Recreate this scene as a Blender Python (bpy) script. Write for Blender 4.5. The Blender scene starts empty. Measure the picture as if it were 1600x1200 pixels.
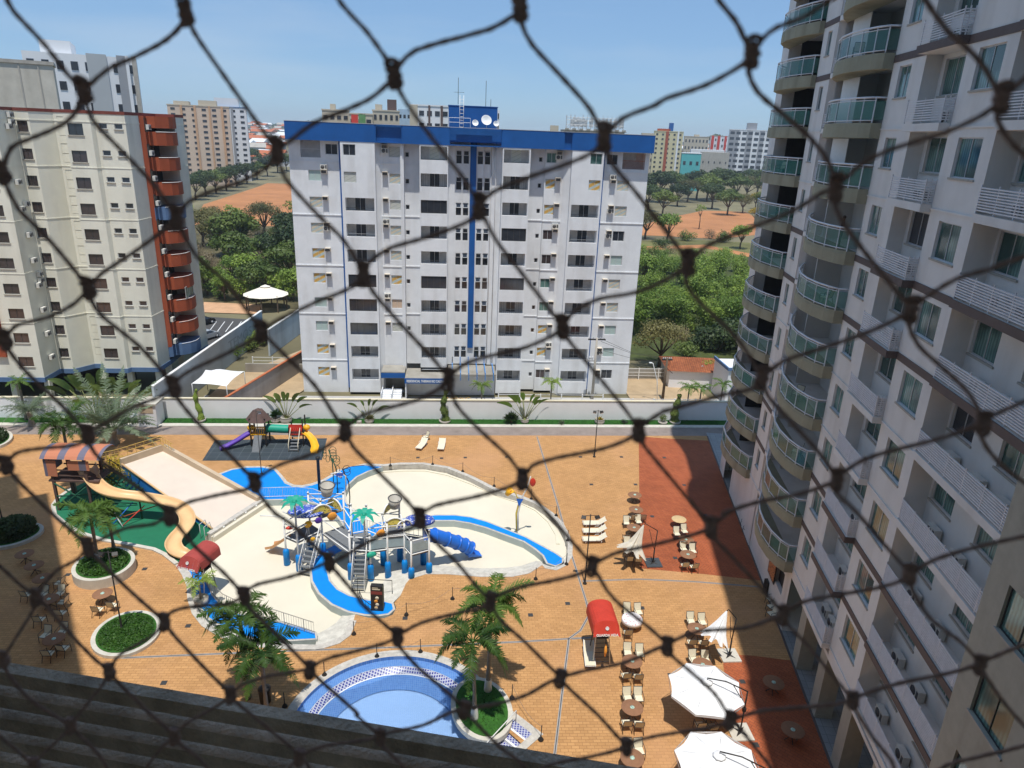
import bpy, math, random
from mathutils import Vector, Matrix
from mathutils.geometry import tessellate_polygon
random.seed(7)
PI = math.pi
rad = math.radians
SC = bpy.context.scene
COL = SC.collection
# ------------------------------------------------------------------ camera
PITCH, ROLL, YAW, H, FPX = rad(19.5), rad(2.3), rad(5.4), 31.5, 1100.0
_f0 = Vector((math.sin(YAW), math.cos(YAW), 0)); _r0 = Vector((math.cos(YAW), -math.sin(YAW), 0)); _z = Vector((0, 0, 1))
CF = math.cos(PITCH)*_f0 - math.sin(PITCH)*_z
_u0 = math.sin(PITCH)*_f0 + math.cos(PITCH)*_z
CR = math.cos(ROLL)*_r0 + math.sin(ROLL)*_u0
CU = math.cos(ROLL)*_u0 - math.sin(ROLL)*_r0
CP = Vector((0, 0, H))
cd = bpy.data.cameras.new('camera'); cam = bpy.data.objects.new('camera', cd); COL.objects.link(cam)
cam.matrix_world = Matrix((( CR.x, CU.x, -CF.x, CP.x), (CR.y, CU.y, -CF.y, CP.y), (CR.z, CU.z, -CF.z, CP.z), (0, 0, 0, 1)))
cd.sensor_width = 36; cd.lens = FPX/1600*36; cd.clip_start = 0.02; cd.clip_end = 9000
cd.dof.use_dof = True; cd.dof.focus_distance = 60; cd.dof.aperture_fstop = 20
SC.camera = cam
def ray(x, y): return CF + CR*((x-800)/FPX) - CU*((y-600)/FPX)
def G(x, y, h=0):                    # where the sight line through a photo pixel meets the level z = h
    d = ray(x, y); t = (h-H)/d.z; return CP + d*t
def YP(x, y, Y): d = ray(x, y); return CP + d*(Y/d.y)
def G2(pts, h=0): return [(p.x, p.y) for p in (G(x, y, h) for x, y in pts)]
# ------------------------------------------------------------------ world, sun, exposure
SUN = Vector((-0.01, -0.30, 1)).normalized()
w = bpy.data.worlds.new('World'); SC.world = w; w.use_nodes = True
nt = w.node_tree; bg = nt.nodes['Background']; sky = nt.nodes.new('ShaderNodeTexSky')
sky.sky_type = 'NISHITA'; sky.sun_disc = False; sky.sun_elevation = math.asin(SUN.z)
sky.sun_rotation = math.atan2(SUN.x, SUN.y); sky.altitude = 600; sky.air_density = 1.0; sky.dust_density = 0.15; sky.ozone_density = 4
tint = nt.nodes.new('ShaderNodeMix'); tint.data_type = 'RGBA'; tint.blend_type = 'MULTIPLY'; tint.inputs[0].default_value = 1; tint.inputs[7].default_value = (.86, 1.0, 1.10, 1)
flat = nt.nodes.new('ShaderNodeMix'); flat.data_type = 'RGBA'; flat.inputs[0].default_value = .52; flat.inputs[7].default_value = (2.9, 4.9, 8.0, 1)
nt.links.new(sky.outputs[0], tint.inputs[6]); nt.links.new(tint.outputs[2], flat.inputs[6])
ctc = nt.nodes.new('ShaderNodeTexCoord'); cmp = nt.nodes.new('ShaderNodeMapping'); cmp.inputs['Scale'].default_value = (1.2, 1.2, 7); cmp.inputs['Rotation'].default_value = (0, rad(6), 0)
cno = nt.nodes.new('ShaderNodeTexNoise'); cno.inputs['Scale'].default_value = 1.6; cno.inputs['Detail'].default_value = 7; cno.inputs['Roughness'].default_value = .55
crp = nt.nodes.new('ShaderNodeValToRGB'); crp.color_ramp.elements[0].position = .5; crp.color_ramp.elements[1].position = .85; crp.color_ramp.elements[0].color = (0, 0, 0, 1); crp.color_ramp.elements[1].color = (.45, .45, .45, 1)
cmx = nt.nodes.new('ShaderNodeMix'); cmx.data_type = 'RGBA'; cmx.inputs[7].default_value = (6.0, 6.9, 8.0, 1)   # thin high cirrus
nt.links.new(ctc.outputs['Generated'], cmp.inputs[0]); nt.links.new(cmp.outputs[0], cno.inputs['Vector']); nt.links.new(cno.outputs['Fac'], crp.inputs[0]); nt.links.new(crp.outputs[0], cmx.inputs[0])
nt.links.new(flat.outputs[2], cmx.inputs[6]); nt.links.new(cmx.outputs[2], bg.inputs[0]); bg.inputs[1].default_value = 0.108
sl = bpy.data.lights.new('sun', 'SUN'); sl.energy = 4.8; sl.angle = rad(0.55); sl.color = (1, 0.965, 0.905)
so = bpy.data.objects.new('sun', sl); COL.objects.link(so); so.rotation_euler = (-SUN).to_track_quat('-Z', 'Y').to_euler()
so.location = (0, -40, 90)
SC.view_settings.view_transform = 'Standard'; SC.view_settings.look = 'None'; SC.view_settings.exposure = -0.10; SC.view_settings.gamma = 1
SC.render.engine = 'CYCLES'; SC.cycles.max_bounces = 6; SC.cycles.transparent_max_bounces = 12
# ------------------------------------------------------------------ mesh helper
class MB:
    def __init__(s): s.v = []; s.f = []; s.m = []; s.s = []; s.M = None
    def add(s, vs, fs, mi=0, sm=False):
        b = len(s.v)
        for p in vs:
            p = Vector(p); s.v.append(tuple(s.M @ p) if s.M else tuple(p))
        for f in fs: s.f.append([b+i for i in f]); s.m.append(mi); s.s.append(sm)
        return s
    def box(s, x0, y0, z0, x1, y1, z1, mi=0):
        return s.add([(x0,y0,z0),(x1,y0,z0),(x1,y1,z0),(x0,y1,z0),(x0,y0,z1),(x1,y0,z1),(x1,y1,z1),(x0,y1,z1)],
              [(0,3,2,1),(4,5,6,7),(0,1,5,4),(1,2,6,5),(2,3,7,6),(3,0,4,7)], mi)
    def cbox(s, cx, cy, cz, sx, sy, sz, mi=0): return s.box(cx-sx/2, cy-sy/2, cz-sz/2, cx+sx/2, cy+sy/2, cz+sz/2, mi)
    def quad(s, a, b, c, d, mi=0): return s.add([a, b, c, d], [(0, 1, 2, 3)], mi)
    def prism(s, pts, z0, z1, mi=0, top=None, bottom=True):
        a = sum(pts[i-1][0]*pts[i][1]-pts[i][0]*pts[i-1][1] for i in range(len(pts)))
        if a < 0: pts = pts[::-1]
        n = len(pts)
        s.add([(x, y, z0) for x, y in pts]+[(x, y, z1) for x, y in pts], [(i, (i+1) % n, n+(i+1) % n, n+i) for i in range(n)], mi)
        tri = tessellate_polygon([[Vector((x, y, 0)) for x, y in pts]])
        tf = []
        for t in tri:
            a, b, c = (Vector(pts[i]).to_3d() for i in t)
            tf.append(t if (b-a).cross(c-a).z > 0 else t[::-1])
        s.add([(x, y, z1) for x, y in pts], tf, mi if top is None else top)
        if bottom: s.add([(x, y, z0) for x, y in pts], [t[::-1] for t in tf], mi)
        return s
    def sheet(s, loops, z, mi=0):
        flat = [p for l in loops for p in l]
        tri = tessellate_polygon([[Vector((x, y, 0)) for x, y in l] for l in loops]); tf = []
        for t in tri:
            a, b, c = (Vector(flat[i]).to_3d() for i in t)
            tf.append(t if (b-a).cross(c-a).z > 0 else t[::-1])
        return s.add([(x, y, z) for x, y in flat], tf, mi)
    def tube(s, pts, r, n=6, mi=0, cap=True, closed=False, half=None):
        P = [Vector(p) for p in pts]; k = len(P); R = r if isinstance(r, (list, tuple)) else [r]*k
        vs = []; up = None
        for i in range(k):
            if closed: t = P[(i+1) % k]-P[i-1]
            else: t = P[min(i+1, k-1)]-P[max(i-1, 0)]
            if t.length < 1e-9: t = Vector((0, 0, 1))
            t.normalize()
            if up is None: up = Vector((0, 0, 1)) if abs(t.z) < .9 else Vector((1, 0, 0))
            a = t.cross(up).normalized() if t.cross(up).length > 1e-6 else t.orthogonal().normalized()
            up = a.cross(t).normalized()
            for j in range(n):
                an = 2*PI*j/n; vs.append(P[i]+(a*math.cos(an)+up*math.sin(an))*R[i])
        fs = []; m = k if closed else k-1
        for i in range(m):
            for j in range(n):
                i2 = (i+1) % k; fs.append((i*n+j, i*n+(j+1) % n, i2*n+(j+1) % n, i2*n+j))
        if cap and not closed: fs.append(tuple(range(n))[::-1]); fs.append(tuple((k-1)*n+j for j in range(n)))
        return s.add(vs, fs, mi, n > 4)
    def lathe(s, prof, n=16, cx=0, cy=0, mi=0, sm=True):
        vs = []; fs = []; k = len(prof)
        for r, z in prof:
            for j in range(n): vs.append((cx+r*math.cos(2*PI*j/n), cy+r*math.sin(2*PI*j/n), z))
        for i in range(k-1):
            for j in range(n): fs.append((i*n+j, i*n+(j+1) % n, (i+1)*n+(j+1) % n, (i+1)*n+j))
        if prof[0][0] > 1e-6: fs.append(tuple(range(n))[::-1])
        if prof[-1][0] > 1e-6: fs.append(tuple((k-1)*n+j for j in range(n)))
        return s.add(vs, fs, mi, sm)
    def build(s, name, mats, parent=None, loc=None):
        me = bpy.data.meshes.new(name); me.from_pydata(s.v, [], s.f)
        if not isinstance(mats, (list, tuple)): mats = [mats]
        for m in mats: me.materials.append(m)
        me.polygons.foreach_set('material_index', s.m); me.polygons.foreach_set('use_smooth', s.s); me.update()
        o = bpy.data.objects.new(name, me); COL.objects.link(o)
        if parent: o.parent = parent
        if loc: o.location = loc
        return o
def tag(o, label=None, cat=None, group=None, kind=None):
    if label: o['label'] = label
    if cat: o['category'] = cat
    if group: o['group'] = group
    if kind: o['kind'] = kind
    return o
def thing(name, label, cat, loc=(0, 0, 0), rz=0, group=None):
    o = bpy.data.objects.new(name, None); COL.objects.link(o); o.location = loc; o.rotation_euler = (0, 0, rz); o.empty_display_size = .3
    return tag(o, label, cat, group)
KIDS = {}
def kids(o): return [c for c in bpy.data.objects if c.parent == o]
def dup(src, loc, rz=0, label=None, group=None, scale=None):
    if src.name not in KIDS: KIDS[src.name] = [(c, kids(c)) for c in kids(src)]
    r = src.copy(); COL.objects.link(r); r.location = loc; r.rotation_euler = (0, 0, rz)
    if scale: r.scale = (scale,)*3 if not isinstance(scale, tuple) else scale
    if label: r['label'] = label
    if group: r['group'] = group
    for c, gs in KIDS[src.name]:
        k = c.copy(); COL.objects.link(k); k.parent = r
        for g in gs: q = g.copy(); COL.objects.link(q); q.parent = k
    return r
def struct(o): o['kind'] = 'structure'; return o
def text(body, size, m, parent, loc, rot, name='lettering', align='LEFT', ext=.01, sx=1, bold=0):
    c = bpy.data.curves.new(name, 'FONT'); c.body = body; c.size = size; c.extrude = ext; c.align_x = align; c.offset = bold
    o = bpy.data.objects.new(name, c); COL.objects.link(o); bpy.context.view_layer.update()
    me = bpy.data.meshes.new_from_object(o.evaluated_get(bpy.context.evaluated_depsgraph_get())); bpy.data.objects.remove(o)
    me.materials.clear(); me.materials.append(m); q = bpy.data.objects.new(name, me); COL.objects.link(q); q.parent = parent; q.location = loc; q.rotation_euler = rot; q.scale = (sx, 1, 1)
    return q
ORD = 'first second third fourth fifth sixth seventh eighth ninth tenth eleventh twelfth thirteenth fourteenth fifteenth sixteenth seventeenth eighteenth nineteenth twentieth'.split()
def nth(i, n):
    if i >= len(ORD): return 'number %d' % (i+1)
    return ORD[i]
# ------------------------------------------------------------------ materials
MATS = {}
def mat(name, col, rough=.8, var=.12, scale=1.5, metal=0, spec=.3, bump=0, dirt=0, coords='Object', alpha=None, trans=0, sheen=0, fine=0):
    if name in MATS: return MATS[name]
    m = bpy.data.materials.new(name); m.use_nodes = True; n = m.node_tree; N = n.nodes; L = n.links
    b = N['Principled BSDF']; b.inputs['Roughness'].default_value = rough; b.inputs['Metallic'].default_value = metal
    b.inputs['Specular IOR Level'].default_value = spec
    tc = N.new('ShaderNodeTexCoord'); out = tc.outputs[coords]
    if coords == 'World': out = None
    no = N.new('ShaderNodeTexNoise'); no.inputs['Scale'].default_value = scale; no.inputs['Detail'].default_value = 6; no.inputs['Roughness'].default_value = .65
    L.new(out, no.inputs['Vector'])
    cr = N.new('ShaderNodeValToRGB'); cr.color_ramp.elements[0].position = .3; cr.color_ramp.elements[1].position = .7
    cr.color_ramp.elements[0].color = (*[c*(1-var) for c in col], 1); cr.color_ramp.elements[1].color = (*[min(1, c*(1+var)) for c in col], 1)
    L.new(no.outputs['Fac'], cr.inputs[0]); last = cr.outputs[0]
    if dirt:
        n2 = N.new('ShaderNodeTexNoise'); n2.inputs['Scale'].default_value = scale*.35; n2.inputs['Detail'].default_value = 8
        mp = N.new('ShaderNodeMapping'); mp.inputs['Scale'].default_value = (2.2, 2.2, .35); L.new(out, mp.inputs[0]); L.new(mp.outputs[0], n2.inputs['Vector'])
        r2 = N.new('ShaderNodeValToRGB'); r2.color_ramp.elements[0].position = .48; r2.color_ramp.elements[1].position = .78
        r2.color_ramp.elements[0].color = (0, 0, 0, 1); r2.color_ramp.elements[1].color = (dirt,)*3+(1,)
        L.new(n2.outputs['Fac'], r2.inputs[0])
        mx = N.new('ShaderNodeMix'); mx.data_type = 'RGBA'; L.new(r2.outputs[0], mx.inputs[0]); L.new(last, mx.inputs[6])
        mx.inputs[7].default_value = (col[0]*.42, col[1]*.38, col[2]*.32, 1); last = mx.outputs[2]
    L.new(last, b.inputs['Base Color'])
    if bump:
        n3 = N.new('ShaderNodeTexNoise'); n3.inputs['Scale'].default_value = scale*12; L.new(out, n3.inputs['Vector'])
        bp = N.new('ShaderNodeBump'); bp.inputs['Strength'].default_value = bump; bp.inputs['Distance'].default_value = .02
        L.new(n3.outputs['Fac'], bp.inputs['Height']); L.new(bp.outputs[0], b.inputs['Normal'])
    if trans: b.inputs['Transmission Weight'].default_value = trans
    if alpha is not None: b.inputs['Alpha'].default_value = alpha
    MATS[name] = m; return m
def brickmat(name, c1, c2, mortar, bw, bh, rot=0, ms=.02, offset=.5, rough=.75, stain=.25, bias=0, wear=None):
    m = bpy.data.materials.new(name); m.use_nodes = True; n = m.node_tree; N = n.nodes; L = n.links; b = N['Principled BSDF']
    b.inputs['Roughness'].default_value = rough; b.inputs['Specular IOR Level'].default_value = .25
    tc = N.new('ShaderNodeTexCoord'); mp = N.new('ShaderNodeMapping'); mp.inputs['Rotation'].default_value = (0, 0, rot); L.new(tc.outputs['Object'], mp.inputs[0])
    br = N.new('ShaderNodeTexBrick'); br.inputs['Scale'].default_value = 1; br.inputs['Brick Width'].default_value = bw; br.inputs['Row Height'].default_value = bh
    br.inputs['Mortar Size'].default_value = ms; br.inputs['Mortar Smooth'].default_value = .3; br.offset = offset; br.inputs['Bias'].default_value = bias
    br.inputs['Color1'].default_value = (*c1, 1); br.inputs['Color2'].default_value = (*c2, 1); br.inputs['Mortar'].default_value = (*mortar, 1)
    L.new(mp.outputs[0], br.inputs['Vector'])
    no = N.new('ShaderNodeTexNoise'); no.inputs['Scale'].default_value = .35; no.inputs['Detail'].default_value = 9; no.inputs['Roughness'].default_value = .7; L.new(tc.outputs['Object'], no.inputs['Vector'])
    cr = N.new('ShaderNodeValToRGB'); cr.color_ramp.elements[0].position = .35; cr.color_ramp.elements[1].position = .72
    cr.color_ramp.elements[0].color = (1-stain, 1-stain, 1-stain, 1); cr.color_ramp.elements[1].color = (1.0, 1.0, 1.0, 1)
    L.new(no.outputs['Fac'], cr.inputs[0])
    mx = N.new('ShaderNodeMix'); mx.data_type = 'RGBA'; mx.blend_type = 'MULTIPLY'; mx.inputs[0].default_value = 1
    L.new(br.outputs['Color'], mx.inputs[6]); L.new(cr.outputs[0], mx.inputs[7]); last = mx.outputs[2]
    if wear:
        n2 = N.new('ShaderNodeTexNoise'); n2.inputs['Scale'].default_value = .12; n2.inputs['Detail'].default_value = 5; L.new(tc.outputs['Object'], n2.inputs['Vector'])
        r2 = N.new('ShaderNodeValToRGB'); r2.color_ramp.elements[0].position = .5; r2.color_ramp.elements[1].position = .66
        r2.color_ramp.elements[0].color = (0, 0, 0, 1); r2.color_ramp.elements[1].color = (.55, .55, .55, 1); L.new(n2.outputs['Fac'], r2.inputs[0])
        m2 = N.new('ShaderNodeMix'); m2.data_type = 'RGBA'; L.new(r2.outputs[0], m2.inputs[0]); L.new(last, m2.inputs[6]); m2.inputs[7].default_value = (*wear, 1); last = m2.outputs[2]
    L.new(last, b.inputs['Base Color'])
    bp = N.new('ShaderNodeBump'); bp.inputs['Strength'].default_value = .4; bp.inputs['Distance'].default_value = .01; bp.invert = True
    L.new(br.outputs['Fac'], bp.inputs['Height']); L.new(bp.outputs[0], b.inputs['Normal'])
    MATS[name] = m; return m
def leafmat(name, c1, c2, scale=.6):
    m = bpy.data.materials.new(name); m.use_nodes = True; n = m.node_tree; N = n.nodes; L = n.links; b = N['Principled BSDF']
    b.inputs['Roughness'].default_value = .55; b.inputs['Specular IOR Level'].default_value = .35
    tc = N.new('ShaderNodeTexCoord'); no = N.new('ShaderNodeTexNoise'); no.inputs['Scale'].default_value = scale; no.inputs['Detail'].default_value = 4; L.new(tc.outputs['Object'], no.inputs['Vector'])
    oi = N.new('ShaderNodeObjectInfo'); ad = N.new('ShaderNodeMath'); ad.operation = 'MULTIPLY_ADD'; L.new(oi.outputs['Random'], ad.inputs[0]); ad.inputs[1].default_value = .6; 
    L.new(no.outputs['Fac'], ad.inputs[2])
    cr = N.new('ShaderNodeValToRGB'); cr.color_ramp.elements[0].position = .42; cr.color_ramp.elements[1].position = 1.0
    cr.color_ramp.elements[0].color = (*c1, 1); cr.color_ramp.elements[1].color = (*c2, 1); L.new(ad.outputs[0], cr.inputs[0]); L.new(cr.outputs[0], b.inputs['Base Color'])
    tr = N.new('ShaderNodeBsdfTranslucent'); L.new(cr.outputs[0], tr.inputs[0]); ms = N.new('ShaderNodeMixShader'); ms.inputs[0].default_value = .28
    L.new(b.outputs[0], ms.inputs[1]); L.new(tr.outputs[0], ms.inputs[2]); L.new(ms.outputs[0], N['Material Output'].inputs[0])
    MATS[name] = m; return m
def glassmat(name, col, rough=.12, alpha=.6):
    m = bpy.data.materials.new(name); m.use_nodes = True; b = m.node_tree.nodes['Principled BSDF']
    N = m.node_tree.nodes; L = m.node_tree.links
    b.inputs['Roughness'].default_value = rough; b.inputs['Specular IOR Level'].default_value = .8; b.inputs['Alpha'].default_value = alpha
    tc = N.new('ShaderNodeTexCoord'); no = N.new('ShaderNodeTexNoise'); no.inputs['Scale'].default_value = 1.3; L.new(tc.outputs['Object'], no.inputs['Vector'])
    oi = N.new('ShaderNodeObjectInfo'); ad = N.new('ShaderNodeMath'); ad.operation = 'MULTIPLY_ADD'; L.new(oi.outputs['Random'], ad.inputs[0]); ad.inputs[1].default_value = .5; ad.inputs[2].default_value = -.25
    a2 = N.new('ShaderNodeMath'); L.new(ad.outputs[0], a2.inputs[0]); L.new(no.outputs['Fac'], a2.inputs[1])
    cr = N.new('ShaderNodeValToRGB'); cr.color_ramp.elements[0].color = (*[c*.55 for c in col], 1); cr.color_ramp.elements[1].color = (*[c*1.5 for c in col], 1)
    L.new(a2.outputs[0], cr.inputs[0]); L.new(cr.outputs[0], b.inputs['Base Color'])
    MATS[name] = m; return m
def curtainmat(name, glass, cloth, fold=14):
    # glazing with pleated curtains hanging right behind it
    m = bpy.data.materials.new(name); m.use_nodes = True; N = m.node_tree.nodes; L = m.node_tree.links; b = N['Principled BSDF']
    b.inputs['Roughness'].default_value = .08; b.inputs['Specular IOR Level'].default_value = .7
    tc = N.new('ShaderNodeTexCoord'); wv = N.new('ShaderNodeTexWave'); wv.inputs['Scale'].default_value = fold*.12; wv.inputs['Distortion'].default_value = 2.5; wv.inputs['Detail'].default_value = 2
    oi = N.new('ShaderNodeObjectInfo'); va = N.new('ShaderNodeVectorMath'); va.operation = 'ADD'; cx = N.new('ShaderNodeCombineXYZ')
    ml = N.new('ShaderNodeMath'); ml.operation = 'MULTIPLY'; ml.inputs[1].default_value = 37; L.new(oi.outputs['Random'], ml.inputs[0]); L.new(ml.outputs[0], cx.inputs[0]); L.new(ml.outputs[0], cx.inputs[2])
    L.new(tc.outputs['Object'], va.inputs[0]); L.new(cx.outputs[0], va.inputs[1]); L.new(va.outputs[0], wv.inputs['Vector'])
    no = N.new('ShaderNodeTexNoise'); no.inputs['Scale'].default_value = .5; L.new(va.outputs[0], no.inputs['Vector'])
    cr = N.new('ShaderNodeValToRGB'); cr.color_ramp.elements[0].color = (*[c*.5 for c in cloth], 1); cr.color_ramp.elements[1].color = (*cloth, 1); L.new(wv.outputs['Fac'], cr.inputs[0])
    r2 = N.new('ShaderNodeValToRGB'); r2.color_ramp.elements[0].position = .42; r2.color_ramp.elements[1].position = .56; L.new(no.outputs['Fac'], r2.inputs[0])
    mx = N.new('ShaderNodeMix'); mx.data_type = 'RGBA'; L.new(r2.outputs[0], mx.inputs[0]); mx.inputs[6].default_value = (*glass, 1); L.new(cr.outputs[0], mx.inputs[7]); L.new(mx.outputs[2], b.inputs['Base Color'])
    MATS[name] = m; return m
M = {}
def defmats():
    M['white'] = mat('white_render', (.72, .70, .665), .85, .05, .8, dirt=.3, bump=.1)
    M['whiteb'] = mat('blue_building_render', (.77, .785, .80), .85, .06, .8, dirt=.34, bump=.1)
    M['cream'] = mat('cream_render', (.80, .78, .66), .85, .05, .7, dirt=.3)
    M['beige'] = mat('beige_render', (.40, .38, .31), .9, .08, 2, dirt=.25)
    M['khaki'] = mat('khaki_fascia', (.33, .315, .225), .9, .08, 1, dirt=.55)
    M['brown'] = mat('brown_trim', (.125, .095, .085), .7, .1, 3)
    M['royal'] = mat('royal_blue_paint', (.012, .098, .33), .55, .12, .6, dirt=.2)
    M['terra'] = mat('terracotta_paint', (.36, .082, .034), .75, .08, 1, dirt=.25)
    M['steelblue'] = mat('steel_blue_paint', (.11, .19, .34), .7, .1, 1)
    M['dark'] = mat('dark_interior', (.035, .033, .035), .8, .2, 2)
    M['dim'] = mat('shaded_interior', (.46, .45, .44), .9, .15, 2)
    M['frame'] = mat('aluminium_frame', (.55, .56, .57), .45, .05, 4, metal=.3)
    M['dframe'] = mat('dark_window_frame', (.05, .05, .05), .5, .1, 4)
    M['glassd'] = glassmat('dark_window_glass', (.03, .035, .045), .08, 1)
    M['glassb'] = glassmat('brownish_window_glass', (.06, .045, .045), .12, 1)
    M['glasst'] = curtainmat('teal_glass_with_curtains', (.025, .07, .065), (.16, .30, .27))
    M['railglass'] = glassmat('green_balcony_glass', (.03, .20, .16), .1, .55)
    M['alu'] = mat('white_aluminium', (.72, .73, .75), .4, .05, 5)
    M['slat'] = mat('louvre_slat', (.70, .68, .68), .6, .08, 4, dirt=.15)
    M['ac'] = mat('ac_casing', (.66, .65, .60), .6, .06, 5, dirt=.15)
    M['acg'] = mat('ac_grille', (.10, .10, .10), .6, .1, 8)
    M['black'] = mat('black_metal', (.025, .023, .022), .5, .15, 5)
    M['conc'] = mat('concrete', (.42, .39, .34), .9, .12, 1.2, dirt=.4, bump=.2)
    M['dconc'] = mat('weathered_concrete', (.33, .31, .27), .95, .12, .6, dirt=.55)
    M['kerb'] = mat('kerb_concrete', (.56, .53, .46), .85, .1, 2, dirt=.3)
    M['wallw'] = mat('boundary_wall_paint', (.80, .80, .81), .85, .04, .4, dirt=.12)
    M['deck'] = brickmat('ochre_pavers', (.585, .32, .13), (.48, .255, .10), (.36, .185, .075), .42, .21, .04, .016, .5, stain=.2, bias=-.1, wear=(.52, .28, .14))
    M['red'] = brickmat('red_pavers', (.46, .125, .048), (.38, .098, .038), (.22, .07, .035), .42, .21, rad(45), .016, .5, stain=.3)
    M['tile'] = brickmat('pale_floor_tiles', (.34, .34, .33), (.30, .30, .30), (.15, .15, .15), .6, .6, .19, .012, 0, .4, .2)
    M['path'] = mat('service_path', (.26, .215, .19), .9, .15, .8, dirt=.3)
    M['cpool'] = mat('cream_pool_paint', (.69, .635, .51), .6, .05, .25, dirt=.12)
    M['ramp'] = mat('wide_slide_fibreglass', (.69, .59, .49), .4, .06, .5)
    M['rampwall'] = mat('beige_slide_wall', (.55, .43, .30), .75, .08, 1, dirt=.3)
    M['pblue'] = mat('bright_blue_rubber', (.0, .23, .72), .6, .07, 1.2, dirt=.08)
    M['pwall'] = mat('pale_grey_blue_pool_wall', (.40, .46, .45), .7, .08, 1, dirt=.3)
    M['pcurb'] = mat('sandstone_pool_kerb', (.50, .47, .42), .8, .2, 3, dirt=.2)
    M['gcarpet'] = mat('green_carpet', (.015, .15, .075), .9, .1, 1.5)
    M['grass'] = mat('lawn_ground', (.03, .11, .015), .95, .3, 4)
    M['soil'] = mat('red_soil', (.42, .185, .075), .95, .2, .06, bump=.2)
    M['field'] = mat('dry_meadow', (.15, .145, .05), .95, .45, .05)
    M['asph'] = mat('asphalt', (.075, .073, .072), .9, .15, .8)
    M['yard'] = mat('tan_yard_pavers', (.45, .33, .20), .9, .12, .6, dirt=.3)
    M['fabric'] = mat('cream_sling_fabric', (.72, .66, .50), .9, .05, 6)
    M['ttop'] = mat('brown_table_top', (.27, .14, .08), .85, .1, 4, spec=.1)
    M['tan'] = mat('tan_table_top', (.58, .42, .22), .6, .1, 4)
    M['canvas'] = mat('white_canvas', (.80, .80, .80), .85, .03, 3)
    M['gcanvas'] = mat('ivory_tent_canvas', (.80, .74, .62), .85, .05, 2)
    M['redc'] = mat('red_canopy_vinyl', (.52, .045, .025), .6, .12, 2)
    M['trunk'] = mat('palm_trunk', (.24, .205, .165), .95, .2, 6, bump=.3)
    M['bark'] = mat('tree_bark', (.13, .095, .065), .95, .25, 4)
    M['wpaint'] = mat('white_gloss_paint', (.80, .80, .78), .45, .04, 5)
    M['yel'] = mat('yellow_plastic', (.80, .42, .02), .45, .06, 3)
    M['pur'] = mat('purple_plastic', (.10, .04, .35), .45, .08, 3)
    M['plb'] = mat('blue_plastic', (.02, .15, .62), .35, .08, 3)
    M['grn'] = mat('green_plastic', (.02, .33, .22), .45, .08, 3)
    M['redp'] = mat('red_plastic', (.60, .05, .03), .45, .08, 3)
    M['wood'] = mat('brown_plastic_roof', (.11, .07, .06), .8, .15, 3)
    M['rubber'] = mat('dark_rubber_tiles', (.055, .065, .075), .9, .15, 2)
    M['greyst'] = mat('grey_deck_grating', (.16, .17, .18), .8, .15, 4)
    M['bucket'] = mat('grey_bucket', (.42, .40, .36), .5, .08, 3)
    M['orange'] = mat('orange_plastic', (.80, .33, .05), .45, .08, 3)
    M['tank'] = brickmat('pool_mosaic_blue', (.09, .22, .55), (.12, .28, .62), (.20, .34, .62), .12, .12, 0, .012, 0, .25, .12)
    M['tankd'] = brickmat('pool_mosaic_navy', (.02, .03, .22), (.05, .06, .35), (.50, .52, .62), .16, .16, .2, .035, 0, .25, .1)
    M['tankl'] = brickmat('pool_mosaic_light', (.34, .54, .88), (.36, .56, .90), (.40, .60, .9), .12, .12, 0, .012, 0, .25, .08)
    M['slidep'] = mat('tan_fibreglass', (.72, .47, .24), .35, .06, 1)
    M['tgreen'] = mat('green_tower_paint', (.012, .085, .05), .7, .15, 3)
    M['rooft'] = mat('terracotta_roof_tiles', (.45, .14, .06), .9, .25, 3)
    L_ = leafmat
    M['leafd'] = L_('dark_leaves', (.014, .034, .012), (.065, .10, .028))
    M['leafm'] = L_('mid_green_leaves', (.032, .072, .016), (.15, .20, .04))
    M['leafb'] = L_('bright_green_leaves', (.07, .14, .02), (.27, .37, .06))
    M['leafo'] = L_('olive_leaves', (.08, .085, .03), (.22, .20, .07))
    M['leafy'] = L_('yellow_leaves', (.30, .24, .02), (.50, .36, .04))
    M['palm'] = L_('palm_leaflets', (.022, .066, .012), (.12, .21, .035), 1.2)
    M['date'] = L_('silvery_palm_leaflets', (.075, .11, .07), (.19, .25, .15), 1.2)
    M['croton'] = L_('orange_shrub_leaves', (.45, .12, .01), (.60, .35, .02))
    M['dry'] = L_('dry_brush', (.16, .12, .07), (.30, .24, .14))
    M['turf'] = L_('hedge_leaves', (.022, .075, .008), (.07, .17, .02), 2)
defmats()
# ------------------------------------------------------------------ ground, roads, paving
def hz(x, y):
    r = math.hypot(x, y)
    return 0 if r < 480 else min(27.5, (r-480)*.0215) + (1.2*math.sin(x*.012)*math.sin(y*.009) if r > 560 else 0)
def Gt(px, py):
    d = ray(px, py); t = 40
    while t < 4000:
        p = CP+d*t
        if p.z < hz(p.x, p.y): return p
        t *= 1.01
    return CP+d*2500
def terrain():
    ys = [-200, -40, 0, 40, 70, 76, 120, 160, 200, 260, 320, 400, 480, 520, 560]+[600+i*70 for i in range(30)]+[2850]
    xs = [-3200, -2200]+[-1500+i*75 for i in range(41)]+[2200, 3200]
    mb = MB(); n = len(xs)
    mb.add([(x, y, hz(x, y)-(.35 if y > 70 else 1.5)) for y in ys for x in xs], [(j*n+i, j*n+i+1, (j+1)*n+i+1, (j+1)*n+i) for j in range(len(ys)-1) for i in range(n-1)], 0, True)
    m = mat('town_ground', (.17, .15, .085), .95, .5, .02); 
    struct(mb.build('ground', m))
terrain()
def sheet(name, pts, z, m, loops=None):
    mb = MB(); mb.sheet([pts]+(loops or []), z); return struct(mb.build(name, m))
WY = 76.0          # boundary wall, pool side face
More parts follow.
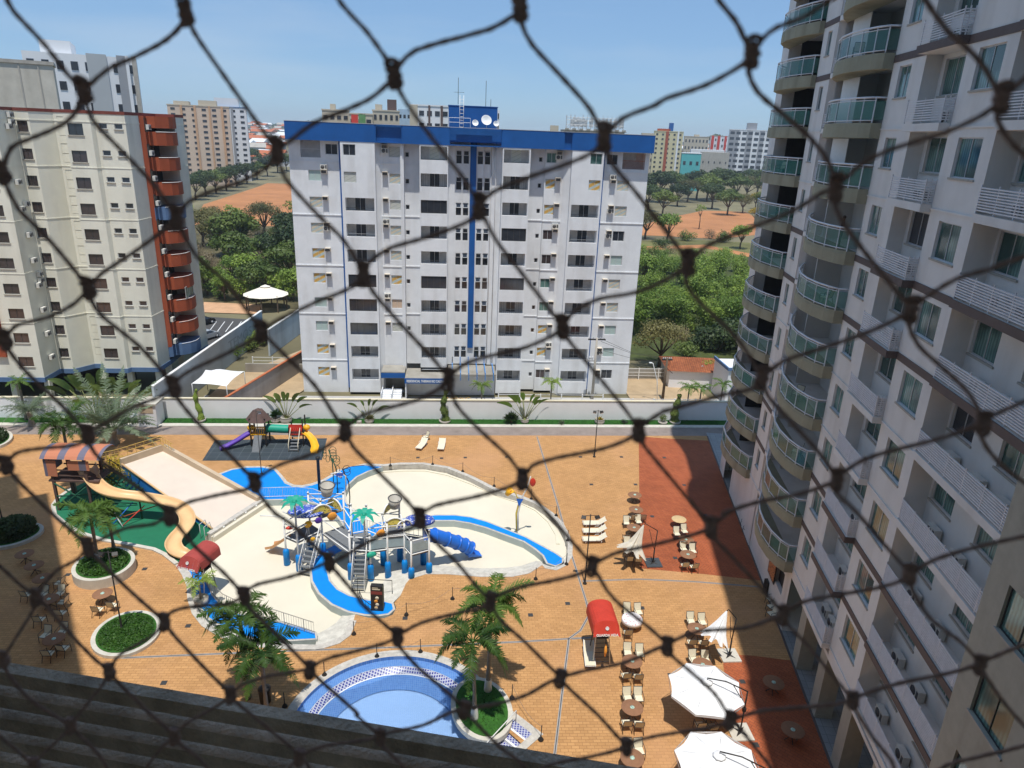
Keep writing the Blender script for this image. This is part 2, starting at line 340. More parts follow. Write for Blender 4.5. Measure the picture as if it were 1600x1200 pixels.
HOLE = [(345,741),(362,735),(385,731),(410,731),(428,734),(436,743),(445,755),(457,760),(472,761),(488,758),(506,752),(520,744),(532,735),(548,729),(570,727),(600,728),(625,726),(662,726),(700,732),(737,747),(775,767),(812,777),(837,787),(860,803),(875,818),(884,836),(889,852),(888,868),(881,880),(868,887),(855,884),(845,879),(825,892),(800,897),(750,897),(700,893),(665,893),(645,899),(634,912),(626,930),(616,942),(619,950),(614,960),(600,966),(575,965),(555,960),(551,975),(543,990),(528,1001),(505,1008),(493,1010),(450,1009),(400,1006),(370,1001),(345,989),(322,975),(307,957),(300,935),(299,915),(291,897),(281,882),(276,876),(300,872),(318,858),(323,836),(334,827),(400,784)]
HW = G2(HOLE)
PC = (-3.05, 31.06); PR = 5.68
def circ(c, r, n=48, a0=0, a1=2*PI): return [(c[0]+r*math.cos(a0+(a1-a0)*i/n), c[1]+r*math.sin(a0+(a1-a0)*i/n)) for i in range(n)]
BIG = [(PC[0]+PR*math.cos(a), PC[1]+PR*math.sin(a)) for a in [rad(t) for t in range(28, 181, 8)]]+[(-8.9, 28.5), (-8.9, 22), (-4, 19), (2.5, 22.0), (3.2, 26.2), (4.6, 29.0), (3.1, 30.9)]
DECK = [(-78, -14), (14.5, -14), (22.9, 27.6), (31.6, 71.5), (31.6, 71.5), (-78, 71.5)]
sheet('pool_deck', DECK, 0, M['deck'], [HW, BIG])
sheet('service_path', [(-78, 71.5), (34, 71.5), (34, 73.7), (-78, 73.7)], .004, M['path'])
mb = MB(); mb.box(-78, 73.7, -.2, 34, 74.45, .10); struct(mb.build('kerb', M['kerb']))
mb = MB(); mb.box(-78, 74.45, -.2, 34, WY, .05); struct(mb.build('garden_bed', M['grass']))
sheet('red_paving', G2([(998,682),(1040,685),(1134,690),(1160,760),(1185,850),(1196,908),(1100,897),(1000,888)]), .005, M['red'])
sheet('red_paving', G2([(1128,1021),(1180,1025),(1242,1033),(1270,1112),(1302,1202),(1340,1330),(1180,1330),(1150,1200),(1137,1095)]), .005, M['red'])
def strip(name, pts, wd, z, m, h=0):
    P = [Vector((p[0], p[1])) for p in pts]; L1 = []; L2 = []
    for i in range(len(P)):
        t = (P[min(i+1, len(P)-1)]-P[max(i-1, 0)]).normalized(); nn = Vector((-t.y, t.x))
        wi = wd[i] if isinstance(wd, list) else wd
        L1.append(tuple(P[i]+nn*wi/2)); L2.append(tuple(P[i]-nn*wi/2))
    mb = MB()
    for i in range(len(P)-1):
        a, b, c, d = L1[i], L1[i+1], L2[i+1], L2[i]
        if h:
            k = len(P)-1
            mb.add([(*a, z-h), (*b, z-h), (*c, z-h), (*d, z-h), (*a, z), (*b, z), (*c, z), (*d, z)],
                   [(4, 7, 6, 5), (0, 4, 5, 1), (3, 2, 6, 7)]+([(0, 3, 7, 4)] if i == 0 else [])+([(1, 5, 6, 2)] if i == k-1 else []), 0)
        else: mb.quad((*d, z), (*c, z), (*b, z), (*a, z))
    return mb.build(name, m)
for pts in ([(839,682),(872,790),(894,870),(916,940),(921,960),(907,985),(889,998)], [(889,998),(878,1085),(866,1185),(860,1240)], [(889,998),(810,1003),(600,1012),(450,1017),(190,1028)], [(893,998),(925,996)], [(910,908),(1000,905),(1087,909),(1187,917)]):
    struct(strip('drain_line', G2(pts), .16, .006, mat('grey_drain_strip', (.33, .32, .31), .8, .15, 2)))
    struct(strip('drain_line', G2(pts), .045, .009, M['dframe']))
# ------------------------------------------------------------------ kids' pool complex
def px(l, z=0): return G2(l, z)
fl = MB(); cx_ = sum(p[0] for p in HW)/len(HW); cy_ = sum(p[1] for p in HW)/len(HW)
fl.sheet([HW], -.55); struct(fl.build('splash_pool_floor', M['cpool']))
def wallband(name, pts, z0, z1, m, flip=False):
    mb = MB()
    for i in range(len(pts)-1):
        mb.quad((*pts[i], z0), (*pts[i+1], z0), (*pts[i+1], z1), (*pts[i], z1))
    return struct(mb.build(name, m))
wallband('splash_pool_wall', HW+[HW[0]], -.6, .0, M['pcurb'])
def ribbon(name, pl, wpx, z, m, h):  # raised walkway along a centre line
    return struct(strip(name, pl, wpx, z, m, h))
blueA = px([(345,741),(362,735),(385,731.5),(410,731),(428,735),(436,744),(445,756),(457,761),(472,762),(488,759),(506,753),(520,745),(532,736),(548,730),(570,728),(596,730),(575,736),(556,745),(543,757),(537,770),(539,785),(548,799),(562,814),(574,832),(574,843),(560,850),(540,858),(524,866),(514,876),(510,892),(514,908),(526,922),(545,932),(575,939),(600,941),(612,944),(614,952),(606,959),(590,961),(570,960),(545,955),(520,944),(500,927),(489,908),(487,890),(492,875),(505,862),(522,853),(540,845),(546,838),(540,822),(530,808),(518,797),(500,788),(478,782),(440,780),(400,781)])
blueB = px([(562,838),(572,828),(590,818),(620,812),(650,810),(680,806),(710,806),(735,809),(760,816),(790,828),(820,840),(850,856),(868,866),(878,873),(878,880),(868,884),(856,880),(850,868),(838,858),(820,846),(790,835),(760,824),(735,817),(710,813),(680,813),(650,817),(620,822),(592,830),(574,845)])
blueC = px([(279,879),(290,879),(303,884),(313,893),(320,905),(330,930),(345,947),(370,960),(400,968),(440,974),(470,982),(492,990),(493,998),(450,1000),(400,997),(372,992),(350,980),(328,966),(313,948),(306,930),(305,912),(297,894)])
def inset(poly, d):
    n = len(poly); a = sum(poly[i-1][0]*poly[i][1]-poly[i][0]*poly[i-1][1] for i in range(n)); sg = 1 if a > 0 else -1; out = []
    for i in range(n):
        p0 = Vector(poly[i-1]); p1 = Vector(poly[i]); p2 = Vector(poly[(i+1) % n])
        t = ((p1-p0).normalized()+(p2-p1).normalized()); t = t.normalized() if t.length > .2 else (p2-p1).normalized()
        out.append((p1.x-t.y*sg*d, p1.y+t.x*sg*d))
    return out
for nm, P in (('blue_walkway', blueA), ('blue_walkway', blueB), ('blue_walkway', blueC)):
    mb = MB(); mb.prism(inset(P, -.17), -.6, .03, 0, 1); mb.sheet([P], .045, 2); struct(mb.build(nm, [M['pwall'], M['pcurb'], M['pblue']]))
# kerbs and beaches
struct(strip('pool_kerb', px([(534,734),(570,726),(600,727),(625,724.5),(662,724.5),(700,730.5),(737,745.5),(775,765),(812,775.5),(837,785.5),(861,802),(876,817),(886,836),(891,852),(890,869),(882,882),(868,889),(854,886.5),(845,881),(825,894),(800,899),(750,899),(700,895),(665,895),(645,901)]), .42, .03, M['pcurb'], .5))
struct(strip('pool_kerb', px([(552,970),(543,992),(528,1003),(505,1010),(493,1012),(450,1011),(400,1008),(370,1003),(344,991),(320,976),(305,957),(298,935),(297,915),(289,897),(279,882)]), .45, .05, M['pcurb'], .5))
struct(strip('pool_kerb', px([(343,741),(362,734),(385,730),(410,730),(429,733),(438,743),(447,754),(458,759),(472,760),(487,757),(505,751),(519,743),(531,734)]), .28, .05, M['pcurb'], .5))
def slope(name, top, bot, zt, zb, m):
    A = px(top, zt); B = px(bot, zb); mb = MB()
    for i in range(len(A)-1): mb.quad((*A[i], zt), (*B[i], zb), (*B[i+1], zb), (*A[i+1], zt))
    return struct(mb.build(name, m))
slope('beach_entry', [(848,878),(825,892),(800,897),(750,897),(700,893),(665,893),(645,899),(634,912),(626,930),(614,942)], [(838,876),(815,884),(790,887),(750,888),(700,884),(660,882),(635,884),(610,894),(595,915),(590,935)], .0, -.5, mat('worn_concrete_beach', (.60, .57, .50), .9, .18, 2, dirt=.25))
slope('beach_entry', [(556,960),(551,975),(543,990),(528,1001),(505,1008),(493,1008)], [(538,958),(532,965),(525,973),(515,980),(505,986),(496,990)], .0, -.45, MATS['worn_concrete_beach'])
struct(strip('pool_ledge', px([(585,738),(630,735),(665,735),(700,742),(740,757),(780,775),(815,786),(838,797),(858,815),(870,835),(872,850)], -.5), .3, -.47, mat('cream_ledge', (.68, .63, .50), .7, .04, 1), .1))
# big tiled pool
def ring(name, r0, r1, z0, z1, m, cdx=0, cdy=0, a0=20, a1=200):
    mb = MB(); A = [rad(a0+(a1-a0)*i/60) for i in range(61)]
    for i in range(60):
        def p(r, a, z): return (PC[0]+cdx+r*math.cos(a), PC[1]+cdy+r*math.sin(a), z)
        mb.quad(p(r0, A[i], z0), p(r1, A[i], z1), p(r1, A[i+1], z1), p(r0, A[i+1], z0))
    return struct(mb.build(name, m))
ring('pool_kerb', PR-.02, PR+.55, .035, .035, M['pcurb'], 0, 0, 8, 190)
ring('pool_kerb', PR-.02, PR-.02, .035, -.22, M['tank'], 0, 0, 8, 190)
ring('pool_step', PR-.62, PR-.02, -.22, -.22, M['tank'])
ring('pool_step', PR-.64, PR-.62, -.22, -.22, M['wpaint'])
ring('pool_step', PR-.62, PR-.62, -.22, -.24, M['tankd'])
ring('pool_step', PR-.98, PR-.62, -.5, -.24, M['tankd'])
ring('pool_step', PR-1.06, PR-.98, -.495, -.495, M['wpaint'])
ring('pool_step', PR-2.0, PR-1.06, -.80, -.50, M['tank'])
sheet('pool_floor', [(-9.5, 18.5), (5, 18.5), (5, 32), (3.3, 35.2), (-2, 37.2), (-9.5, 35.5)], -.86, M['tankl'])
mb = MB(); mb.sheet([[(-9.3, 18.8), (4.8, 18.8), (4.4, 29), (2.2, 33), (-2, 36.2), (-7, 34), (-8.6, 30)]], -.30)
wm = bpy.data.materials.new('clear_pool_water'); wm.use_nodes = True; wb = wm.node_tree.nodes['Principled BSDF']
wb.inputs['Base Color'].default_value = (.72, .86, 1, 1); wb.inputs['Roughness'].default_value = .04; wb.inputs['Transmission Weight'].default_value = 1; wb.inputs['IOR'].default_value = 1.02; wb.inputs['Alpha'].default_value = .35
struct(mb.build('pool_water', wm))
# ------------------------------------------------------------------ building parts
def facade(mb, u0, u1, z0, z1, y, holes, mi=0, rm=None, back=None, axis='x'):
    # wall plane facing -y (u along x) with rectangular openings (a, b, c, d, depth); reveals; optional back of opening
    rm = mi if rm is None else rm
    us = sorted({u0, u1}|{v for h in holes for v in h[:2] if u0 < v < u1}); zs = sorted({z0, z1}|{v for h in holes for v in h[2:4] if z0 < v < z1})
    for i in range(len(us)-1):
        um = (us[i]+us[i+1])/2
        j = 0
        while j < len(zs)-1:
            inh = lambda jj: any(h[0] < um < h[1] and h[2] < (zs[jj]+zs[jj+1])/2 < h[3] for h in holes)
            if inh(j): j += 1; continue
            k = j
            while k+1 < len(zs)-1 and not inh(k+1): k += 1
            mb.quad((us[i], y, zs[j]), (us[i+1], y, zs[j]), (us[i+1], y, zs[k+1]), (us[i], y, zs[k+1]), mi); j = k+1
    for a, b, c, d, dp in [h[:5] for h in holes]:
        y2 = y+dp
        mb.quad((a, y, c), (b, y, c), (b, y2, c), (a, y2, c), rm); mb.quad((a, y2, d), (b, y2, d), (b, y, d), (a, y, d), rm)
        mb.quad((a, y, c), (a, y2, c), (a, y2, d), (a, y, d), rm); mb.quad((b, y2, c), (b, y, c), (b, y, d), (b, y2, d), rm)
        if back is not None: mb.quad((a, y2, c), (b, y2, c), (b, y2, d), (a, y2, d), back)
WM = {}
def window(parent, x, y, z, wd, ht, glass='glassd', frame='frame', n=2, name='window', sill=False, extra=0, ry=0):
    # sliding window: frame ring, mullions, glass; shared mesh per size. faces -y
    key = (round(wd, 2), round(ht, 2), glass, frame, n, name, sill)
    if key not in WM:
        mb = MB(); t = .05
        mb.box(-wd/2, 0, 0, wd/2, .06, t, 0).box(-wd/2, 0, ht-t, wd/2, .06, ht, 0).box(-wd/2, 0, t, -wd/2+t, .06, ht-t, 0).box(wd/2-t, 0, t, wd/2, .06, ht-t, 0)
        for i in range(1, n): u = -wd/2+wd*i/n; mb.box(u-.02, .004, t, u+.02, .055, ht-t, 0)
        mb.quad((-wd/2+t, .03, t), (wd/2-t, .03, t), (wd/2-t, .03, ht-t), (-wd/2+t, .03, ht-t), 1)
        if sill: mb.box(-wd/2-.08, -.16, -.09, wd/2+.08, .05, -.005, 2)
        gm = M[glass] if isinstance(glass, str) and glass in M else MATS[glass]
        o = mb.build(name, [M[frame], gm, M['conc']]); WM[key] = o.data
    else: o = bpy.data.objects.new(name, WM[key]); COL.objects.link(o)
    o.parent = parent; o.location = (x, y, z); o.rotation_euler = (0, 0, ry); return o
ACM = {}
def ac_unit(parent, x, y, z, ry=0, wd=.8, name='air_conditioner'):
    if 'a' not in ACM:
        mb = MB(); mb.box(-.4, -.3, 0, .4, 0, .55, 0); mb.lathe([(0, 0), (.22, 0), (.22, .02), (0, .025)], 14, 0, 0, 1)
        k = len(mb.v)
        for i in range(k-14*4, k):
            v = mb.v[i]; mb.v[i] = (v[0]-.1, -.3-v[2], v[1]+.27)
        mb.box(.18, -.305, .08, .36, -.295, .47, 1)
        o = mb.build(name, [M['ac'], M['acg']]); ACM['a'] = o.data
    else: o = bpy.data.objects.new(name, ACM['a']); COL.objects.link(o)
    o.parent = parent; o.location = (x, y, z); o.rotation_euler = (0, 0, ry); return o
def louvre_mesh(pts, z0, z1, step=.105):
    mb = MB(); L = [Vector(p) for p in pts]; n = int((z1-z0)/step)
    for i in range(n):
        z = z0+i*step
        for a, b in zip(L, L[1:]):
            t = (b-a).normalized(); nn = Vector((t.y, -t.x))*.025
            mb.add([(*(a-nn), z), (*(b-nn), z), (*(b+nn), z-.012), (*(a+nn), z-.012), (*(a-nn), z+.045), (*(b-nn), z+.045), (*(b+nn), z+.033), (*(a+nn), z+.033)], [(0,3,2,1),(4,5,6,7),(0,1,5,4),(1,2,6,5),(2,3,7,6),(3,0,4,7)])
    for p in L+[(a+b)/2 for a, b in zip(L, L[1:])]: mb.box(p.x-.025, p.y-.02, z0-.1, p.x+.025, p.y+.02, z1, 0)
    return mb
# ================================================================== right hotel wing (x along the facade, -y out towards the pool)
ANG = rad(79)
# local frame: x = along facade (away from us), y = into the building (so -y is outward)
def wing_empty(name, label):
    # right wing faces -X: rotate so that local x -> d, local y -> -n. That frame is left handed, so mirror s: use x = -s
    o = thing(name, label, 'building', (20.72, 27.26, 0), rad(79+180)); return o
rw = wing_empty('hotel_wing', 'tall white hotel wing with green glass balconies, louvred ledges and brown bands')
SL = lambda i: 5.3+3.42*i
NF = 13; TOP = SL(13)+.9
def X(s): return -s
def fac(mb, s0, s1, z0, z1, y, holes, mi=0, rm=None, back=None):
    facade(mb, X(s1), X(s0), z0, z1, y, [(X(h[1]), X(h[0])) + tuple(h[2:]) for h in holes], mi, rm, back)
BANDS = (1, 2, 5, 6, 9, 10)
wb_ = MB(); R1D, R2D = .75, 1.0
# W1, W2, W3 outer walls
W1h = [(23.1, 24.0, SL(i)+1.25, SL(i)+2.75, .14) for i in range(NF)]
W2h = [(8.9, 10.35, SL(i)+1.35, SL(i)+2.85, .14) for i in range(NF)]
W3h = [(.42, 2.42, SL(i)+1.25, SL(i)+2.85, .14) for i in range(NF)]
fac(wb_, 22.0, 25.1, 0, TOP, 0, W1h); fac(wb_, 7.4, 11.25, SL(0)-.7, TOP, 0, W2h); fac(wb_, -.42, 3.45, SL(0)-.7, TOP, 0, W3h)
R1h = [(5.0, 7.0, SL(i)+1.3, SL(i)+2.9, .12) for i in range(NF)]
R2h = [(a, a+1.9, SL(i)+1.25, SL(i)+2.85, .12) for i in range(NF) for a in (-2.5, -6.3)]
fac(wb_, 3.45, 7.4, SL(0)-.7, TOP, R1D, R1h); fac(wb_, -10, -.42, SL(0)-.7, TOP, R2D, R2h)
for s, d in ((3.45, R1D), (7.4, R1D), (-.42, R2D), (22, .9), (25.1, 2.2), (34.4, 2.2), (11.25, 2.0), (20.4, 2.0)):
    wb_.quad((X(s), 0, SL(0)-.7), (X(s), d, SL(0)-.7), (X(s), d, TOP), (X(s), 0, TOP), 0)
fac(wb_, 20.4, 22.0, 0, TOP, .9, [])
fac(wb_, 34.4, 36.4, 0, TOP, 0, []); wb_.box(X(36.6), 0.003, 0, X(36.4), 14, TOP, 0)
# balcony back walls, ceilings, inner floors
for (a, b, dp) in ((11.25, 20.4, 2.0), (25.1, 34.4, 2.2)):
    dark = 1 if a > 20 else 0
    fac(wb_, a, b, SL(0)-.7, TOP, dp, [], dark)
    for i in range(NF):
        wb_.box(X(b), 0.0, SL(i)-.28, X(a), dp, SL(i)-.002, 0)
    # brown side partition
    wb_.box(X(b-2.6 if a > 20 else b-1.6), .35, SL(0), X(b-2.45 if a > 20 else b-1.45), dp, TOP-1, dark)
# body, roof, parapets
wb_.box(X(36.4), 2.25, 3.6, X(-10), 16, TOP-.3, 0)
wb_.box(X(36.7), -.75, TOP, X(-10), 16, TOP+.35, 0)
wb_.box(X(25), 2, TOP+.35, X(6), 12, TOP+4.5, 0)
fac(wb_, 11.3, 31.5, 0, SL(0)-.7, .05, [(12.6, 14.6, 1.9, 3.6, .3)], 0, 0, 1); wb_.box(X(31.5), .06, 0, X(11.3), 3, .3, 0)
# soffit over the arcade
wb_.box(X(11.3), -.0, SL(0)-.95, X(-10), 6, SL(0)-.705, 0)
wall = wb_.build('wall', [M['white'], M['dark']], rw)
for s in (8.05, 4.05, .05, -3.95, -7.95, 33.4): 
    p = MB(); p.box(-.5, 0, 0, .5, .95, SL(0)-.95, 0); p.box(-.52, -.02, 0, .52, .97, .25, 0); p.build('pillar', M['beige'], rw, (X(s), .08 if s < 30 else 1.5, 0))
for i in range(NF):                                     # horizontal grooves and brown bands
    z = SL(i)
    if i in BANDS:
        for a, c, y in ((22, 25.1, 0), (7.4, 11.25, 0), (-.42, 3.45, 0), (-8.8, -.42, -.12), (34.4, 36.4, 0)): b = MB(); b.box(X(c), y-.035, z-.33, X(a), y+.02, z+.02, 0); b.build('trim_band', M['brown'], rw)
        b = MB(); b.box(X(7.4), -.52, z-.33, X(3.45), -.475, z+.02).box(X(3.45), -.475, z-.33, X(3.41), -.035, z+.02)
        b.build('trim_band', M['brown'], rw)
    else:
        for a, c in ((22, 25.1), (7.4, 11.25), (-.42, 3.45)): b = MB(); b.box(X(c), -.05, z-.2, X(a), .02, z-.12, 0); b.build('string_course', M['white'], rw)
    # ledges for the air conditioners
    l = MB(); l.box(X(7.4), -.47, z-.32, X(3.46), R1D, z+.02); l.build('ledge', M['white'], rw)
    l = MB(); l.box(X(-.42), -.12, z-.32, X(-8.8), R2D, z+.02); l.build('ledge', M['white'], rw)
    l = MB(); l.box(X(21.99), -.0, z-.3, X(20.41), .89, z+.0); l.build('ledge', M['white'], rw)
    if i < NF:
        lo = louvre_mesh([(X(7.36), -.40), (X(3.55), -.40), (X(3.50), .0)], z+.14, z+1.12).build('louvre_screen', M['slat'], rw)
        lo = louvre_mesh([(X(-.46), -.05), (X(-3.1), -.05), (X(-5.9), -.05), (X(-8.75), -.05)], z+.14, z+1.12).build('louvre_screen', M['slat'], rw)
        lo = louvre_mesh([(X(21.95), .08), (X(20.45), .08)], z+.14, z+1.05).build('louvre_screen', M['slat'], rw)
    rn = random.Random(i)
    window(rw, X(23.55), .1, z+1.25, .9, 1.5, 'glasst', sill=True); window(rw, X(9.625), .1, z+1.35, 1.45, 1.5, 'glasst', sill=True)
    window(rw, X(1.42), .1, z+1.25, 2.0, 1.6, 'glasst', sill=True); window(rw, X(6.0), R1D+.09, z+1.3, 2.0, 1.6, 'glassd' if i == 6 else 'glasst', sill=True)
    window(rw, X(-1.55), R2D+.09, z+1.25, 1.9, 1.6, 'glassd' if i in (4,) else 'glasst', sill=True); window(rw, X(-5.35), R2D+.09, z+1.25, 1.9, 1.6, 'glasst', sill=True)
    for k in range(rn.choice((1, 2, 2))): ac_unit(rw, X(5.0+k*1.1), R1D-.1, z+.03, 0)
    for k in range(rn.choice((2, 3))): ac_unit(rw, X(-1.8-k*2.0-rn.random()*.5), R2D-.1, z+.03, 0)
# balconies
def bow(pts, y=0): return [(X(s), -o) for s, o in pts]
PB1 = [(11.25, .0), (11.25, .55), (11.9, .95), (13.0, 1.3), (14.5, 1.5), (16.0, 1.45), (17.5, 1.15), (19.0, .65), (20.4, 0)]
PB2 = [(25.1, .0), (25.1, .35), (26.2, .85), (27.8, 1.3), (29.6, 1.5), (31.4, 1.4), (33.0, .8), (34.4, 0)]
for P in (PB1, PB2): q_ = MB(); q_.prism(bow([(s_, o_*1.12) for s_, o_ in P]), TOP-.25, TOP+.3); q_.build('roof_canopy', M['khaki'], rw)
CACHE = {}
for i in range(NF):
    for bi, P in ((0, PB1), (1, PB2)):
        key = bi
        if key not in CACHE:
            Q = bow(P); sl_ = MB(); sl_.prism(Q, -.62, .0); sl_.prism([(x, y-.0) for x, y in inset(Q, .02)], 0, .15)
            rail = MB(); R_ = [Vector(q) for q in Q]
            rail.tube([(*q, 1.42) for q in inset(Q, .06)[1:]], .055, 6, 0); rail.tube([(*q, 1.27) for q in inset(Q, .06)[1:]], .025, 5, 0); rail.tube([(*q, .27) for q in inset(Q, .06)[1:]], .03, 5, 0)
            I = inset(Q, .06)
            for q in I[1:]: rail.box(q[0]-.025, q[1]-.025, .0, q[0]+.025, q[1]+.025, 1.42)
            gl = MB()
            for a, b in zip(I[1:], I[2:]): gl.quad((*a, .30), (*b, .30), (*b, 1.25), (*a, 1.25))
            a, b = I[0], I[1]; gl.quad((a[0], .05, .3), (*b, .3), (*b, 1.25), (a[0], .05, 1.25)); rail.tube([(a[0], 0.05, 1.42), (*b, 1.42)], .05, 6, 0)
            CACHE[key] = None
            s0 = sl_.build('balcony', M['khaki'], rw); r0 = rail.build('railing', M['alu'], s0); g0 = gl.build('glass_panel', M['railglass'], s0)
            CACHE[key] = (s0.data, r0.data, g0.data); s0.location = (0, 0, SL(i))
        else:
            d = CACHE[key]; s0 = bpy.data.objects.new('balcony', d[0]); COL.objects.link(s0); s0.parent = rw; s0.location = (0, 0, SL(i))
            for nm, dd in (('railing', d[1]), ('glass_panel', d[2])): q = bpy.data.objects.new(nm, dd); COL.objects.link(q); q.parent = s0
    window(rw, X(13.6), 1.95, SL(i)+.05, 3.2, 2.75, 'glasst', 'alu', 2, 'sliding_door')
    window(rw, X(26.9), 2.15, SL(i)+.05, 2.4, 2.75, 'glasst', 'alu', 2, 'sliding_door')
    if i in (7, 8, 9, 10): 
        b = MB(); b.box(X(19.6), .18, SL(i)+(1.3 if i < 8 else .05), X(16.6), .22, SL(i)+3.05); b.build('roller_blind', M['wpaint'], rw)
# arcade floor
sheet('arcade_floor', [(20.72+.191*s-.982*o, 27.26+.982*s+.191*o) for s, o in ((-44, -.02), (46, -.02), (46, -7), (-44, -7))], .008, M['tile'])
struct(strip('arcade_edge', [(20.72+.191*s, 27.26+.982*s) for s in (-20, 45)], .14, .03, M['brown'], .1))
# ================================================================== our own wing (beige wall at the right edge, facade behind the camera)
ow = thing('hotel_wing', 'beige hotel wall with tall windows at the bottom right corner, nearest wing', 'building', (20.72, 27.26, 0), rad(79+180))
ob = MB(); hs = [(a, a+2.0, SL(i)+1.35, SL(i)+3.0, .16) for i in range(NF) for a in (-11.95, -16.4)]
fac(ob, -30.9, -8.85, 0, TOP, -.95, hs); ob.quad((X(-8.85), -.95, 0), (X(-8.85), -.95, TOP), (X(-8.85), 2, TOP), (X(-8.85), 2, 0), 0)
ob.box(X(-8.86), -.3, 0, X(-30.9), 15, TOP, 0); ob.box(X(-31.0), -70, 0, X(-48), 15, TOP, 0)
ob.build('wall', [M['beige']], ow)
for i in range(NF):
    for a in (-11.95, -16.4): window(ow, X(a+1), -.85, SL(i)+1.35, 2.0, 1.65, 'glasst', 'dframe', sill=True)
tb = MB(); tb.box(X(-29.55), -15.2-2.6, 31.5-2.1, X(-31.0), -15.2+2.4, 31.5-1.93); tb.build('ledge', M['dconc'], ow)
tb = MB(); tb.box(X(-29.35), -15.2-3.2, 31.5+1.35, X(-31.0), -15.2+3.2, 31.5+1.6); tb.build('slab', M['dconc'], ow)
# near louvre screen of our own ledge and the safety net in the window
DV = Vector((math.sin(rad(11)), math.cos(rad(11)), 0)); NV = Vector((-DV.y, DV.x, 0))
def LP(D, off, dz): return CP + DV*D + NV*off + Vector((0, 0, dz))
lv = MB(); A = LP(1.19, 2.8, 0); B = LP(.95, -1.5, 0); t = (B-A).normalized(); nn = Vector((t.y, -t.x, 0))
for i in range(9):
    z0 = -1.118-.0655*i
    P = [A+nn*-.012, B+nn*-.012, B+nn*.012, A+nn*.012]
    lv.add([(p.x, p.y, 31.5+z0-.040) for p in P]+[(p.x, p.y, 31.5+z0-(.004 if k > 1 else 0)) for k, p in enumerate(P)], [(0,1,2,3),(7,6,5,4),(4,5,1,0),(5,6,2,1),(6,7,3,2),(7,4,0,3)])
for f in (.02, .34, .66, .98):
    p = A+(B-A)*f+nn*-.03; lv.box(p.x-.02, p.y-.015, 31.5-1.75, p.x+.02, p.y+.015, 31.5-1.16)
lo = lv.build('louvre_screen', mat('weathered_slat', (.54, .45, .35), .8, .35, 9, dirt=.6, bump=.4), None)
lo.parent = ow; lo.matrix_parent_inverse = ow.matrix_basis.inverted() if ow.matrix_world != Matrix.Identity(4) else Matrix.Identity(4)
import mathutils
lo.matrix_parent_inverse = (Matrix.Translation(ow.location) @ Matrix.Rotation(ow.rotation_euler.z, 4, 'Z')).inverted()
lo['label'] = 'weathered grey louvre slats right below the window'
ORG = [None, (0,0), (520,0), (1040,0), (0,390), (520,390), (1040,390), (0,780), (520,780), (1040,780)]
KN = dict(A=(290,20),B=(813,12),C=(616,118),D=(1175,84),E=(131,143),F=(433,236),G=(944,216),H=(1565,155),I=(1306,294),J=(749,323),K=(276,341),L=(4,270),M=(568,428),N=(1075,410),O=(879,510),P=(1424,483),Q=(138,450),R=(408,517),S=(1191,590),T=(8,530),U=(271,603),V=(701,592),W=(540,672),X=(998,671),Y=(1536,660),Z=(137,677),a=(398,752),b=(817,747),c=(1308,748),d=(10,725),e=(266,804),f=(656,807),g=(1111,822),h=(137,852),i=(514,876),j=(926,883),k=(1421,895),l=(57,932),m=(381,929),n=(767,938),o=(1224,959),p=(257,970),q=(621,993),r=(1043,1007),s=(5,1028),t=(171,1048),u=(485,1045),v=(876,1058),w=(1532,1037),x=(360,1084),y=(726,1107),z=(1332,1092),A2=(111,1133),B2=(273,1149),C2=(594,1150),D2=(979,1165),E2=(468,1182),F2=(54,1194),G2=(1141,1123))
